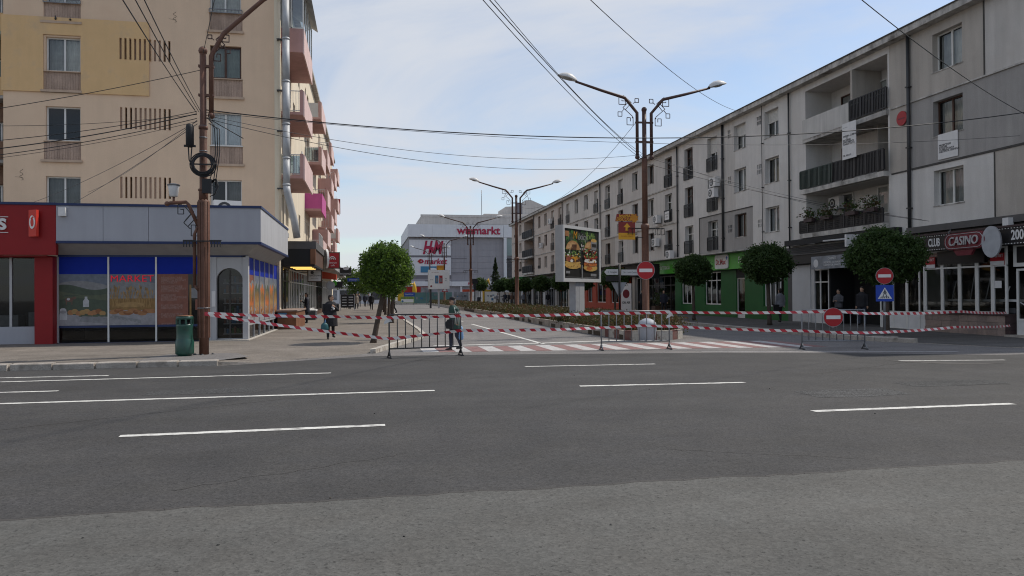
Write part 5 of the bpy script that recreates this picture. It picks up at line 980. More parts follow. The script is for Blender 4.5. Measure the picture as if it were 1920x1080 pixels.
def body_mesh(legs, arms, col, hem=None, lean=0.0, bulk=1.0, sleeve=1.0, head_turn=0.0, hood=False, vox=.017, face=True, arm_r=1.0):
    mb = MB(); ly = lambda z: -lean*max(0,z-.85)
    def ring(z, rx, ry, cy=0): return (0, cy+ly(z), z, rx*bulk, ry*bulk)
    if hem: mb.loft([ring(hem,.215,.165),ring(hem+.12,.21,.165),ring(.82,.205,.16),ring(.98,.185,.145),ring(1.08,.175,.135),ring(1.25,.195,.135),ring(1.36,.195,.12),ring(1.43,.14,.09),ring(1.47,.085,.075)], col['top'])
    else: mb.loft([ring(.80,.18,.135),ring(.92,.185,.14),ring(1.05,.17,.13),ring(1.25,.19,.13),ring(1.36,.19,.115),ring(1.43,.135,.085),ring(1.47,.08,.07)], col['top'])
    nk = ly(1.5)
    mb.loft([(0,nk+.005,1.43,.062,.062),(0,nk,1.52,.055,.058)], col['skin'], 10)
    ht = head_turn; cs_, sn_ = math.cos(ht), math.sin(ht); hy = nk-.012
    hm = MB(Matrix.Translation((0,hy,0)) @ Matrix.Rotation(ht,4,'Z'))
    hm.loft([(0,-.015,1.485,.03,.035),(0,-.022,1.505,.052,.062),(0,-.015,1.545,.066,.082),(0,-.004,1.60,.074,.094),(0,.004,1.655,.073,.094),(0,.008,1.695,.058,.076),(0,.008,1.718,.03,.04),(0,.008,1.725,.008,.01)], col['skin'], 14)
    hm.ball((0,-.102,1.582),.016,col['skin'],6,4,(.8,1.2,1.5)); hm.ball((-.076,.0,1.59),.02,col['skin'],6,4,(.5,.8,1.4)); hm.ball((.076,.0,1.59),.02,col['skin'],6,4,(.5,.8,1.4))
    hr = col.get('hair','hair_dark')
    hm.loft([(0,.035,1.50,.055,.055),(0,.036,1.57,.078,.078),(0,.028,1.63,.084,.092),(0,.010,1.675,.082,.100),(0,.008,1.715,.064,.080),(0,.008,1.738,.028,.035)], hr, 14)
    if hood: hm.loft([(0,.04,1.42,.13,.10),(0,.04,1.50,.105,.095),(0,.03,1.60,.098,.105),(0,.02,1.70,.085,.095),(0,.02,1.745,.04,.045)], col['top'], 12)
    o = len(mb.v); mb.v += hm.v
    for f_, i_, s_ in zip(hm.f, hm.m, hm.sm): mb.f.append(tuple(o+k for k in f_)); mb.m.append(mb.mi(hm.names[i_])); mb.sm.append(s_)
    for sx, (hip, kn, an) in zip((-1,1), legs):
        mb.tube([(sx*.085,0,.90),hip,kn,((kn[0]+an[0])/2,(kn[1]+an[1])/2+.012,(kn[2]+an[2])/2+.03),an],[.095*bulk,.09*bulk,.066,.063,.052],col['legs'],10)
        a = Vector(an); fw_ = Vector((sx*.12,-1,0)).normalized(); mb.tube([a+Vector((0,.03,-.03)),a+Vector((0,.02,-.05)),a+fw_*.07+Vector((0,0,-.055)),a+fw_*.15+Vector((0,0,-.062)),a+fw_*.185+Vector((0,0,-.066))],[.036,.044,.040,.036,.018],col['shoes'],8)
    for sx, (el, wr, hd) in zip((-1,1), arms):
        sh_ = Vector((sx*.185*bulk, ly(1.37), 1.375)); el = Vector(el); wr = Vector(wr)
        mb.tube([sh_, sh_.lerp(el,.15), sh_.lerp(el,.6), el, el.lerp(wr,.5), wr],[.062*arm_r,.066*arm_r,.056*arm_r,.050*arm_r,.045*arm_r,.038*arm_r],col['top'],10); hand(mb, wr, hd, col['skin'])
    src = mb.mesh('person_src'); tmp = bpy.data.objects.new('person_tmp', src); C.objects.link(tmp)
    md = tmp.modifiers.new('r','REMESH'); md.mode = 'VOXEL'; md.voxel_size = vox; sm = tmp.modifiers.new('s','SMOOTH'); sm.iterations = 3; sm.factor = .5
    dg = bpy.context.evaluated_depsgraph_get(); me = bpy.data.meshes.new_from_object(tmp.evaluated_get(dg)); bpy.data.objects.remove(tmp)
    bv = BVHTree.FromPolygons(mb.v, mb.f); me.materials.clear()
    for nme in mb.names: me.materials.append(MATS[nme])
    mi_ = [mb.m[bv.find_nearest(p.center)[2]] for p in me.polygons]
    me.polygons.foreach_set('material_index', mi_); me.polygons.foreach_set('use_smooth',[True]*len(me.polygons)); me.name = 'body'
    return me
def stand(w_=.02): return [((-.09,0,.86),(-.095-w_,-.015,.47),(-.10-w_,.0,.085)),((.09,0,.86),(.095+w_,-.015,.47),(.10+w_,.0,.085))]
def walk(s_=.22): return [((-.085,-.03,.86),(-.09,-.04-s_*.75,.48),(-.09,-s_,.085)),((.085,.03,.86),(.09,s_*.35-.03,.47),(.09,s_*1.25,.13))]
def down(s_=.0): return [((-.235,.02+s_,1.10),(-.25,-.03+s_*1.6,.85),(0,-.05,-1)),((.235,.02-s_,1.10),(.25,-.03-s_*1.6,.85),(0,-.05,-1))]
def person(label, x, y, rz, h, legs, arms, col, group=None, z=.10, **kw):
    t_ = thing('person', label, 'person', (x,y,z), rz, group); me = body_mesh(legs, arms, col, **kw); s_ = h/1.73
    b_ = link('body', me, t_); b_.scale = (s_,s_,s_); t_['h'] = s_; return t_
K = lambda top, legs='trousers', hair='hair_dark', shoes='shoe': dict(top=top, legs=legs, hair=hair, shoes=shoes, skin='skin')
def part(t_, mb, name): o = mb.build(name, t_); s_ = t_['h']; o.scale = (s_,s_,s_); return o
def eyes(t_, lean=0.0, ht=0.0):
    hy = -lean*.65-.012; o = MB(Matrix.Translation((0,hy,0)) @ Matrix.Rotation(ht,4,'Z'))
    for sx in (-1,1): o.ball((sx*.03,-.088,1.612),.0115,'hair_dark',8,5)
    o.box(-.045,-.012,-.094,-.08,1.634,1.640,'hair_dark'); o.box(.012,.045,-.094,-.08,1.634,1.640,'hair_dark'); o.box(-.022,.022,-.094,-.07,1.535,1.541,'p_bacon'); part(t_, o, 'face_features')
# woman with teal bag and phone, looking towards the right
pw = person('woman in a long black coat holding a teal bag', -1.27, 26.45, R(16), 1.53, [((-.09,0,.86),(-.10,-.02,.47),(-.11,-.02,.085)),((.09,.0,.86),(.10,.03,.47),(.13,.12,.15))],
    [((-.27,.0,1.09),(-.22,-.14,.92),(.1,-.2,-1)),((.28,-.02,1.12),(.10,-.24,1.25),(-.6,-.2,.6))], K('coat_black'), hem=.50, bulk=1.30, head_turn=R(52), vox=.013, arm_r=1.2, lean=.06)
eyes(pw, .06, R(52)); o = MB(); o.ball((.02,-.27,1.30),.045,'bag_white',8,5,(1.1,.5,.9)); o.ball((.06,-.28,1.24),.045,'bag_white',8,5); o.ball((-.02,-.26,1.2),.04,'cloth_grey',8,5); tag(o.build('bouquet', None, (-1.27,26.45,.0), R(16)), 'small pale bunch held to the chest of the black coated woman', 'flowers').scale = (.86,.86,.92)
o = MB(); o.loft([(-.27,-.17,.38,.14,.07),(-.27,-.17,.43,.16,.085),(-.27,-.17,.60,.14,.07),(-.27,-.17,.68,.06,.035)],'bag_teal',12); o.tube([(-.25,-.17,.66),(-.24,-.17,.80)],[.04,.015],'bag_blue',8); tag(o.build('carrier_bag', None, (-1.27,26.45,.08), R(16)), 'teal carrier bag hanging from the hand of the black coated woman', 'bag').scale = (.88,.88,.88)
# man with cap walking left behind the first barrier
pm = person('man in a dark cap and green striped jacket walking left behind the first barrier', 2.47, 21.5, R(-78), 1.52, walk(.13), [((-.25,-.02,1.10),(-.20,-.14,.90),(0,-.1,-1)),((.24,.06,1.12),(.22,-.02,.88),(0,-.2,-1))], K('jacket_green','jeans','hair_grey'), hem=.70, bulk=1.25, vox=.013, z=.0, lean=.12, arm_r=1.35)
eyes(pm, .12); o = MB(Matrix.Translation((0,-.09,0))); o.loft([(0,.0,1.655,.088,.108),(0,.0,1.70,.088,.105),(0,.0,1.745,.075,.092),(0,.0,1.76,.03,.04)],'cap_dark',16); o.prism([(-.07,-.08),(.07,-.08),(.055,-.17),(-.055,-.17)],1.665,1.68,'cap_dark'); part(pm, o, 'cap')
o = MB()
for k in range(3): o.tube([(.25,-.11+.06*k,1.40-.012*k),(.325,-.095+.06*k,1.2),(.33,-.11+.06*k,1.0),(.30,-.11+.06*k,.86)],.017,'stripe_pale',5)
o.tube([(.2,.06,1.34),(.0,.14,1.2),(-.15,.1,1.0)],.02,'bag_black',5); part(pm, o, 'jacket_stripe')
o = MB(); o.prism_xz([(-.20,.74),(.06,.72),(.11,.80),(.08,1.02),(-.14,1.05),(-.22,.95)],-.06,.07,'bag_black'); tag(o.build('shoulder_bag', None, (2.36,21.36,0), R(-8)), 'black shoulder bag carried by the capped man behind the barrier', 'bag').scale = (.85,.85,.85)
o = MB(); o.loft([(0,0,.30,.05,.03),(0,0,.36,.075,.05),(0,0,.60,.06,.04),(0,0,.70,.03,.02)],'bag_blue',10); tag(o.build('carrier_bag', None, (2.62,21.36,0), 0), 'pale blue bag held low beside the capped man', 'bag')
# woman at the shop window with a white bag
p3_ = person('woman in a dark jacket facing the shop window with a white bag', -3.30, 42.3, R(-80), 1.66, stand(), [((-.25,-.05,1.12),(-.2,-.25,1.25),(0,-1,.3)),((.26,.0,1.10),(.24,-.12,.95),(0,-.2,-1))], K('coat_navy'), hem=.62, bulk=1.05)
o = MB(); o.loft([(0,0,.40,.16,.06),(0,0,.46,.19,.08),(0,0,.72,.16,.07),(0,0,.9,.05,.03)],'bag_white',12); tag(o.build('carrier_bag', None, (-3.55,42.05,.1), 0), 'white carrier bag held by the woman at the shop window', 'bag')
# pavement crowd
person('person in a dark coat walking away down the middle of the left pavement', .35, 77.5, R(184), 1.72, walk(.10), down(), K('coat_black'), hem=.75, bulk=1.18, vox=.022)
person('person in a pale grey top pushing the pushchair', -2.05, 84.4, R(200), 1.55, walk(.08), [((-.25,-.1,1.1),(-.16,-.35,1.0),(0,-1,0)),((.25,-.1,1.1),(.16,-.35,1.0),(0,-1,0))], K('jacket_grey'), vox=.022, bulk=1.05)
person('person in a long beige coat beside the pushchair', -1.25, 84.8, R(10), 1.70, stand(), down(), K('beige_coat','trousers','hair_grey'), hem=.6, vox=.022)
person('person with a red jacket standing behind the black menu board', -2.6, 88.5, R(170), 1.70, stand(), down(), K('coat_red'), vox=.022)
person('person in black standing among the far crowd left of the trees', -1.1, 96.0, R(0), 1.75, stand(), down(), K('coat_black'), hem=.8, vox=.022, bulk=1.05)
person('person in navy walking in the far crowd on the left pavement', -.4, 99.0, R(185), 1.72, walk(.1), down(), K('coat_navy'), hem=.7, vox=.022)
person('person in grey standing furthest down the left pavement', .1, 104.0, R(10), 1.72, stand(), down(), K('cloth_grey'), vox=.022)
person('person in dark clothes furthest left in the far pavement crowd', -1.9, 101.0, R(30), 1.68, stand(), down(), K('trousers'), vox=.022)
person('person in black stepping off the kerb beside the grey tree trunk', 2.0, 61.5, R(-60), 1.85, walk(.2), down(.05), K('coat_black'), hem=.78, vox=.02, lean=.1)
# right pavement
person('man in a grey hooded jacket walking away past the pharmacy', 20.1, 33.9, R(190), 1.68, walk(.10), down(.03), K('jacket_grey'), bulk=1.12, z=.12, hood=False)
o = MB(); o.box(-.14,.14,-.06,.06,.55,.9,'bag_black'); tag(o.build('handbag', None, (19.8,33.8,.1)), 'black bag held by the man in the grey jacket', 'bag')
person('person in a dark camouflage jacket sitting back in the cafe doorway', 21.75, 31.6, R(-70), 1.62, stand(), [((-.25,-.05,1.1),(-.1,-.28,1.1),(.5,-.5,.2)),((.25,-.05,1.1),(.1,-.28,1.12),(-.5,-.5,.2))], K('cloth_grey'), bulk=1.15, z=.12)
person('man in a black coat standing in the cafe doorway', 21.6, 29.7, R(-60), 1.72, stand(.03), down(), K('coat_black','jeans'), bulk=1.15, z=.12)
person('person in black before the orange shop doorway', 20.9, 86.0, R(180), 1.72, stand(.03), down(), K('coat_black','cloth_grey'), z=.12, vox=.022)
person('person in pale grey under the far right pavement trees', 19.9, 95.5, R(0), 1.70, walk(.1), down(), K('jacket_grey','trousers','hair_grey'), z=.12, vox=.022)
person('person in dark red under the far right pavement trees', 19.1, 99.0, R(0), 1.65, walk(.1), down(), K('wood_dark'), z=.12, vox=.022)
person('two tone dressed person by the far shop windows on the right', 20.8, 108, R(20), 1.70, stand(), down(), K('coat_black','cloth_grey'), z=.12, vox=.022)
person('dark figure by the far shop windows next to a two tone dressed person', 20.2, 110, R(-20), 1.72, stand(), down(), K('coat_navy'), z=.12, vox=.022)
person('dim figure by the dark shop left of the planter', 20.6, 54.2, R(-40), 1.75, stand(.02), down(), K('coat_black'), z=.12, vox=.02, hem=.6)
person('dim figure standing nearest the pharmacy planter box', 20.7, 50.2, R(-30), 1.7, stand(.02), down(), K('coat_navy'), z=.12, vox=.02)
person('person in pale top before the mall hoarding, left of three', 20.2, 117, R(5), 1.75, stand(), down(), K('jacket_grey'), z=0, vox=.022)
person('child between two adults before the mall hoarding', 21.2, 117, R(-5), 1.25, stand(), down(), K('cloth_grey'), z=0, vox=.022)
person('person in black before the mall hoarding, right of three', 22.2, 117.5, R(-10), 1.82, stand(.04), down(), K('coat_black'), z=0, vox=.022)
pc = thing('pushchair', 'small dark pushchair on the far left pavement', 'pushchair', (-1.7,83.7,.1), R(190))
o = MB(); o.loft([(0,0,.4,.2,.25),(0,.02,.6,.22,.28),(0,.1,.85,.2,.15)],'bag_black',10); o.tube([(-.2,.1,.6),(-.2,.55,1.0),(.2,.55,1.0),(.2,.1,.6)],.02,'steel_grey',6); o.build('seat', pc)
for sx in (-1,1):
    for sy in (-.25,.3): MB().tube([(sx*.24-.02,sy,.12),(sx*.24+.02,sy,.12)],.12,'steel_dark',12).build('wheel', pc)

# ================================================================== TREES
def tree(label, x, y, cz, rx, rz_, n, size, lm, seed, lean=(0,0), tr=.11, group=None, z=.10, squash=.9):
    t_ = thing('globe_tree', label, 'tree', (x,y,z), 0, group); r2 = np.random.default_rng(seed); lx, ly = lean
    top = cz-rz_*.55
    o = MB(); o.tube([(0,0,-.05),(lx*.08,ly*.1,.12),(lx*.45,ly*.5,top*.5),(lx*.9,ly*.9,top)],[tr*1.5,tr*1.15,tr,tr*.85],'bark',10)
    for k in range(8):
        a = k*.785+r2.uniform(-.3,.3); e = Vector((lx+math.cos(a)*rx*.62, ly+math.sin(a)*rx*.62, cz+r2.uniform(-.25,.6)*rz_)); s_ = Vector((lx*.88,ly*.88,top-.08)); mid = s_.lerp(e,.45)+Vector((0,0,-.04)); o.tube([s_,mid,e],[tr*.55,tr*.33,tr*.12],'bark',6)
    o.build('trunk', t_)
    nc = 420; d = r2.normal(size=(nc,3)); d /= np.linalg.norm(d,axis=1,keepdims=True); rad = .55+.45*r2.uniform(size=(nc,1))**.5; lump = 1+.07*np.sin(d[:,:1]*4+seed)*np.cos(d[:,1:2]*5+d[:,2:]*3)
    cen = d*rad*lump*[rx,rx,rz_]*.90; cen[:,2] = np.where(cen[:,2] < -rz_*squash, -rz_*squash+.1*r2.normal(size=nc), cen[:,2])
    per = n//nc; P = cen[:,None,:]+r2.normal(size=(nc,per,3))*np.array([rx,rx,rz_])*.075
    P = P.reshape(-1,3)+[lx,ly,cz]; link('crown', leaves('crown', P, size, lm, seed), t_); return t_
GL, GR = 'clipped globe trees on the left pavement', 'clipped globe trees on the right pavement'
tree('bright green clipped globe tree with a leaning trunk behind the first barrier', .15, 24.2, 2.33, .88, .92, 27000, .041, ['leaf_bright','leaf_bright','leaf_dark'], 11, (.42,.1), .078, GL, .10, .72)
for i, (x_, y_, lab) in enumerate(((1.27,40.9,'second clipped tree along the left pavement, right behind the leaning one'),(1.3,49,'third clipped tree along the left pavement'),(1.3,58,'fourth clipped tree along the left pavement'),(1.35,66.5,'fifth clipped tree along the left pavement'),(1.4,76.5,'sixth clipped tree along the left pavement'))):
    tree(lab, x_, y_, 2.40, .92, .85, 2400, .11, ['leaf_bright','leaf_dark'], 30+i, (.05,0), .09, GL)
tree('nearest right pavement tree, wide dark crown behind the blue crossing sign', 18.35, 23.9, 2.78, 1.40, 1.08, 21000, .056, ['leaf_dark'], 13, (.1,.1), .10, GR, .12)
tree('dark globe tree second on the right pavement beside the man in grey', 18.6, 32.3, 2.84, 1.20, 1.0, 16000, .06, ['leaf_dark'], 14, (-.1,0), .09, GR, .12)
tree('dark globe tree third on the right pavement before the pharmacy windows', 17.9, 39.1, 2.76, 1.06, .92, 12000, .066, ['leaf_dark'], 15, (0,.1), .08, GR, .12)
for i, (x_, y_, r_, lab) in enumerate(((18.0,53,1.2,'dark globe tree behind the white street name signs'),(18.1,61.5,1.0,'dark globe tree right behind the billboard pillar'),(18.1,69,1.05,'dark globe tree hidden partly by the billboard'),(18.1,77.5,1.1,'dark globe tree just left of the billboard'),(18.2,86,1.1,'dark globe tree over the far right shoppers'),(18.2,94,1.1,'dark globe tree beside the second lamp post foot'),(18.2,104,1.0,'dark globe tree last on the right pavement'))):
    tree(lab, x_, y_, 2.6, r_, .88, 2600, .12, ['leaf_dark'], 50+i, (0,0), .07, GR, .12)
for i, (x_, y_, lab) in enumerate(((17.3,116,'small round tree left of the second lamp post before the mall'),(21.2,116,'small round tree right of the second lamp post before the mall'))):
    tree(lab, x_, y_, 3.2, 1.25, 1.1, 2200, .15, ['leaf_dark'], 60+i, (0,0), .07, 'round trees before the mall', 0)
ct = thing('conifer_tree', 'dark pointed conifer before the right part of the mall', 'tree', (21.6,127,0))
MB().tube([(0,0,0),(0,0,7.6)],[.16,.03],'bark',8).build('trunk', ct)
P = []
for k in range(3600):
    z_ = rg.uniform(1.0,7.9); r_ = (7.9-z_)/6.9*1.9*(.8+.16*math.sin(z_*4.1)+.12*math.sin(z_*9.3)); a = rg.uniform(0,6.283); q = r_*math.sqrt(rg.uniform(.15,1)); P.append((q*math.cos(a), q*math.sin(a), z_-.25*q))
link('crown', leaves('crown', P, .16, ['leaf_conifer'], 70, aspect=.3), ct)
ft = thing('street_tree', 'loose light green tree at the far end of the left pavement', 'tree', (-2.0,110,0)); MB().tube([(0,0,0),(.1,0,2.0),(.3,0,3.2)],[.16,.12,.06],'bark',8).build('trunk', ft)
d = rg.normal(size=(110,3)); d /= np.linalg.norm(d,axis=1,keepdims=True); P = (d*rg.uniform(.4,1,(110,1))*[3.0,2.4,1.9])[:,None,:]+rg.normal(size=(110,36,3))*.32; link('crown', leaves('crown', P.reshape(-1,3)+[.3,0,3.6], .17, ['leaf_far'], 71), ft)
ft2 = thing('street_tree', 'second light green tree beyond the far left pavement crowd', 'tree', (3.2,120,0)); MB().tube([(0,0,0),(0,0,2.4)],[.15,.08],'bark',8).build('trunk', ft2); link('crown', leaves('crown', P.reshape(-1,3)*[.7,.7,.8]+[0,0,3.0], .16, ['leaf_far'], 72), ft2)

# ================================================================== LAMP POSTS
def meander(mb, sx, x0, z0, m, y=0.0, s=1.0):
    # angular scroll work hung under the elbow: two spirals, a fork and two small squares
    w = .016
    def seg(a, b): 
        mb.tube([(x0+sx*a[0]*s,y,z0+a[1]*s),(x0+sx*b[0]*s,y,z0+b[1]*s)], w, m, 4, smooth=False)
    def path(p):
        for a, b in zip(p, p[1:]): seg(a, b)
    path([(.42,.78),(.42,.70)]); path([(.34,.70),(.62,.70),(.62,.42),(.36,.42),(.36,.56),(.50,.56),(.50,.60)])
    path([(.34,.70),(.12,.50),(.36,.22),(.46,.30),(.20,.56)]); path([(.36,.22),(.08,-.02),(.08,-.10)])
    path([(-.02,.02),(.0,-.28),(-.26+.26+.02,-.30),(.0,-.30)]) if False else path([(.05,-.05),(.05,-.36),(.30,-.36),(.30,-.08),(.16,-.08),(.16,-.22)])
    path([(.42,.24),(.52,.12)]); path([(.50,.13),(.50,-.04),(.66,-.04),(.66,.13),(.50,.13)])
    path([(-.18,.52),(-.18,.67),(-.03,.67),(-.03,.52),(-.18,.52)]); path([(-.05,.55),(.05,.47)])
def lamp_head(parent, tip, sx, m='lamp_shell'):
    T_ = Matrix.Translation(tip) @ Matrix.Rotation(R(-14)*sx, 4, 'Y') @ Matrix.Scale(sx, 4, (1,0,0))
    o = MB(T_); n = 10; prof = [(0,.05),(.08,.13),(.25,.20),(.45,.21),(.62,.15),(.76,.05)]
    vs, fs = [], []
    for x_, h_ in prof:
        hw = .045+.17*math.sin(min(1,max(.08,x_/.76*1.0))*math.pi*.93+.1)
        for k in range(n+1): a = math.pi*k/n; vs.append((x_, hw*math.cos(a), h_*math.sin(a)))
    for i in range(len(prof)-1):
        for k in range(n): fs.append((i*(n+1)+k, i*(n+1)+k+1, (i+1)*(n+1)+k+1, (i+1)*(n+1)+k))
    o.add(vs, fs, m, True); o.add([vs[i*(n+1)] for i in range(len(prof))]+[vs[i*(n+1)+n] for i in range(len(prof)-1,-1,-1)], [tuple(range(2*len(prof)))], m); h = o.build('lamp_head', parent)
    q = MB(T_); q.ball((.40,0,-.0),.13,'lamp_lens',12,6,(1.6,.8,.45)); q.build('lens', h); return h
def double_lamp(label, x, y, z0=.17, detail=True):
    t_ = thing('street_lamp', label, 'street lamp', (x,y,z0), 0, 'double armed street lamps along the island'); mm = 'rust_paint'
    o = MB(); o.lathe([(.20,0),(.20,.10),(.145,.14),(.145,3.9),(.175,3.95),(.175,4.05),(.13,4.12)], mm, 16, wob=-.13); o.lathe([(.108,4.10),(.108,6.6),(.10,6.65)], mm, 14); o.build('shaft', t_)
    o = MB(); o.lathe([(.10,6.65),(.085,6.75),(.085,8.5)], 'dark_brown_paint', 12); o.ball((0,0,8.55),.11,'dark_brown_paint'); o.build('upper_shaft', t_)
    o = MB()
    for z in (7.3,8.05): MB().box(-.36,.36,-.04,.04,z-.03,z+.03,'dark_brown_paint').build('clamp', t_)
    for sx in (-1,1):
        a = MB(); a.tube([(sx*.29,0,6.72),(sx*.29,0,8.42),(sx*.78,0,8.98),(sx*1.7,0,9.22),(sx*2.75,0,9.52)],[.062,.062,.062,.055,.042],'dark_brown_paint',10); a.ball((sx*.29,0,6.70),.095,'dark_brown_paint'); ar = a.build('arm', t_)
        if detail: q = MB(); meander(q, sx, sx*.40, 8.30, 'dark_brown_paint'); q.build('scrollwork', ar)
        lamp_head(t_, (sx*2.7,0,9.53), sx)
    if detail:
        o = MB()
        o.box(-.75,.75,-.02,.02,3.92,3.96,'black_iron')
        for sx in (-1,1):
            for q_ in (.38,.56,.74): o.tube([(sx*q_,-.14,3.94),(sx*q_,-.14,3.7),(sx*q_,.14,3.7),(sx*q_,.14,3.94)],.012,'black_iron',4)
            o.tube([(sx*.38,-.14,3.94),(sx*.74,-.14,3.94),(sx*.74,.14,3.94),(sx*.38,.14,3.94)],.012,'black_iron',4); o.tube([(sx*.38,-.14,3.72),(sx*.74,-.14,3.72)],.012,'black_iron',4)
        o.build('flower_basket_holder', t_)
    return t_
l1 = double_lamp('nearest double armed rust brown street lamp carrying the red and yellow arrow sign', 10.55, 27.4)
l2 = dup(l1, (10.6,53.1,.17), 0, 'second double armed rust brown street lamp, left of the billboard')
for (x_, y_), lab in zip(((10.6,77.8),(10.5,104.4),(10.4,128)), ('third double armed street lamp, in front of the mall lettering','fourth double armed lamp, with an orange board','fifth and smallest double armed street lamp, before the red mall letters')): dup(l1, (x_,y_,.17), 0, lab)
# single pole at the left kerb with lantern arm, cable gear
lp = thing('street_lamp', 'tall rust brown kerb lamp pole with cables tied to it beside the green bin', 'street lamp', (-4.16,20.42,.10)); mm = 'rust_paint'
o = MB(); o.lathe([(.12,-.02),(.12,.42),(.148,.44),(.148,3.95),(.12,4.0)], mm, 16, wob=-.16); o.build('shaft', lp)
for k in range(8):
    a = k*math.pi/4+.2; MB().box(.133*math.cos(a)-.017,.133*math.cos(a)+.017,.133*math.sin(a)-.017,.133*math.sin(a)+.017,.44,3.93,mm).build('flute', lp)
o = MB(); o.lathe([(.115,3.95),(.115,4.25),(.095,4.3),(.095,5.9),(.082,5.95),(.082,7.8)], mm, 12); o.ball((0,0,7.85),.115,mm); o.lathe([(.13,4.22),(.13,4.27)],mm,12); o.lathe([(.115,5.82),(.115,5.9)],mm,12); o.build('upper_shaft', lp)
o = MB(); o.tube([(.20,0,6.2),(.20,0,7.72),(.50,0,8.32),(1.5,0,9.28),(3.0,0,10.2)],[.06,.06,.06,.055,.045],mm,10); o.ball((.20,0,6.18),.09,mm); ar = o.build('arm', lp)
q = MB(); meander(q, 1, .24, 7.84, 'dark_brown_paint', 0.0, .65); q.build('scrollwork', ar)
o = MB()
for z in (6.7,7.45): MB().box(-.11,.27,-.05,.05,z-.03,z+.03,mm).build('clamp', lp); lamp_head(lp, (2.95,0,10.2), 1)
o = MB(); o.tube([(-.10,0,3.25),(-.36,0,3.86),(-.42,0,3.93),(-.80,0,3.90),(-.87,0,3.88)],.045,mm,10); o.ball((-.88,0,3.88),.065,mm); o.tube([(-.72,0,3.90),(-.72,0,4.06)],.03,mm,8); a2 = o.build('lantern_arm', lp)
q = MB(); path = [(-.52,3.86),(-.62,3.86),(-.62,3.62),(-.48,3.62),(-.48,3.74),(-.56,3.74)]
def flat(q, path, w=.014):
    for (x0,z0),(x1,z1) in zip(path, path[1:]): q.tube([(x0,0,z0),(x1,0,z1)], w, 'black_iron', 4, smooth=False)
flat(q, path); flat(q, [(-.48,3.86),(-.30,3.62),(-.48,3.40),(-.38,3.30),(-.14,3.58)]); flat(q, [(-.44,3.46),(-.24,3.70)]); flat(q, [(-.38,3.30),(-.32,3.24)]); flat(q, [(-.10,3.42),(-.10,3.06),(-.30,3.06),(-.30,3.34),(-.19,3.34),(-.19,3.18)]); q.build('scrollwork', a2)
q = MB(); q.lathe([(.085,4.06),(.10,4.08),(.135,4.32),(.135,4.34)],'sign_white',16,(-.72,0)); q.lathe([(.155,4.345),(.16,4.37),(.06,4.40)],'steel_grey',16,(-.72,0)); q.build('lantern', a2)
o = MB(); o.tube([(-.13,-.02,3.3),(-.22,-.02,3.1),(-.22,-.02,1.75)],.04,mm,8); o.tube([(-.22,-.02,1.78),(-.12,-.02,1.66)],.04,mm,8); o.build('conduit', lp)
o = MB(); o.box(-.46,.46,-.20,-.175,2.90,2.93,'black_iron')
for k in range(4): o.box(-.45+k*.07,-.43+k*.07,-.20,-.17,2.76,2.90,'black_iron'); o.box(.22+k*.07,.24+k*.07,-.20,-.17,2.76,2.90,'black_iron')
o.box(-.46,-.18,-.20,-.02,2.93,2.945,'black_iron'); o.box(.18,.46,-.20,-.02,2.93,2.945,'black_iron'); o.build('basket_holder', lp)
for z in (5.9,5.6,5.25,4.9,4.65,4.2,1.2): MB().lathe([(.102 if z > 4.1 else .158,z-.012),(.102 if z > 4.1 else .158,z+.012)],'steel_grey',12).build('clamp_band', lp)
o = MB(); o.ball((-.22,-.02,-.01),.05,'steel_dark'); o.ball((.22,.0,-.01),.05,'steel_dark'); o.ball((.0,-.22,-.01),.05,'steel_dark'); o.build('anchor_bolt', lp)
cc = thing('cable_coil', 'black coiled cable hung on the rusty kerb lamp pole', 'cable', (-4.12,20.22,4.98)); o = MB()
for k in range(9):
    r_ = .23+.02*(k % 4)+rnd.uniform(-.01,.01); dx, dz = rnd.uniform(-.02,.03), rnd.uniform(-.03,.02); o.tube([(dx+r_*math.cos(a*.2618),-.05+.012*(k%4)+.01*math.sin(a*.9),dz+r_*math.sin(a*.2618)) for a in range(25)],.015,'cable',5,cap=False)
o.build('loops', cc); o = MB(); o.box(-.33,.33,-.02,.02,-.015,.015,'black_iron'); o.build('hanger', cc)
sc_ = thing('splice_closure', 'black cylindrical cable closure hanging left of the lamp pole top', 'cable box', (-4.46,20.3,5.70)); o = MB(); o.lathe([(.05,-.28),(.10,-.25),(.10,.22),(.085,.30),(.03,.32)],'cable',14); o.box(-.14,.14,-.03,.03,-.27,-.22,'cable'); o.build('housing', sc_); o = MB(); o.tube([(-.04,0,-.26),(-.02,0,-.6),(.08,.0,-.85)],.016,'cable',5); o.tube([(.05,0,-.26),(.02,0,-.6),(.1,.0,-.85)],.016,'cable',5); o.build('tail', sc_)
jb = thing('junction_box', 'small black junction box strapped to the lamp pole below the coil', 'cable box', (-4.02,20.24,4.42)); MB().box(-.12,.10,-.10,.06,-.18,.18,'cable').build('housing', jb); o = MB()
for k in range(4): o.tube([(.10,.0,.14-.02*k),(.18+.01*k,0,.20),(.22+.015*k,0,0),(.17,0,-.2),(.05,0,-.26)],.012,'cable',5)
o.build('cable_loop', jb)
bn = thing('litter_bin', 'dark green cylindrical litter bin beside the rusty lamp pole', 'bin', (-4.56,20.12,.10)); o = MB(); o.lathe([(.17,0),(.17,.03),(.215,.05),(.222,.08),(.222,.36),(.20,.42),(.195,.44),(.195,.72),(.20,.74),(.20,.78),(.195,.80)],'bin_green',24); o.lathe([(.195,.92),(.205,.93),(.205,.985),(.19,1.0),(.03,1.01)],'bin_green',24); o.build('body', bn)
o = MB()
for k in range(8):
    a = k*math.pi/4+.39; o.box(.185*math.cos(a)-.022,.185*math.cos(a)+.022,.185*math.sin(a)-.022,.185*math.sin(a)+.022,.79,.93,'bin_green')
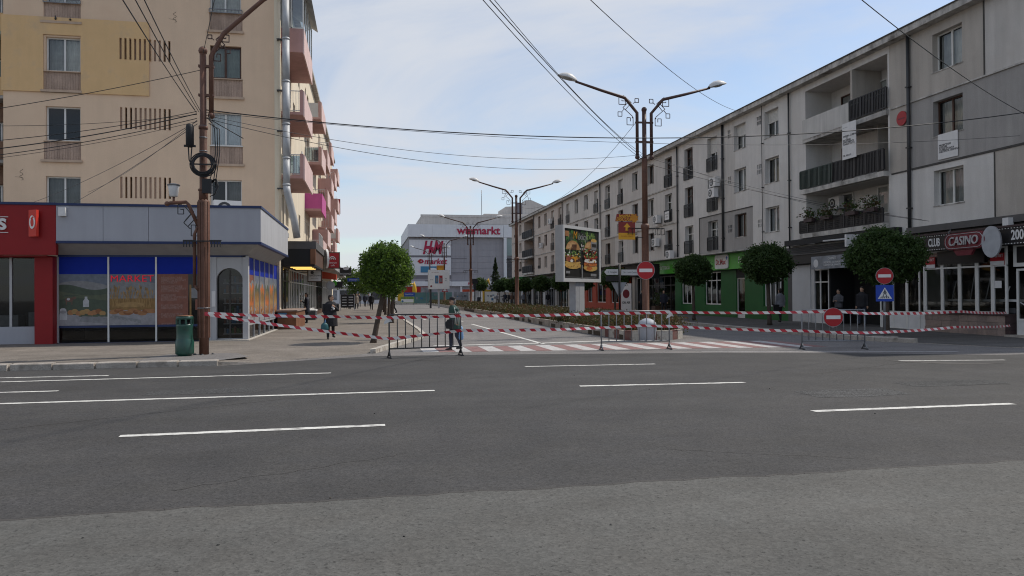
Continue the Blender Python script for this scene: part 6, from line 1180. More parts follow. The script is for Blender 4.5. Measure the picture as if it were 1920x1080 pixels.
o.lathe([(.13,.5),(.13,.92)],'dark',16); o.build('mouth_frame', bn); o = MB(); o.lathe([(.19,1.003),(.19,1.02),(.05,1.03)],'wood',20); o.build('lid_top', bn)

# ================================================================== SIGNS, BARRIERS, TAPE
def barrier(label, x0, y0, x1, y1, m, z=.0):
    L_ = math.hypot(x1-x0,y1-y0); t_ = thing('crowd_barrier', label, 'barrier', (x0,y0,z), math.atan2(y1-y0,x1-x0), 'metal crowd barriers across the street')
    o = MB(); o.tube([(0,0,.06),(0,0,1.10)],.02,m,8); o.tube([(L_,0,.06),(L_,0,1.10)],.02,m,8); o.tube([(0,0,1.10),(L_,0,1.10)],.019,m,8); o.tube([(0,0,.24),(L_,0,.24)],.018,m,8); o.build('frame', t_)
    n_ = 8
    for i in range(1,n_+1): MB().tube([(L_*i/(n_+1),0,.24),(L_*i/(n_+1),0,1.10)],.013,m,6).build('bar', t_)
    for u in (0,L_):
        q = MB(); q.tube([(u,-.17,.03),(u,0,.20),(u,.17,.03)],.017,m,6); q.tube([(u,-.22,.02),(u,.22,.02)],.02,'steel_dark',6); q.build('foot', t_)
    return t_
barrier('dark metal crowd barrier, the first from the left in front of the leaning tree', .52, 19.15, 2.38, 19.5, 'steel_dark')
barrier('grey metal crowd barrier before the white tub of the island', 6.45, 20.2, 8.42, 20.05, 'steel_grey')
barrier('grey metal crowd barrier with the round no entry sign hung on it', 11.92, 19.0, 13.56, 18.55, 'steel_grey')
def tape(label, pts, wd=.075):
    vs, fs, uvs = [], [], []; s_ = 0; prev = None; P = []
    for (p, q) in zip(pts, pts[1:]):
        p, q = Vector(p), Vector(q); n_ = max(6, int((q-p).length/.25)); sg = .006*(q-p).length
        for i in range(n_): t_ = i/n_; P.append(p.lerp(q,t_)+Vector((0,0,-4*sg*t_*(1-t_))))
    P.append(Vector(pts[-1]))
    for i, p in enumerate(P):
        if i: s_ += (p-P[i-1]).length
        tw = .2*math.sin(s_*.7+len(pts))+.2*math.sin(s_*2.3); d = (P[min(i+1,len(P)-1)]-P[max(i-1,0)]).normalized(); sd_ = d.cross(Vector((0,0,1))).normalized(); upw = Vector((0,0,1))*math.cos(tw)+sd_*math.sin(tw); w2 = wd*.5*(1+.06*math.sin(s_*5))
        vs += [tuple(p-upw*w2), tuple(p+upw*w2)]; uvs += [(s_/.30,0),(s_/.30,.25)]
    n_ = len(P); fs = [(2*i,2*i+2,2*i+3,2*i+1) for i in range(n_-1)]
    me = bpy.data.meshes.new('barrier_tape'); me.from_pydata(vs,[],fs); ul = me.uv_layers.new(name='UVMap')
    for lp_ in me.loops: ul.data[lp_.index].uv = uvs[lp_.vertex_index]
    me.materials.append(MATS['tape']); me.update(); return tag(link('barrier_tape', me), label, 'tape', 'red and white barrier tapes')
tape('upper red and white barrier tape running from the rusty pole across all three barriers', [(-4.1,20.2,1.17),(-.6,19.75,1.05),(.52,19.1,1.03),(2.38,19.45,1.045),(6.45,20.15,1.045),(8.42,20.0,1.06),(11.92,18.95,1.045),(12.75,18.7,1.07),(13.56,18.5,1.0),(18.0,20.0,.97),(21.4,21.85,.85)])
tape('lower red and white barrier tape sagging from the rusty pole across all three barriers', [(-4.1,20.2,1.15),(.50,19.08,.50),(2.36,19.44,.66),(6.45,20.14,.64),(7.6,20.05,.69),(8.42,19.99,.66),(11.92,18.94,.52),(13.56,18.49,.46),(17.5,19.6,.52),(21.3,21.6,.42)])
for label, x_, y_, z_ in (('loose tied tape tail on the left post of the first barrier',.50,19.1,.98),('loose tied tape tail on the right post of the grey tub side barrier',8.42,19.98,1.0)):
    o = MB(); o.add([(0,0,.03),(.06,-.03,.02),(.1,-.01,-.06),(.04,.01,-.05),(-.10,-.02,-.03),(-.12,-.01,-.12),(-.06,0,-.10)],[(0,1,2,3),(0,3,6,4),(4,6,5)],'sign_white'); tag(o.build('tape_tail', None, (x_,y_,z_)), label, 'tape')
def no_entry(parent, cz, r=.30, y=0.0):
    MB().disc_xz(0,cz,r,y-.02,y,'sign_back',32).build('back_plate', parent); MB().disc_xz(0,cz,r*.965,y-.024,y-.0205,'sign_red',32).build('disc', parent); MB().box(-r*.72,r*.72,y-.028,y-.0245,cz-r*.19,cz+r*.19,'sign_white').build('bar', parent)
ne = thing('no_entry_sign', 'round no entry sign on a post standing in the white tub', 'sign', (9.28,24.1,0), R(-8)); no_entry(ne, 2.38, .31, -.03); MB().tube([(0,0,.3),(0,0,2.6)],.03,'rust_paint',8).build('post', ne)
tb = thing('sign_tub', 'large white plastic tub holding the no entry post at the island tip', 'tub', (9.10,23.52,0)); o = MB(); o.lathe([(.22,0),(.26,.05),(.32,.46),(.33,.50),(.33,.54)],'pot_white',22); o.build('tub', tb); o = MB(); o.lathe([(.31,.54),(.29,.62),(.21,.71),(.10,.76),(.03,.77)],'pot_white',22); o.build('lid', tb); o = MB(); o.lathe([(.345,.47),(.35,.50),(.345,.53)],'pot_white',22); o.build('rim', tb)
ne2 = thing('no_entry_sign', 'round no entry sign hung low on the right crowd barrier', 'sign', (12.68,18.70,0), R(-15)); no_entry(ne2, .90, .265, -.03)
MB().box(-.03,.03,-.029,.02,.6,1.09,'steel_grey').build('hanger', ne2)
zp = thing('crossing_sign', 'blue pedestrian crossing sign with a no entry disc above it on one post', 'sign', (16.75,21.9,.1), R(-24)); MB().tube([(0,0,0),(0,0,2.15)],.04,'steel_grey',8).build('post', zp)
o = MB(); o.box(-.27,.27,-.075,-.045,1.18,1.72,'sign_blue'); bp_ = o.build('blue_panel', zp); o = MB(); o.prism_xz([(-.215,1.265),(.215,1.265),(0,1.64)],-.079,-.0755,'sign_white'); o.build('white_triangle', bp_)
o = MB(); y0, y1 = -.083,-.0795
for k in range(5): xx = -.13+k*.065; o.prism_xz([(xx-.028+.0*k,1.285),(xx+.006,1.285),(xx*.62+.02,1.35),(xx*.62-.004,1.35)],y0,y1,'photo_dark')
o.disc_xz(.0,1.555,.022,y0,y1,'photo_dark',12); o.prism_xz([(-.012,1.535),(.018,1.535),(.03,1.45),(-.022,1.45)],y0,y1,'photo_dark'); o.prism_xz([(-.022,1.455),(.004,1.455),(-.045,1.355),(-.068,1.36)],y0-.001,y1,'photo_dark'); o.prism_xz([(.002,1.455),(.03,1.455),(.062,1.355),(.04,1.352)],y0-.001,y1,'photo_dark'); o.prism_xz([(-.012,1.53),(-.05,1.48),(-.062,1.43),(-.05,1.43),(-.035,1.475),(-.005,1.505)],y0-.001,y1,'photo_dark'); o.prism_xz([(.012,1.53),(.05,1.48),(.058,1.44),(.046,1.44),(.036,1.475),(.005,1.5)],y0-.001,y1,'photo_dark'); o.build('walking_figure', bp_)
no_entry(zp, 2.02, .27, -.045); MB().box(-.35,.35,-.25,.25,-.02,.03,'kerb_stone').build('base_plate', zp)
sg = thing('direction_sign', 'black post with two white street name arrows and the back of a yield triangle', 'sign', (12.2,35.2,.1), R(-4)); MB().tube([(0,0,0),(0,0,2.95)],.05,'black_iron',8).build('post', sg)
o = MB(); o.prism_xz([(-.08,2.42),(-.66,2.42),(-.78,2.56),(-.66,2.70),(-.08,2.70)],-.06,-.03,'sign_white'); a_ = o.build('arrow_board', sg); text(a_,'lettering','C. Caragiale',.12,'photo_dark',(-.37,-.062,2.56),.8,ext=.001)
o = MB(); o.prism_xz([(.08,2.40),(.98,2.40),(1.10,2.54),(.98,2.68),(.08,2.68)],-.06,-.03,'sign_white'); a_ = o.build('arrow_board', sg); text(a_,'lettering','Str. Unirii Centru',.12,'photo_dark',(.53,-.062,2.54),.8,ext=.001)
MB().box(-.7,-.06,-.05,-.03,2.10,2.38,'black_fascia').build('dark_board', sg)
o = MB(); o.prism_xz([(-.40,2.05),(.38,2.05),(-.01,1.30)],.06,.08,'sign_back'); o.build('yield_back', sg)
ad = thing('advert_sign', 'red and yellow advertising sign with an up arrow clamped to the nearest double lamp', 'sign', (9.78,27.35,.15), 0)
MB().box(-.33,.33,-.05,.0,3.78,4.20,'sign_maroon').build('arrow_panel', ad); MB().box(-.33,.33,-.05,.0,3.52,3.775,'sign_yellow').build('yellow_panel', ad); text(ad,'lettering','Strada Unirii',.11,'sign_orange',(0,-.054,3.65),.9,ext=.002)
o = MB(); o.prism_xz([(-.06,3.86),(.06,3.86),(.06,4.0),(.14,4.0),(0,4.15),(-.14,4.0),(-.06,4.0)],-.056,-.051,'sign_yellow'); o.build('up_arrow', ad)
o = MB(); o.prism_xz([(-.46,4.22),(.30,4.22),(.42,4.50),(-.40,4.50)],-.05,.0,'sign_maroon'); tp_ = o.build('name_panel', ad); text(tp_,'lettering','brioMAT\nDISCOUNT',.17,'sign_yellow',(-.05,-.054,4.36),.88,shear=.2,ext=.002,line=.75,bold=.004); o = MB(); o.prism_xz([(.30+.18*(1 if k % 2 else .65)*math.cos(k*.3927),4.34+.20*(1 if k % 2 else .65)*math.sin(k*.3927)) for k in range(16)],-.06,-.051,'sign_orange'); o.build('star', tp_)
MB().tube([(.0,.0,4.2),(.7,.0,4.2)],.015,'steel_dark',5).build('bracket', ad); MB().tube([(.0,.0,3.6),(.7,.0,3.6)],.015,'steel_dark',5).build('bracket', ad)
o = MB(); o.box(-.5,.5,-.1,0,4.4,5.6,'sign_orange'); t_ = thing('advert_sign','orange board clamped to the fourth double lamp','sign',(9.9,104.2,.1)); o.build('board', t_); MB().box(-.3,.3,-.12,-.102,4.7,5.2,'sign_yellow').build('print', t_)
t_ = thing('traffic_sign','two small red rimmed triangular signs low on the fourth double lamp','sign',(10.5,104.1,0)); 
for z in (2.0,2.9): 
    q = MB(); q.prism_xz([(-.45,z),(.45,z),(0,z+.75)],-.25,-.22,'sign_red').build('rim', t_); MB().prism_xz([(-.28,z+.09),(.28,z+.09),(0,z+.56)],-.256,-.251,'sign_white').build('face', t_)

# ---- burger billboard
bd = thing('billboard', 'backlit billboard with two burgers on a grey pillar in the island', 'billboard', (8.6,32.5,.1), math.atan2(2.35,2.5)); BW, B0, B1 = 3.40, 2.05, 4.62
MB().box(0,BW,0,.40,B0,B1,'soffit_grey').build('case', bd)
o = MB(); o.box(0,BW,-.05,-.001,B1-.14,B1,'grey_light'); o.box(0,BW,-.05,-.001,B0,B0+.16,'grey_light'); o.box(0,.10,-.05,-.001,B0+.16,B1-.14,'grey_light'); o.box(BW-.13,BW,-.05,-.001,B0+.16,B1-.14,'grey_light'); o.build('frame', bd)
o = MB(); o.box(1.15,1.5,.03,.37,.05,B0,'sign_back'); o.box(1.52,1.95,.03,.37,.05,B0,'panel_light'); o.box(1.95,2.0,.2,.3,.05,B0-.3,'grey_light'); o.build('pillar', bd)
p = Poster(-.004); X0, X1, Z0, Z1 = .10, BW-.13, B0+.16, B1-.14; p.B(X0,X1,Z0,Z1,'p_black'); ww = X1-X0
rs_ = random.Random(3); rnd_old = rnd
for k in range(150):
    cx, cz = X0+rs_.uniform(.06,.94)*ww, Z0+rs_.uniform(1.5,2.2); rx_, rz_ = rs_.uniform(.02,.14), rs_.uniform(.03,.20); rz_ = min(rz_, Z1-cz, .3); rx_ = min(rx_, cx-X0, X1-cx)
    p.E(cx,cz,rx_,rz_,rs_.choice(['p_dgreen','p_dgreen','p_green','p_black','p_hill','p_lgreen']),9)
p.B(X0+.08,X0+.42,Z1-.36,Z1-.12,'p_bread2')
def burger(cx, z0, w_, seed, tall):
    q = random.Random(seed); p.E(cx,z0+.16,w_*1.02,.17,'p_yellow',20); p.E(cx,z0+.30,w_*.98,.10,'p_bun2' if tall else 'p_yellow',20)
    if tall: p.E(cx-.1,z0+.12,w_*.45,.10,'p_orange',14); p.E(cx,z0+.33,w_*1.0,.085,'p_orange',20)
    zc = z0+.40
    for m_, h_ in ((('p_patty',.15),('p_cheese',.07),('p_tomato',.07)) if not tall else (('p_bacon',.08),('p_white',.10),('p_patty',.10),('p_tomato',.08))):
        p.E(cx,zc,w_*.93,h_*.75,m_,18); zc += h_*.8
    if not tall: p.P([(cx-.05,zc-.02),(cx+w_*.6,zc-.02),(cx+.25,zc-.32)],'p_cheese'); p.E(cx-w_*.5,zc-.18,w_*.35,.12,'p_bacon',12); p.E(cx-.1,z0+.36,.13,.07,'p_white',10)
    else: p.B(cx-w_*.75,cx-w_*.15,z0+.46,z0+.56,'p_white'); p.B(cx+w_*.3,cx+w_*.8,z0+.47,z0+.56,'p_white')
    for k in range(95):
        a, zz_ = cx+q.uniform(-1,1)*w_*1.02, zc+q.uniform(-.08,.30 if not tall else .42); r_ = q.uniform(.025,.085)
        p.E(a,zz_,r_,r_*q.uniform(.3,.7),q.choice(['p_green','p_lgreen','p_white','p_dgreen','p_lgreen','p_dgreen'] if not tall else ['p_tomato','p_green','p_white','p_bacon','p_lgreen','p_patty']),7,jit=.2)
    zb = zc+(.24 if not tall else .38); p.E(cx,zb,w_*.88,.42 if not tall else .34,'p_bun',22,0,180); p.E(cx-w_*.1,zb+.05,w_*.72,.28 if not tall else .22,'p_bun3',18,0,180); p.E(cx+w_*.25,zb+.03,w_*.5,.20,'p_bun',16,0,180)
    for k in range(16): p.E(cx+q.uniform(-.6,.6)*w_,zb+q.uniform(.06,.26),.018,.012,q.choice(['p_white','p_bun2','p_bun2']),6)
    for k in range(26): p.E(cx+q.uniform(-.95,.95)*w_,z0+q.uniform(.05,.75),q.uniform(.02,.06),q.uniform(.015,.035),q.choice(['p_bun2','p_bun3','p_patty','p_cheese','p_bacon','p_yellow']),7,jit=.25)
    if not tall:
        for k in range(5): p.P([(cx-.2+k*.1,zb-.02),(cx-.12+k*.1,zb),(cx+.02+k*.08,zb+.28),(cx-.06+k*.08,zb+.24)],'p_patty')
burger(X0+.74, Z0+.44, .70, 5, False); burger(X0+2.32, Z0+.36, .64, 6, True)
p.P([(X0+2.40,Z0+1.36),(X0+2.85,Z0+1.36),(X0+2.9,Z0+1.80),(X0+2.34,Z0+1.80)],'p_grey'); p.E(X0+2.62,Z0+1.82,.28,.08,'p_yellow',14); p.B(X0+2.42,X0+2.84,Z0+1.50,Z0+1.66,'p_black')
p.B(X0+.08,X0+.42,Z0+.22,Z0+.33,'p_grey'); p.B(X0+2.30,X0+2.85,Z0+.12,Z0+.24,'p_grey'); p.B(X0+.1,X0+2.8,Z0+.05,Z0+.065,'p_grey'); p.B(X0+1.47,X0+1.56,Z0,Z0+.62,'p_grey')
po = p.mb.build('poster', bd)
text(po,'lettering','M',.50,'p_cheese',(X0+.95,-.030,Z0+1.98),.95,ext=.001,shear=.1); text(po,'lettering','ixicy',.46,'p_cloth',(X0+1.62,-.030,Z0+1.94),1.0,ext=.001,shear=.15); text(po,'lettering','fresh',.40,'p_lgreen',(X0+2.35,-.030,Z0+2.0),1.1,ext=.001,shear=.15); text(po,'lettering','Bun\nca pofta',.20,'p_white',(X0+1.62,-.030,Z0+1.46),1.0,ext=.001,line=.7)
# ---- phone billboard
pbd = thing('billboard', 'white phone advert billboard far down the island before the mall', 'billboard', (7.1,89,0), R(4)); 
MB().box(0,2.5,0,.7,2.25,4.55,'panel_light').build('case', pbd); MB().box(0.02,2.48,-.02,-.001,2.3,4.52,'white_plain').build('poster', pbd); o = MB(); o.box(.15,.35,.2,.5,0,2.25,'steel_dark'); o.box(1.15,1.32,.2,.5,0,2.25,'panel_light'); o.build('pillar', pbd)
for x_, m_ in ((.95,'p_blue'),(1.45,'sign_red')):
    o = MB(); o.prism_xz([(x_-.2,2.95),(x_+.2,2.95),(x_+.2,3.9),(x_-.2,3.9)],-.03,-.021,m_); o.disc_xz(x_,3.35,.12,-.034,-.0305,'p_grey',12,.3); o.build('phone_print', pbd)
text(pbd,'lettering','Cel mai tare',.17,'sign_maroon',(.75,-.024,4.28),1.0,ext=.001); text(pbd,'lettering','0 lei',.2,'photo_dark',(.35,-.024,3.4),1.0,ext=.001); text(pbd,'lettering','99\nlei',.2,'photo_dark',(2.05,-.024,3.4),1.0,ext=.001); MB().disc_xz(.28,2.62,.12,-.028,-.021,'sign_maroon',14).build('logo_print', pbd)

# ================================================================== LEFT SHOP SIGNS AND PAVEMENT FURNITURE
def hang_sign(label, x, y, z0, z1, w_, m, lines, tm='sign_white', cat='sign', name='projecting_sign', rim=None):
    t_ = thing(name, label, cat, (x,y,0)); MB().box(-w_/2,w_/2,-.08,.08,z0,z1,m).build('panel', t_)
    if rim: o = MB(); o.box(-w_/2-.05,w_/2+.05,-.085,.085,z1,z1+.06,rim); o.box(-w_/2-.05,w_/2+.05,-.085,.085,z0-.06,z0,rim); o.box(-w_/2-.06,-w_/2,-.085,.085,z0-.06,z1+.06,rim); o.box(w_/2,w_/2+.06,-.085,.085,z0-.06,z1+.06,rim); o.build('rim', t_)
    for s_, sz, dz, dx in lines: text(t_,'lettering',s_,sz,tm,(dx,-.084,z0+(z1-z0)*dz),.9,ext=.002)
    MB().box(-w_/2-.5,-w_/2-.061,-.02,.02,z1-.15,z1-.1,'steel_dark').build('bracket', t_); return t_
t_ = hang_sign('red projecting square sign with an arch emblem over the left shops','%d' and -2.15,47.5,3.32,4.22,.78,'sign_red',[('centrum\ncafe',.16,.25,.02)],rim='wood_dark'); o = MB(); o.tube([(.18*math.cos(R(a)),-.09,3.82+.18*math.sin(R(a))) for a in range(0,181,20)],.03,'sign_white',5); o.tube([(.09*math.cos(R(a)),-.09,3.82+.09*math.sin(R(a))) for a in range(0,181,30)],.03,'sign_white',5); o.build('emblem', t_)
t_ = hang_sign('white projecting sign with dark rim and round emblem under the canopy lights',-2.95,43.5,2.42,3.05,.68,'sign_white',[('eviGrown',.17,.5,.03),('fashion outlet',.08,.25,0)],'photo_dark',rim='wood_dark'); MB().disc_xz(-.13,2.90,.09,-.09,-.082,'photo_dark',14).build('emblem', t_)
t_ = thing('lettered_disc','white upright oval disc sign at the canopy corner','sign',(-2.35,44.3,3.72),R(-70)); MB().disc_xz(0,0,.36,-.06,.06,'white_plain',24,.55).build('disc', t_); MB().box(-.7,-.36,-.05,.05,-.3,.35,'dark').build('bracket', t_)
hang_sign('black projecting EXCHANGE sign with an oval emblem far along the left shops',-1.9,66,3.30,4.0,1.0,'black_fascia',[('EXCHANGE',.19,.22,0)]); t_ = thing('sign_emblem','pale oval emblem plate topping the black exchange sign','sign',(-1.85,65.9,3.92)); o = MB(); o.disc_xz(0,0,.26,-.06,-.01,'grey_light',18,.14); o.build('plate', t_)
hang_sign('small blue projecting sign below the black exchange sign',-1.35,72,2.92,3.22,1.1,'sign_blue',[('Deichmark',.2,.5,0)])
t_ = hang_sign('black box sign with green round print low over the left pavement',-2.45,64,2.25,2.75,.75,'black_fascia',[]); MB().disc_xz(-.30,2.62,.22,-.09,-.082,'pharm_lime',16).build('print', t_)
t_ = thing('clock_sign','round grey sign on a bracket below the orange awning','sign',(-2.75,57,2.35)); MB().disc_xz(0,0,.33,-.06,.06,'soffit_grey',22).build('disc', t_); MB().disc_xz(0,0,.26,-.066,-.061,'sign_back',22).build('face', t_); MB().box(-.03,.03,-.03,.03,-2.25,-.33,'panel_light').build('post', t_)
t_ = thing('shop_awning','orange red awning box over a far left shop','awning',(-3.1,58.5,3.05)); o = MB(); o.prism_xz([(-.9,-.1),(.75,-.25),(.75,.15),(-.9,.5)],-.8,.8,'orange_shop'); o.build('cover', t_)
t_ = thing('menu_board','black standing menu board with white lines on the left pavement','sign',(-2.0,76,.1),R(4)); MB().box(-.65,.65,-.03,.03,.28,1.55,'black_fascia').build('board', t_); o = MB()
for c_ in (-.32,.32):
    for r_ in range(4): o.box(c_-.22,c_+.22,-.036,-.031,.48+r_*.27,.55+r_*.27,'sign_white')
o.build('printed_lines', t_); o = MB(); o.box(-.70,-.651,-.05,.05,0,1.6,'grey_light'); o.box(.651,.70,-.05,.05,0,1.6,'grey_light'); o.build('frame', t_)
t_ = thing('sandwich_board','small white framed sandwich board beside the far walking person','sign',(1.35,82,.1),R(10)); o = MB(); o.tube([(-.3,-.2,0),(-.0,0,1.0),(.3,-.2,0)],.05,'white_plain',6); o.prism_xz([(-.22,.1),(.22,.1),(0,.85)],-.05,-.02,'cloth_grey'); o.build('board', t_)
t_ = thing('counter_box','brown wooden planter counter outside the market side with a blue plate','planter',(-3.60,35.6,.1)); MB().box(-.38,.42,-.8,4.0,0,.80,'wood').build('box', t_); MB().box(-.44,.48,-.85,4.05,.801,.86,'stone_pink').build('top', t_); MB().box(-.36,.02,-.86,-.801,.52,.74,'p_blue').build('plate', t_)
t_ = thing('shop_window_box','grey tilted display box below the far shop window','box',(-3.5,48.5,.1)); MB().box(-.4,.3,-.8,.8,0,.55,'photo_dark').build('box', t_); MB().box(-.42,.32,-.82,.82,.551,.62,'white_plain').build('lid', t_)

# ================================================================== FAR PLAZA: HOARDINGS, BANNERS, RIDES
def hoarding(label, x0, x1, y, z1, m, posts=True, prints=0):
    t_ = thing('hoarding', label, 'hoarding', (x0,y,0)); n_ = max(1,round((x1-x0)/2.2))
    for i in range(n_):
        a, b_ = (x1-x0)*i/n_, (x1-x0)*(i+1)/n_; MB().box(a+.02,b_-.02,-.02,.02,.25,z1,m if not isinstance(m, tuple) else m[i % len(m)]).build('panel', t_)
        q = MB()
        for k in range(prints): u = a+.2+rnd.uniform(.2,1.6); z_ = rnd.uniform(.5,z1-.5); w_ = rnd.uniform(.15,.5); q.box(u,min(u+w_,b_-.05),-.03-.001*k,-.025,z_,z_+rnd.uniform(.1,.4),rnd.choice(['photo_grey','photo_dark','p_grey','p_blue','p_cloth']))
        if prints: q.build('print', t_)
        MB().box(a-.05,a+.019,-.04,.04,0,z1+.05,'steel_grey').build('post', t_)
    return t_
hoarding('teal grey glassy hoarding before the mall entrance', 7.2, 13.4, 121, 2.0, 'teal', prints=2); hoarding('photo printed hoarding in the middle before the mall', 13.6, 18.2, 119.5, 2.05, ('photo_grey','white_plain'), prints=5); hoarding('white photo printed hoarding before the mall on the right', 18.4, 27, 118.5, 2.05, ('white_plain','grey_light'), prints=6)
t_ = thing('field_banner','yellow and blue event banner standing at the far street end','banner',(4.95,117,0)); MB().box(0,2.1,-.03,0,.4,1.35,'lime_plain').build('lower_panel', t_); MB().box(.1,2.0,-.036,-.031,.45,.95,'white_plain').build('white_panel', t_); MB().box(0,2.2,-.03,0,1.36,2.0,'blue_plain').build('upper_panel', t_); MB().box(0,.5,-.036,-.031,1.36,2.0,'yellow_plain').build('yellow_panel', t_); text(t_,'lettering','IN MINI IN BAZAR',.24,'photo_dark',(1.05,-.04,1.13),.95,ext=.001,bold=.01); text(t_,'lettering','TRAMPOLIN',.3,'sign_white',(1.3,-.035,1.68),.8,ext=.001); MB().disc_xz(.3,.62,.16,-.045,-.037,'p_blue',14).build('emblem', t_); o = MB(); o.box(.05,.12,0,.06,0,.42,'steel_grey'); o.box(1.98,2.05,0,.06,0,.42,'steel_grey'); o.build('leg', t_)
t_ = thing('low_wall','low pale concrete wall across the far street end','wall',(3.5,125,0)); MB().box(0,7.5,0,.4,0,.62,'kerb_white').build('block', t_)
t_ = thing('inflatable_ride','red and yellow inflatable ride at the far street end behind the event banner','ride',(5.3,129,0)); o = MB(); o.box(0,5.2,0,3,0,3.0,'red_plain'); o.build('body', t_)
for x_ in (.0,2.5): MB().lathe([(.35,0),(.38,2.6),(.30,3.1),(.02,3.9)],'yellow_plain',12,(x_,-.3)).build('tower', t_)
o = MB(); o.tube([(.0,-.3,3.2),(2.5,-.3,3.5)],.14,'yellow_plain',8); o.box(3.6,5.0,-.02,0,1.8,2.9,'photo_grey'); o.build('arch', t_)
t_ = thing('mechanical_ride','yellow mechanical ride before the mall entrance behind the hoarding','ride',(19.6,128,0)); MB().box(0,1.6,0,1.2,0,2.4,'yellow_plain').build('body', t_); MB().tube([(.3,.2,2.3),(.5,.2,3.6),(.9,.2,4.2),(1.2,.2,3.2)],[.3,.3,.25,.1],'yellow_plain',8).build('neck', t_); MB().box(-3.5,-1.0,0,1.2,1.9,2.5,'orange_shop').build('roof', t_)
t_ = thing('traffic_light','slim black traffic light before the mall on the right','traffic light',(16.0,113,0)); MB().tube([(0,0,0),(0,0,3.2)],.09,'black_iron',8).build('post', t_); MB().box(-.2,.2,-.18,.12,2.2,3.2,'black_iron').build('head', t_); MB().box(-.42,.42,-.2,-.1,3.25,4.0,'black_iron').build('board', t_)
t_ = thing('litter_bin','small dark litter bin far away by the white hoarding','bin',(16.5,112.5,0)); MB().lathe([(.22,0),(.25,.1),(.25,1.1),(.2,1.2)],'black_iron',14).build('body', t_)
t_ = thing('pillar_sign','white advertising pillar between the far lamp posts','pillar',(17.0,117.8,0)); MB().box(-.3,.35,-.2,.2,0,3.2,'mall_white').build('pillar', t_); MB().box(-.25,.3,-.21,-.201,2.2,2.9,'grey_light').build('panel', t_)

# ================================================================== CABLES
def cable(label, p, q, sag, r=.013, m='cable', n=26, group='overhead cables'):
    p, q = Vector(p), Vector(q); o = MB(); o.tube([p.lerp(q,i/n)+Vector((0,0,-4*sag*(i/n)*(1-i/n))) for i in range(n+1)], r*.72, m, 5); return tag(o.build('overhead_cable'), label, 'cable', group)
TOP = (-4.25,20.35,6.30)
for i, (q, dx) in enumerate((((-2.82,8.54,5.23),0),((-2.65,8.5,5.23),.06),((-2.53,8.48,5.23),.10),((-2.75,8.6,5.1),-.03))):
    cable(('outermost','second','third','lowest')[i]+' of the four steep cables rising from the kerb lamp pole', (-4.3+dx,20.3,6.32+.02*i), q, .05, .011, 'cable')
cable('dark cable rising steeply to the pole ball at the top left of the pole', (-4.16,20.4,7.85), (-1.9,11.1,6.9), .05, .011)
cable('cable slanting from the lamp pole clamp down to the left frame edge above the others', (-4.2,20.4,7.45), (-9.4,19.9,6.0), .06, .012)
for i, (z, zz_, r_) in enumerate(((6.28,5.72,.008),(6.36,5.30,.012),(6.30,5.08,.018),(6.18,4.92,.013),(6.10,4.85,.008))):
    cable(('thin top','upper','thick middle','lower','thin bottom')[i]+' cable of the bundle running left from the kerb lamp pole', (-4.3,20.35,z), (-9.45,19.95,zz_), .10, r_)
cable('thin grey cable from the lamp pole to the beige wall beside a left window', (-4.3,20.4,6.15), (-12.3,36.4,6.3), .2, .009, 'cable_grey'); cable('thin grey cable from the lamp pole to the far corner of the beige wall', (-4.3,20.4,6.12), (-15.2,36.4,5.55), .2, .011, 'cable_grey'); cable('grey cable from the lamp pole down to the beige wall just above the market roof', (-4.3,20.4,6.05), (-13.4,36.4,5.5), .1, .012, 'cable_grey')
# spans over the street
cable('thick dark cable crossing the whole street from the kerb lamp pole', (-4.1,20.4,6.42), (21.4,19.7,7.36), .85, .020, 'cable', 40)
cable('thin cable crossing the street just below the thick one', (-4.1,20.4,6.36), (23.6,21.9,7.1), .62, .009, 'cable_grey', 40)
cable('thin third cable from the kerb lamp pole to the nearest double lamp', (-4.1,20.4,6.28), (10.4,27.3,6.95), .55, .010, 'cable_grey', 30); cable('lowest cable from the kerb lamp pole to the collar of the nearest double lamp', (-4.1,20.4,6.20), (10.4,27.3,6.55), .62, .011, 'cable', 30)
cable('left of three cables falling from above to the nearest double lamp', (10.45,27.3,6.75), (.80,10.1,6.47), .25, .011); cable('middle of three cables falling from above to the nearest double lamp', (10.5,27.3,6.80), (.90,10.1,6.47), .20, .013); cable('right of three cables falling from above to the nearest double lamp', (10.5,27.3,6.95), (1.0,10.1,6.5), .32, .009)
cable('sagging cable falling from above to the roof edge of the long building', (21.4,39.7,12.0), (3.15,12.6,7.4), .55, .013, 'cable', 30); cable('cable from the upper right frame down across the top floor windows', (21.6,20.6,7.1), (7.75,11.7,7.3), .25, .014)
cable('thin cable from the nearest double lamp sagging to the second double lamp', (10.2,27.4,8.2), (10.9,53.0,7.9), 1.1, .012, 'cable_grey', 30)
cable('upper of two cables from the double lamp to the casino wall', (10.65,27.3,6.85), (21.6,26.0,4.45), .25, .010, 'cable_grey'); cable('lower of two cables from the double lamp to the casino wall', (10.65,27.3,6.60), (21.6,25.6,4.35), .22, .012, 'cable'); cable('thin grey cable from the double lamp to the lowest loggia railing', (10.65,27.3,6.95), (21.6,31.5,5.5), .2, .009, 'cable_grey')
for i in range(3):
    o = MB(); o.tube([(-4.0,20.3,6.25-.1*i),(-3.85+.06*i,20.25,5.9),(-3.82+.05*i,20.22,5.3),(-3.9+.03*i,20.22,4.8-.2*i),(-4.0,20.25,4.5)],.012,'cable',5); tag(o.build('hanging_cable'), ('inner','middle','outer')[i]+' loop of slack cable hanging right of the kerb lamp pole', 'cable', 'slack cables on the kerb lamp pole')
o = MB(); o.tube([(-4.05,20.3,6.2),(-3.2,20.6,5.75)],.012,'cable',5); tag(o.build('cable_end'), 'short loose cable end sticking out right of the kerb lamp pole', 'cable')

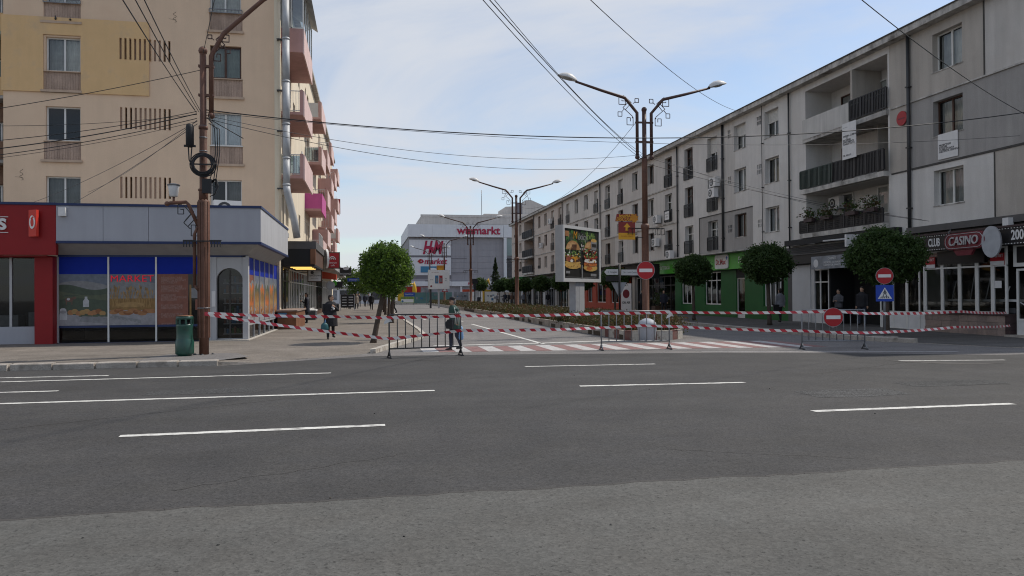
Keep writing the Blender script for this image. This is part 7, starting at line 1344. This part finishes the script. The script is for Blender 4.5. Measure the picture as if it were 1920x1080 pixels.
# ================================================================== LAST SMALL THINGS
for i, (x_, z_, a, lab) in enumerate(((-13.62,13.95,20,'dark pigeon on the top left window ledge, facing right'),(-13.02,13.95,200,'dark pigeon on the top left window ledge, nearer the ledge corner'))):
    t_ = thing('pigeon', lab, 'bird', (x_,36.44,z_), R(a), 'pigeons on the window ledge'); o = MB(); o.loft([(0,0,.03,.02,.05),(0,0,.06,.045,.09),(0,-.01,.10,.045,.085),(0,-.05,.15,.025,.03),(0,-.065,.185,.022,.026),(0,-.07,.20,.008,.01)],'steel_dark',10); o.box(-.02,.02,.05,.19,.05,.065,'steel_dark'); o.tube([(0,-.085,.178),(0,-.11,.172)],.005,'black_iron',5); o.tube([(-.015,0,0),(-.015,0,.04)],.005,'casino_red',5); o.tube([(.015,0,0),(.015,0,.04)],.005,'casino_red',5); o.build('body', t_)
t_ = thing('paper_notice', 'white paper notice fixed in a french door railing right of the near lamp', 'notice', (21.86,52.3,7.05), R(-90)); MB().box(-.42,.42,-.01,0,0,.62,'sign_white').build('sheet', t_); text(t_,'lettering','DE VANZARE',.11,'photo_dark',(0,-.012,.42),1.0,ext=.001); text(t_,'lettering','0740 233',.11,'photo_dark',(0,-.012,.22),1.0,ext=.001)
kb = thing('kiosk', 'low pale kiosk closing the far end of the left pavement behind the crowd', 'building', (-14,136,0)); MB().box(0,17.5,0,4,0,2.9,'mall_white').build('wall', kb); MB().box(-.3,17.8,-.4,4.2,2.9,3.2,'soffit_grey').build('roof', kb)
for k in range(6):
    f = MB().box(.6+k*2.8,.7+k*2.8,-.06,.0,.2,2.6,'frame_grey').build('window', kb); MB().box(.7+k*2.8,3.0+k*2.8,-.05,-.01,.8,2.5,'photo_dark' if k % 2 else 'photo_grey').build('pane', f)
# lettering becomes plain mesh
dg = bpy.context.evaluated_depsgraph_get()
for o in [o for o in S.objects if o.type == 'FONT']:
    me = bpy.data.meshes.new_from_object(o.evaluated_get(dg)); n_ = o.name; cu = o.data
    k = bpy.data.objects.new('lettering', me); C.objects.link(k); k.parent = o.parent; k.location = o.location; k.rotation_euler = o.rotation_euler; k.scale = o.scale
    for ch in list(o.children): ch.parent = k
    bpy.data.objects.remove(o); k.name = n_
